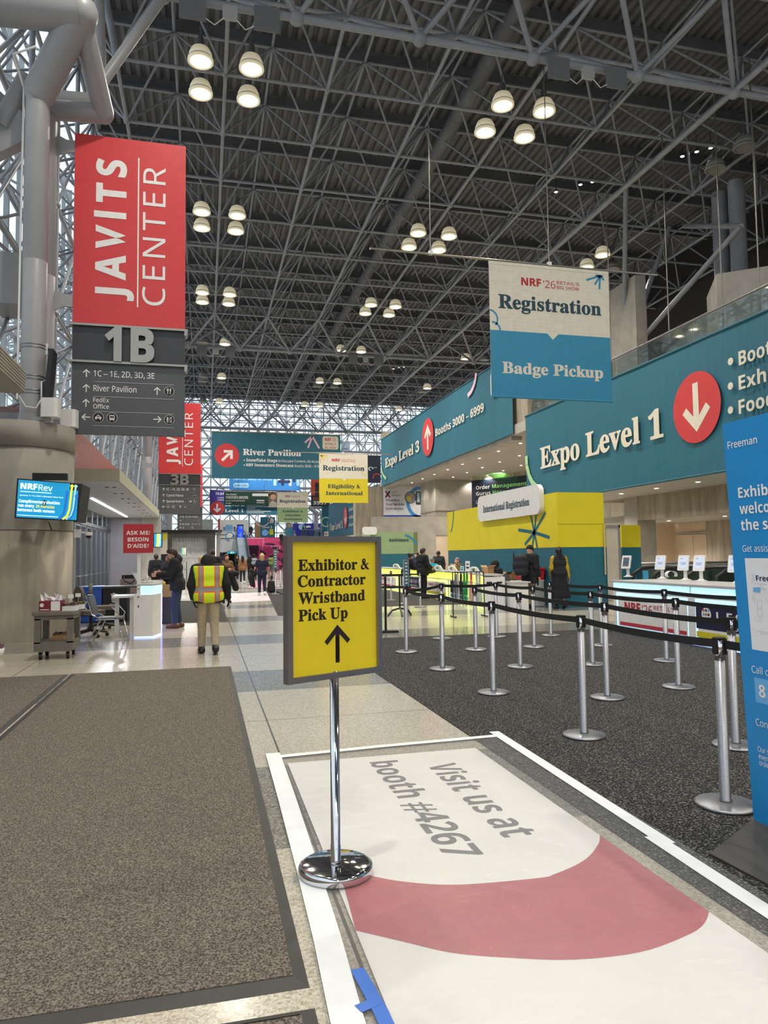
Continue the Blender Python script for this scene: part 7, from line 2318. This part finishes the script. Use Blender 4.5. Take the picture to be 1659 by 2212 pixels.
BLKC = fab('black_coat_cloth', '15161a'); NAVC = fab('navy_cloth', '1b2038'); DENIM = fab('blue_denim', '2b3a52', ns=60); KHAK = fab('khaki_cloth', 'a5977c'); BRWN = fab('brown_jacket_cloth', '6f5236'); CAML = fab('camel_sweater', '8d6844'); GRYC = fab('grey_cloth', '6d6c6c')
TANP = fab('tan_trouser_cloth', '8c7558'); TEALC = fab('cyan_shirt_cloth', '1f9bb5'); MUST = fab('mustard_knit', 'b89a25'); PUFF = fab('dark_puffer_cloth', '1d2026'); CHAR = fab('charcoal_cloth', '2a2b30')
SHB = mat('black_shoe', '111112', .4); SHBR = mat('brown_shoe', '5a3526', .4); SHW = mat('white_sneaker', 'dcd9d4', .5)
HBK = mat('black_hair', '15110f', .5, ns=50, na=.3); HBR = mat('dark_brown_hair', '35241b', .5, ns=50, na=.3); HBL = mat('blonde_hair', 'b39663', .5, ns=50, na=.3); HGY = mat('grey_hair', '7d7a76', .5, ns=50, na=.3)
# hi-vis vest
VEST = bpy.data.materials.new('hi_vis_vest'); VEST.use_nodes = True
def vest_nodes(nt):
    b = nt.nodes['Principled BSDF']; L = nt.links
    tc = nt.nodes.new('ShaderNodeTexCoord'); sp = nt.nodes.new('ShaderNodeSeparateXYZ'); L.new(tc.outputs['Object'], sp.inputs[0])
    def mth(op, a, c=None):
        n = nt.nodes.new('ShaderNodeMath'); n.operation = op
        for i, x in enumerate((a, c)):
            if x is None: continue
            if isinstance(x, (int, float)): n.inputs[i].default_value = x
            else: L.new(x, n.inputs[i])
        return n.outputs[0]
    vx = mth('ABSOLUTE', mth('SUBTRACT', mth('ABSOLUTE', sp.outputs[0]), .125)); vz = mth('ABSOLUTE', mth('SUBTRACT', sp.outputs[2], 1.02))
    og = mth('MAXIMUM', mth('LESS_THAN', vx, .044), mth('LESS_THAN', vz, .05)); gr = mth('MAXIMUM', mth('LESS_THAN', vx, .026), mth('LESS_THAN', vz, .031))
    m1 = nt.nodes.new('ShaderNodeMix'); m1.data_type = 'RGBA'; L.new(og, m1.inputs[0]); m1.inputs[6].default_value = rgb('cfe51c'); m1.inputs[7].default_value = rgb('f0572a')
    m2 = nt.nodes.new('ShaderNodeMix'); m2.data_type = 'RGBA'; L.new(gr, m2.inputs[0]); L.new(m1.outputs[2], m2.inputs[6]); m2.inputs[7].default_value = rgb('8e8e8a')
    L.new(m2.outputs[2], b.inputs['Base Color']); b.inputs['Roughness'].default_value = .8
    b.inputs['Emission Color'].default_value = rgb('cfe51c'); b.inputs['Emission Strength'].default_value = 0.0
vest_nodes(VEST.node_tree)
person('person in a lime hi-vis vest with orange stripes, hooded, walking away', gz(450, 1412), math.radians(4), 1.68, BLKC, KHAK, SHB, ('hood', BLKC), 'brown', 2, 1.16, lean=.08, head=(0, .3), stride=.12, hem=.84, puff=.022, vest=VEST, glove=True, drop=.085, arms=[((.07, -.05, -.27), (.03, -.02, -.5)), ((.08, -.04, -.27), (.12, .06, -.5))])
person('man in black hooded jacket and blue jeans leaning over the white counter', gz(383, 1356), math.radians(82), 1.79, BLKC, DENIM, SHBR, ('short', HBR), 'light', 2, 1.08, lean=.10, head=(0, .5), stride=.03, hem=.80, puff=.032, collar=BLKC, arms=[((.06, .08, -.27), (-.02, .34, -.27)), ((.06, .06, -.27), (.0, .33, -.24))])
person('woman in brown jacket facing the camera with a black coat over her arm', gz(489, 1302), math.radians(188), 1.66, BRWN, CHAR, SHB, ('long', HBR), 'light', 1, .95, head=(.2, 0), hem=.84, puff=.02, fem=True, arms=[((.06, .02, -.27), (-.04, .2, -.24)), ((.05, -.02, -.28), (.02, .16, -.3))])
p = gz(489, 1302)
def soft(name, label, cat, loc, prims, mt, k=.03, r=.02, parent=None, rot=0):
    lo, hi = bounds(prims, .04); V, Q = nets(lambda P: uni(P, prims, k), lo, hi, r)
    m = MB(); m.add(V, Q, mt, True)
    if parent is not None: return m.build(name, parent)
    o = m.build(name, label=label, cat=cat); o.location = loc; o.rotation_euler = (0, 0, rot); return o
soft('coat', 'black coat draped over the arm of the woman in brown', 'coat', (p.x + .2, p.y - .26, 0), [((-.1, 0, 1.0), (.12, 0, .98), .09, .1), ((-.04, 0, .9), (.1, 0, .5), .1, .11)], BLKC, .06)
person('man in long black coat standing behind the hi-vis worker', gz(459, 1306), math.radians(10), 1.83, BLKC, BLKC, SHB, ('crop', HBR), 'tan', 1, 1.05, hem=.7, puff=.03)
person('blonde woman in navy top walking away, carrying coat and tote', gz(566, 1286), math.radians(2), 1.68, NAVC, NAVC, SHW, ('bob', HBL), 'light', 1, 1.12, stride=.10, hem=.85, puff=.012, sleeve=.7, fem=True, arms=[((.1, -.03, -.27), (.14, .1, -.46)), ((.09, -.04, -.28), (.14, .02, -.53))])
p = gz(566, 1286)
soft('tote_bag', 'black tote bag hanging from the hand of the blonde woman', 'bag', (p.x + .36, p.y + .02, .16), [((-.09, 0, .02), (-.07, 0, .36), .075, .055), ((0, 0, .0), (0, 0, .36), .08, .055), ((.1, 0, .02), (.08, 0, .36), .075, .055), ((-.04, 0, .4), (0, 0, .62), .015, .012), ((.04, 0, .4), (.01, 0, .62), .015, .012)], BLK, .05)
soft('coat', 'black coat carried over the arm of the blonde woman', 'coat', (p.x - .38, p.y + .1, 0), [((-.04, 0, .98), (.1, 0, .85), .09, .1), ((-.08, 0, .75), (-.02, 0, .4), .1, .06), ((0, 0, .8), (.08, 0, .35), .09, .05)], BLKC, .05)
person('woman with long dark hair and camel sweater walking down the aisle', gz(524, 1261), 0, 1.66, CAML, CHAR, SHW, ('long', HBK), 'tan', 0, .95, stride=.12, hem=.8, puff=.025, fem=True)
person('person in black walking ahead of the camel sweater woman', gz(540, 1248), 0, 1.68, BLKC, BLKC, SHW, ('long', HBK), 'tan', 0, .95, stride=.1, fem=True)
person('person with a grey backpack half hidden by the blonde woman', gz(549, 1252), 0, 1.75, BLKC, BLKC, SHB, ('short', HBK), 'brown', 0, 1.0, stride=.08, hem=.75)
p = gz(549, 1252)
soft('backpack', 'pale grey backpack half hidden by the blonde woman', 'bag', (p.x, p.y - .24, 1.22), [((-.1, 0, -.1), (.1, 0, -.1), .12, .12), ((-.08, 0, .12), (.08, 0, .12), .11, .11)], fab('pale_grey_backpack', '8d97a3'), .05)
person('walker with a flowery backpack right of the blonde woman', gz(585, 1250), 0, 1.74, TEALC if False else fab('green_jacket', '3f5b52'), GRYC, SHB, ('short', HBK), 'brown', 0, 1.0, stride=.08)
p = gz(585, 1250)
soft('backpack', 'flowery multicoloured backpack right of the blonde woman', 'bag', (p.x, p.y - .24, 1.2), [((-.11, 0, -.12), (.11, 0, -.12), .13, .13), ((-.09, 0, .14), (.09, 0, .14), .12, .12)], mat('flower_pattern', '7d8a4a', .7, ns=9, na=.9), .05)
person('dark figure far down the aisle left of the camel sweater woman', gz(513, 1250), math.radians(150), 1.66, BLKC, BLKC, SHB, ('long', HBK), 'tan', 0, .95, stride=.1, fem=True, hem=.7)
person('person in black with headphones standing behind the red ASK ME sign post', (gy(337, 1240, 29).x, 29, 0), math.radians(20), 1.72, BLKC, BLKC, SHB, ('short', HBK), 'tan', 1, 1.05, hem=.8, puff=.03)
person('person in black with white badge beside the man leaning on the counter', (gy(362, 1240, 27).x, 27, 0), math.radians(160), 1.62, BLKC, BLKC, SHB, ('short', HBR), 'brown', 1, 1.0, hem=.8, puff=.03)
person('partly hidden person with fair hair left of the hi-vis hood', (gy(434, 1240, 26.5).x, 26.5, 0), math.radians(70), 1.6, fab('patterned_coat', '6e6152', na=.5), CHAR, SHB, ('bob', HBL), 'light', 1, 1.0, hem=.75, puff=.03, fem=True)
# around the lit counter
person('woman in black jacket bending over the lit counter', (7.45, 26.4, .007), math.radians(-80), 1.66, BLKC, BLKC, SHW, ('bun', HBK), 'tan', 1, 1.0, lean=.35, head=(0, .3), hem=.78, puff=.03, fem=True, arms=[((.04, .12, -.26), (0, .34, -.34)), ((.04, .12, -.26), (0, .34, -.34))])
person('tall man in black standing in profile before the lit counter', gz(914, 1293), math.radians(-72), 1.80, BLKC, BLKC, SHB, ('short', HBR), 'light', 1, 1.15, hem=.78, puff=.03, head=(0, .12), arms=[((.05, .03, -.27), (.0, .22, -.36)), ((.05, .03, -.27), (.0, .22, -.36))])
p = gz(914, 1293)
soft('shoulder_bag', 'black bag held in front of the tall man in black', 'bag', (p.x + .32, p.y + .1, .98), [((-.08, 0, 0), (.1, 0, .02), .13, .13)], BLK, .03)
person('face of a woman peeking out behind the tall man in black', (gy(900, 1200, 28.6).x, 28.6, 0), math.radians(120), 1.66, NAVC, CHAR, SHB, ('bob', HBR), 'light', 1, fem=True)
person('bald man in cyan shirt sitting behind the lit counter with his back turned', (gy(933, 1200, 26.9).x, 26.9, .14), math.radians(-50), 1.82, TEALC, CHAR, SHB, ('crop', HGY), 'light', 1, 1.12, seat=True, puff=.016, hem=.9)
person('security guard in dark uniform standing beyond the bald man', (gy(947, 1200, 30.5).x, 30.5, 0), math.radians(150), 1.72, CHAR, CHAR, SHB, ('cap', BLK), 'brown', 1, 1.1, puff=.022)
person('grey haired man sitting behind the lit counter', (gy(989, 1200, 24.3).x, 24.3, .16), math.radians(100), 1.78, CHAR, CHAR, SHB, ('crop', HGY), 'light', 1, 1.05, seat=True, head=(0, .1))
person('hooded figure in black seated at the near end of the lit counter', (gy(1066, 1200, 20.3).x, 20.3, .12), math.radians(-60), 1.72, BLKC, BLKC, SHB, ('hood', BLKC), 'tan', 1, 1.08, seat=True, lean=.1, puff=.03, head=(0, .2))
person('person in black coat and knit cap walking with a backpack', (8.72, 18.3, 0), math.radians(-62), 1.78, BLKC, TANP, SHB, ('cap', BLKC), 'light', 1, 1.08, stride=.16, hem=.70, puff=.036, head=(0, .12))
d_ = Vector((math.sin(math.radians(62)), math.cos(math.radians(62)), 0))
soft('backpack', 'dark backpack with an umbrella, worn by the person in the knit cap', 'bag', Vector((8.72, 18.3, 1.22)) - d_ * .27 + Vector((-.06, .03, 0)), [((-.1, 0, -.18), (.1, 0, -.18), .12, .12), ((-.1, 0, 0), (.1, 0, 0), .13, .13), ((-.09, 0, .16), (.09, 0, .16), .11, .11), ((-.2, -.06, -.1), (-.2, -.06, .36), .045, .015)], PUFF, .05, rot=math.radians(-62))
person('woman in puffer vest with mustard sleeves and long black skirt', (9.5, 18.1, 0), math.radians(-12), 1.72, MUST, BLKC, SHB, ('pony', HBK), 'tan', 1, 1.0, stride=.06, legs='skirt', hem=1.0, puff=.013, fem=True, arms=[((.06, -.02, -.28), (.04, .12, -.45)), ((.06, -.02, -.28), (.1, -.02, -.53))])
# puffer vest over her shirt
p_ = [c for c in bpy.data.objects if c.get('label', '').startswith('woman in puffer vest')][0]
pr = [((-.09, -.005, 1.0), (.09, -.005, 1.0), .11, .11), ((-.06, 0, 1.12), (.06, 0, 1.12), .1, .1), ((-.08, .01, 1.28), (.08, .01, 1.28), .118, .118), ((-.10, -.005, 1.39), (.10, -.005, 1.39), .075, .075), ((0, -.01, 1.42), (0, -.01, 1.48), .075, .07)]
lo, hi = bounds(pr, .07); V, Q = nets(lambda P: np.maximum(uni(P, pr, .03, .03 + 0), .96 - P[..., 2]) + .005 * np.sin(P[..., 2] * 90), lo, hi, .016)
m = MB(); m.add(V * (1.72 / 1.75), Q, PUFF, True); m.build('puffer_vest', p_)
# swivel chair back by the hooded figure
t = thing('office_chair', 'grey chair at the low desk in front of the hooded figure', 'chair', (gy(1077, 1250, 19.1).x, 19.1, 0), .6)
m = MB(); m.rbox((-.22, -.22, .42), (.22, .22, .48), .1, GRYC); m.build('seat', t)
m = MB(); m.prism([(.22 * math.cos(2 * PI * k / 20), .78 + .2 * math.sin(2 * PI * k / 20)) for k in range(20)], -.25, -.19, GRYC, axis=1); m.box((-.03, -.24, .42), (.03, -.21, .7), BLK); m.build('backrest', t)
m = MB(); m.tube((0, 0, .1), (0, 0, .42), .03, BLK, 8)
for k in range(5): m.tube((0, 0, .1), (.27 * math.cos(k * 1.257), .27 * math.sin(k * 1.257), .03), .025, BLK, 6)
m.build('star_base', t)
# ---------------------------------------------------------------- far end: landing, stairs, escalators
ZL = 4.12
m = MB(); m.box((-6, 97, 3.2), (5.0, 121, ZL), CONCL); m.box((10.9, 97, 3.2), (40, 121, ZL), CONCL); m.box((5.0, 97.2, 3.2), (10.9, 121, ZL), CONCL); m.box((-6, 96.9, 2.2), (4.3, 97.2, ZL), mat('white_fascia', 'c9cac9', .5))
m.build('floor_landing', kind='structure')
m = MB(); m.box((-6, 112, 0), (40, 112.5, 3.2), SLATED)
for k in range(5): m.box((-4 + 2.0 * k, 99, 0), (-3.5 + 2.0 * k, 99.5, 3.2), CONCL)
m.build('wall_under_landing', kind='structure')
PINK = bpy.data.materials.new('pink_stair_print'); PINK.use_nodes = True
speck(PINK, [(.3, 'c44d7c'), (.6, 'd6588a'), (.9, 'e06c98')], 3, 9, 0, .6)
xs0, xs1 = gy(534, 1165, 96).x, gy(612, 1165, 96).x
NS = 24; ys0, ys1 = 88.0, 97.0
t = thing('grand_staircase', 'pink printed grand staircase with white and navy arrow shapes', 'staircase', ((xs0 + xs1) / 2, 92.5, 0), world=True)
def sz(y): return ZL * (y - ys0) / (ys1 - ys0)
dy = (ys1 - ys0) / NS
m = MB()
for k in range(NS):
    m.box((xs0, ys0 + k * dy, 0), (xs1, ys1 + .4, ZL * (k + 1) / NS), PINK)
# print on the risers, one slice per riser
shapes = [('p', [(.0, .30), (.28, .30), (.48, .98), (.0, .98)], WHT), ('p', [(.0, .315), (.27, .315), (.465, .965), (.0, .965)], PINK), ('p', [(.02, .38), (.22, .38), (.3, .74), (.02, .74)], NAVP),
          ('s', [(.47, .78), (.68, .78), (.72, .74), (.62, .70)], NAVP), ('p', [(.6, .72), (.9, .72), (.78, .50)], WHT), ('p', [(.63, .70), (.86, .70), (.77, .53)], PINK), ('p', [(.63, .68), (.78, .68), (.73, .54)], NAVP), ('s', [(.3, .58), (.44, .45)], NAVP), ('s', [(.78, .6), (.97, .46)], NAVP), ('s', [(.6, .42), (.88, .2), (.9, .1), (.72, .08)], NAVP)]
def slab(poly, z0, z1):
    def cl(P_, z, up):
        r = []
        for (a, b) in zip(P_, P_[1:] + P_[:1]):
            ia, ib = (a[1] >= z) == up, (b[1] >= z) == up
            if ia: r.append(a)
            if ia != ib:
                s_ = (z - a[1]) / (b[1] - a[1]); r.append((a[0] + (b[0] - a[0]) * s_, z))
        return r
    q = cl(poly, z0, True)
    return cl(q, z1, False) if len(q) > 2 else []
for li_, (kd, pts, col) in enumerate(shapes):
    polys = [pts] if kd == 'p' else []
    if kd == 's':
        for (a, b) in zip(pts, pts[1:]):
            d = Vector((b[0] - a[0], b[1] - a[1])); n = Vector((-d.y, d.x)).normalized() * .028; polys.append([(a[0] + n.x, a[1] + n.y), (a[0] - n.x, a[1] - n.y), (b[0] - n.x, b[1] - n.y), (b[0] + n.x, b[1] + n.y)])
    for po in polys:
        for k in range(NS):
            q = slab(po, k / NS, (k + 1) / NS)
            if len(q) > 2:
                yy = ys0 + k * dy - .006 * (li_ + 1)
                m.add([(xs0 + (xs1 - xs0) * x, yy, ZL * z) for x, z in q], [tuple(range(len(q)))], col)
for k in range(NS): m.box((xs0, ys0 + k * dy - .08, ZL * (k + 1) / NS - .012), (xs1, ys0 + k * dy, ZL * (k + 1) / NS + .003), mat('stair_nosing', 'a8446c', .5))
m.build('printed_steps', t)
P = Panel(m, (xs0, 0, 0), (1, 0, 0), (0, 0, 1), 1, 1)
for s_, xx in ((-1, xs0 - .12), (1, xs1 + .12)):
    m = MB(); m.tube((xx, ys0 - .4, .95), (xx, ys1 + .3, ZL + .95), .05, SATIN, 8)
    for k in range(6): yy = ys0 + 1.5 * k + .6; m.tube((xx, yy, sz(yy)), (xx, yy, sz(yy) + .95), .03, SATIN, 6)
    m.build('handrail', t)
def escal(x0, x1, lab):
    t = thing('escalator', lab, 'escalator', ((x0 + x1) / 2, 91, 0), world=True)
    m = MB(); m.prism([(86.0, 0), (87.5, 0), (97.4, ZL - .3), (97.4, ZL), (96.5, ZL), (87.2, .25), (86, .12)], x0, x1, ALU, axis=0); m.build('truss', t)
    for x in (x0, x1 - .06):
        m = MB(); m.prism([(86.2, .2), (87.2, .25), (96.5, ZL), (97.6, ZL), (97.6, ZL + .9), (96.3, ZL + .9), (87, 1.15), (86.2, 1.05)], x, x + .06, GLASSD, axis=0); m.build('balustrade', t)
        m = MB(); m.path([(x + .03, 86.1, .5), (x + .03, 86.15, 1.05), (x + .03, 87, 1.18), (x + .03, 96.3, ZL + .93), (x + .03, 97.6, ZL + .93)], .05, BLK, 6); m.build('handrail', t)
    return t
escal(xs0 - 1.5, xs0 - .3, 'escalator rising at the left side of the pink staircase')
escal(xs1 + .35, xs1 + 1.55, 'escalator at the right side of the pink staircase')
m = MB(); m.box((4.0, 96.9, ZL), (4.05, 97.0, ZL), ALU)
t = thing('glass_guard', 'glass guard along the far landing edge beyond the store portal', 'railing', (-1, 97, ZL), world=True)
for k in range(6):
    m = MB(); m.box((-6 + 1.65 * k, 96.95, ZL), (-6 + 1.65 * k + 1.6, 96.98, ZL + 1.0), GLASSD); m.build('glass_pane', t)
m = MB(); m.tube((-6, 96.96, ZL + 1.02), (3.8, 96.96, ZL + 1.02), .04, SATIN, 6); m.build('handrail', t)
t = thing('glass_guard', 'glass guard on the far landing right of the staircase', 'railing', (18, 97, ZL), world=True)
for k in range(8):
    m = MB(); m.box((12.6 + 1.65 * k, 96.95, ZL), (12.6 + 1.65 * k + 1.6, 96.98, ZL + 1.0), GLASSD); m.build('glass_pane', t)
m = MB(); m.tube((12.6, 96.96, ZL + 1.02), (26, 96.96, ZL + 1.02), .04, SATIN, 6); m.build('handrail', t)

def standing(name, label, Y, u0, v0, u1, v1, base, draw, d=.3, cat='poster', zfloor=ZL):
    a, b = gy(u0, v1, Y), gy(u1, v0, Y)
    a.z = min(a.z, max(a.z, zfloor))
    t = thing(name, label, cat, ((a.x + b.x) / 2, Y, zfloor), world=True)
    m = MB(); m.box((a.x, Y + .02, zfloor), (b.x, Y + d, b.z), base); m.build('body', t)
    m = MB(); P = Panel(m, (a.x, Y + .015, zfloor), (1, 0, 0), (0, 0, 1), b.x - a.x, b.z - zfloor); P.lift = .012; draw(P); m.build('printed_face', t)
def d_food(P):
    P.rect(0, 0, 1, 1, CREAM, 0); P.text('Food Tr', .12, .46, .62, .2, INK, 'serif', 1); P.arc(.85, .9, 2.0, 200, 330, .12, PINKP, 1); P.rect(.0, .0, 1, .28, BLUE2, 1)
standing('backdrop_wall', 'cream wall reading Food Tr on the far landing', 117, 475, 1123, 536, 1160, CREAM, d_food, cat='wall panel')
def d_food2(P): P.rect(0, 0, 1, 1, CREAM, 0); P.rect(.1, .6, .6, .7, INK, 1); P.rect(.1, .4, .55, .48, INK, 1); P.arc(.75, .3, .5, 0, 270, .12, BLUEV, 1); P.poly([(.82, .05), (.98, .1), (.95, .6), (.88, .35)], BLUEV, 1)
a, b = gy(461, 1162, 96.7), gy(508, 1150, 96.7)
t = thing('rail_banner', 'pale printed banner on the landing edge above the white fascia', 'banner', ((a.x + b.x) / 2, 96.8, a.z), world=True)
m = MB(); m.box((a.x, 96.7, a.z), (b.x, 96.8, b.z), CREAM); P = Panel(m, (a.x, 96.69, a.z), (1, 0, 0), (0, 0, 1), b.x - a.x, b.z - a.z); P.lift = .01; d_food2(P); m.build('printed_face', t)
def d_k1(P): P.rect(0, 0, 1, 1, NAVP, 0); P.rect(.08, .1, .92, .92, mat('kiosk_blue_screen', '1f3fe0', .3, emit=.8, ecol='2a4bf0'), 1); P.disc(.65, .8, .22, SKYB, 2, 14); P.poly([(.2, .3), (.75, .5), (.6, .15)], SKYB, 2)
standing('screen_totem', 'dark totem with a bright blue screen on the far landing', 108, 512, 1133, 526, 1160, BLK, d_k1, cat='screen')
def d_sk(P): P.rect(0, 0, 1, 1, mat('sky_blue_board', '7fb4e0', .5), 0); P.rect(.15, .5, .8, .56, WHT, 1); P.rect(.15, .3, .6, .36, WHT, 1)
standing('display_board', 'pale blue board before the cream wall on the far landing', 106, 487, 1134, 502, 1160, BLUEV, d_sk, cat='board')
def d_l2(P):
    P.rect(0, 0, 1, 1, TEALB, 0); P.text('Level 2', .1, .48, .8, .1, CREAM, 'serif', 1); P.text('Level 1', .1, .24, .75, .1, CREAM, 'serif', 1); P.rrect(.52, .72, .9, .95, .2, CREAM, 1); nrf_logo(P, .58, .86, .84, .05, True, 2)
    P.arc(.12, .9, 1.0, 0, 360, .15, PINKP, 1); P.disc(.3, .28, .45, mat('sky_blue_board', '7fb4e0', .5), 2); P.rect(.62, .18, .88, .44, YEL, 2)
standing('level_totem', 'dark teal wrap reading Level 2 and Level 1 on the far landing', 103, 563, 1117, 594, 1162, TEALB, d_l2, cat='totem')
standing('kraft_column', 'tan square column left of the dark teal Level 2 wrap', 105, 551, 1128, 563, 1160, KRAFT, lambda P: P.rect(0, 0, 1, 1, KRAFT, 0), 1.0, 'column')
standing('red_column', 'small red pylon at the left of the cream wall', 116, 471, 1121, 475, 1140, NRF, lambda P: P.rect(0, 0, 1, 1, NRF, 0), .3, 'pylon')
def d_wm(P): P.rect(0, 0, 1, 1, GRAYV, 0); P.disc(.5, .45, .75, mat('teal_dress_print', '4f9aa8', .6), 1); P.disc(.5, .82, .3, SKIN1, 2); P.disc(.45, .85, .34, HBR, 1.5); P.rect(.05, .6, .2, .7, NRF, 2)
standing('display_board', 'pale poster with a woman in teal, left of the blue booth wall', 103, 617, 1129, 633, 1154, GRAYV, d_wm)
def d_bl(P): P.rect(0, 0, 1, 1, mat('indigo_booth_vinyl', '23299a', .5), 0); P.rect(0, 0, .1, 1, VIOLET, 1); P.disc(.24, .78, .45, SKYB, 1); P.rect(.32, .72, .5, .86, WHT, 1); P.rect(.56, 0, .57, 1, VIOLET, 1); P.text('Talk for', .65, .62, .85, .12, WHT, 'bold', 1); P.rect(.7, .45, .8, .5, WHT, 1)
standing('booth_wall', 'wide indigo booth wall reading Talk for on the far landing', 102, 633, 1131, 709, 1156, BLUE2, d_bl, cat='wall panel')
m = MB()
for u in (683, 697):
    a = gy(u, 1160, 99); m.tube((a.x, 99, ZL), (a.x, 99, gy(u, 1112, 99).z), .32, PIPE, 12)
a, b = gy(667, 1095, 99), gy(709, 1095, 99); c = gy(690, 1113, 99)
for p in (a, b): m.tube(c, (p.x, 99, p.z), .3, PIPE, 12)
m.tube((a.x, 99, a.z), (b.x, 99, b.z), .3, PIPE, 12)
m.build('pillar', kind='structure')
m = MB(); a = gy(430, 1121, 90); b = gy(462, 1166, 90)
m.box((gy(432, 1150, 110).x, 110, ZL), (gy(460, 1150, 110).x, 110.3, gy(440, 1122, 110).z), CONCL); m.build('wall_landing', kind='structure')
# dark direction sign under the landing
YO = 98.6
a, b = gy(462, 1188, YO), gy(506, 1181, YO)
t = thing('overhead_sign', 'long dark direction sign hanging under the far landing', 'sign', ((a.x + b.x) / 2, YO, a.z), world=True)
m = MB(); m.box((a.x, YO, a.z), (b.x, YO + .1, b.z), SLATED); P = Panel(m, (a.x, YO - .01, a.z), (1, 0, 0), (0, 0, 1), b.x - a.x, b.z - a.z); P.lift = .008; P.text('Special Events', .1, .3, .55, .4, WHT, 'bold', 1)
for k in range(5): P.disc(.62 + .08 * k, .5, .1, WHT, 1, 10)
m.build('board', t)
m = MB(); rod(m, a.x + .3, YO + .05, b.z, 3.2, .02); rod(m, b.x - .3, YO + .05, b.z, 3.2, .02); m.build('hanging_rod', t)
# people on the landing and escalator
def far_person(u, v, Y, lab, rot, z, **k):
    p = gy(u, v, Y); return person(lab, (p.x, Y, z), rot, 1.74, k.get('top', BLKC), k.get('bot', CHAR), SHB, k.get('hair', ('short', HBK)), 'tan', 0, hem=k.get('hem', .8), puff=.03, head=(0, .1))
far_person(542, 1162, 98.0, 'dark figure standing at the head of the left escalator', 2.6, ZL, bot=DENIM, hem=.72)
yy = 94.2
far_person(608, 1180, yy, 'person in black with white badge riding the right escalator', PI, sz(yy) + .15)
far_person(655, 1157, 99, 'dark figure on the landing in front of the indigo wall', 1.5, ZL)
far_person(660, 1157, 99.4, 'second figure beside it before the indigo wall', -1.5, ZL, top=GRYC)
far_person(614, 1240, 75, 'dark walker half hidden at the edge of the yellow sign', 0, 0)
for k, xx in enumerate((1.5, 7.7, 13.9)):  # fill lights added on the roof edge to brighten the pink staircase
    t = thing('fill_light', 'added fill light on the roof edge before the far glass hall, %s from the aisle' % ORD[k], 'fill_light', (xx, 75.93, 18.15), group='added fill lights on the roof edge')
    m = MB(); m.box((-.2, -.1, -.15), (.2, .12, .15), SPOTB); m.box((-.02, -.25, -.02), (.02, -.1, .02), SPOTB); m.build('housing', t)
    m = MB(); m.box((-.18, .12, -.13), (.18, .13, .13), GLOW); m.build('lens', t)
    li = bpy.data.lights.new('fill_beam', 'SPOT'); li.energy = 4500; li.color = (1, .95, .88); li.spot_size = .62; li.spot_blend = .6; li.shadow_soft_size = .3
    lo = bpy.data.objects.new('fill_beam', li); COL.objects.link(lo); lo.parent = t; lo.location = (0, .2, 0)
    d_ = Vector((7.7, 93.5, 1.5)) - Vector((xx, 76.1, 17.6)); lo.rotation_euler = d_.to_track_quat('-Z', 'Y').to_euler()
# aisle floor print far ahead
m = MB()
p0, p1, p2, p3 = gz(498, 1302), gz(592, 1297), gz(575, 1279), gz(497, 1282)
m.add([(p.x, p.y, .004) for p in (p0, p1, p2, p3)], [(0, 1, 2, 3)], mat('pastel_floor_print', 'd8c9cb', .35, ns=2.5, na=.25))
m.build('floor_graphic', label='pastel printed floor sticker in the aisle under the blonde woman', cat='floor sticker', loc=(p0.x, p0.y, 0))
m = MB(); p0, p1, p2, p3 = gz(535, 1270), gz(575, 1270), gz(566, 1255), gz(545, 1255)
m.add([(p.x, p.y, .004) for p in (p0, p1, p2, p3)], [(0, 1, 2, 3)], mat('pink_floor_print', 'c98a9c', .35)); m.build('floor_graphic', label='pink floor sticker farther along the aisle', cat='floor sticker', loc=(p0.x, p0.y, 0))
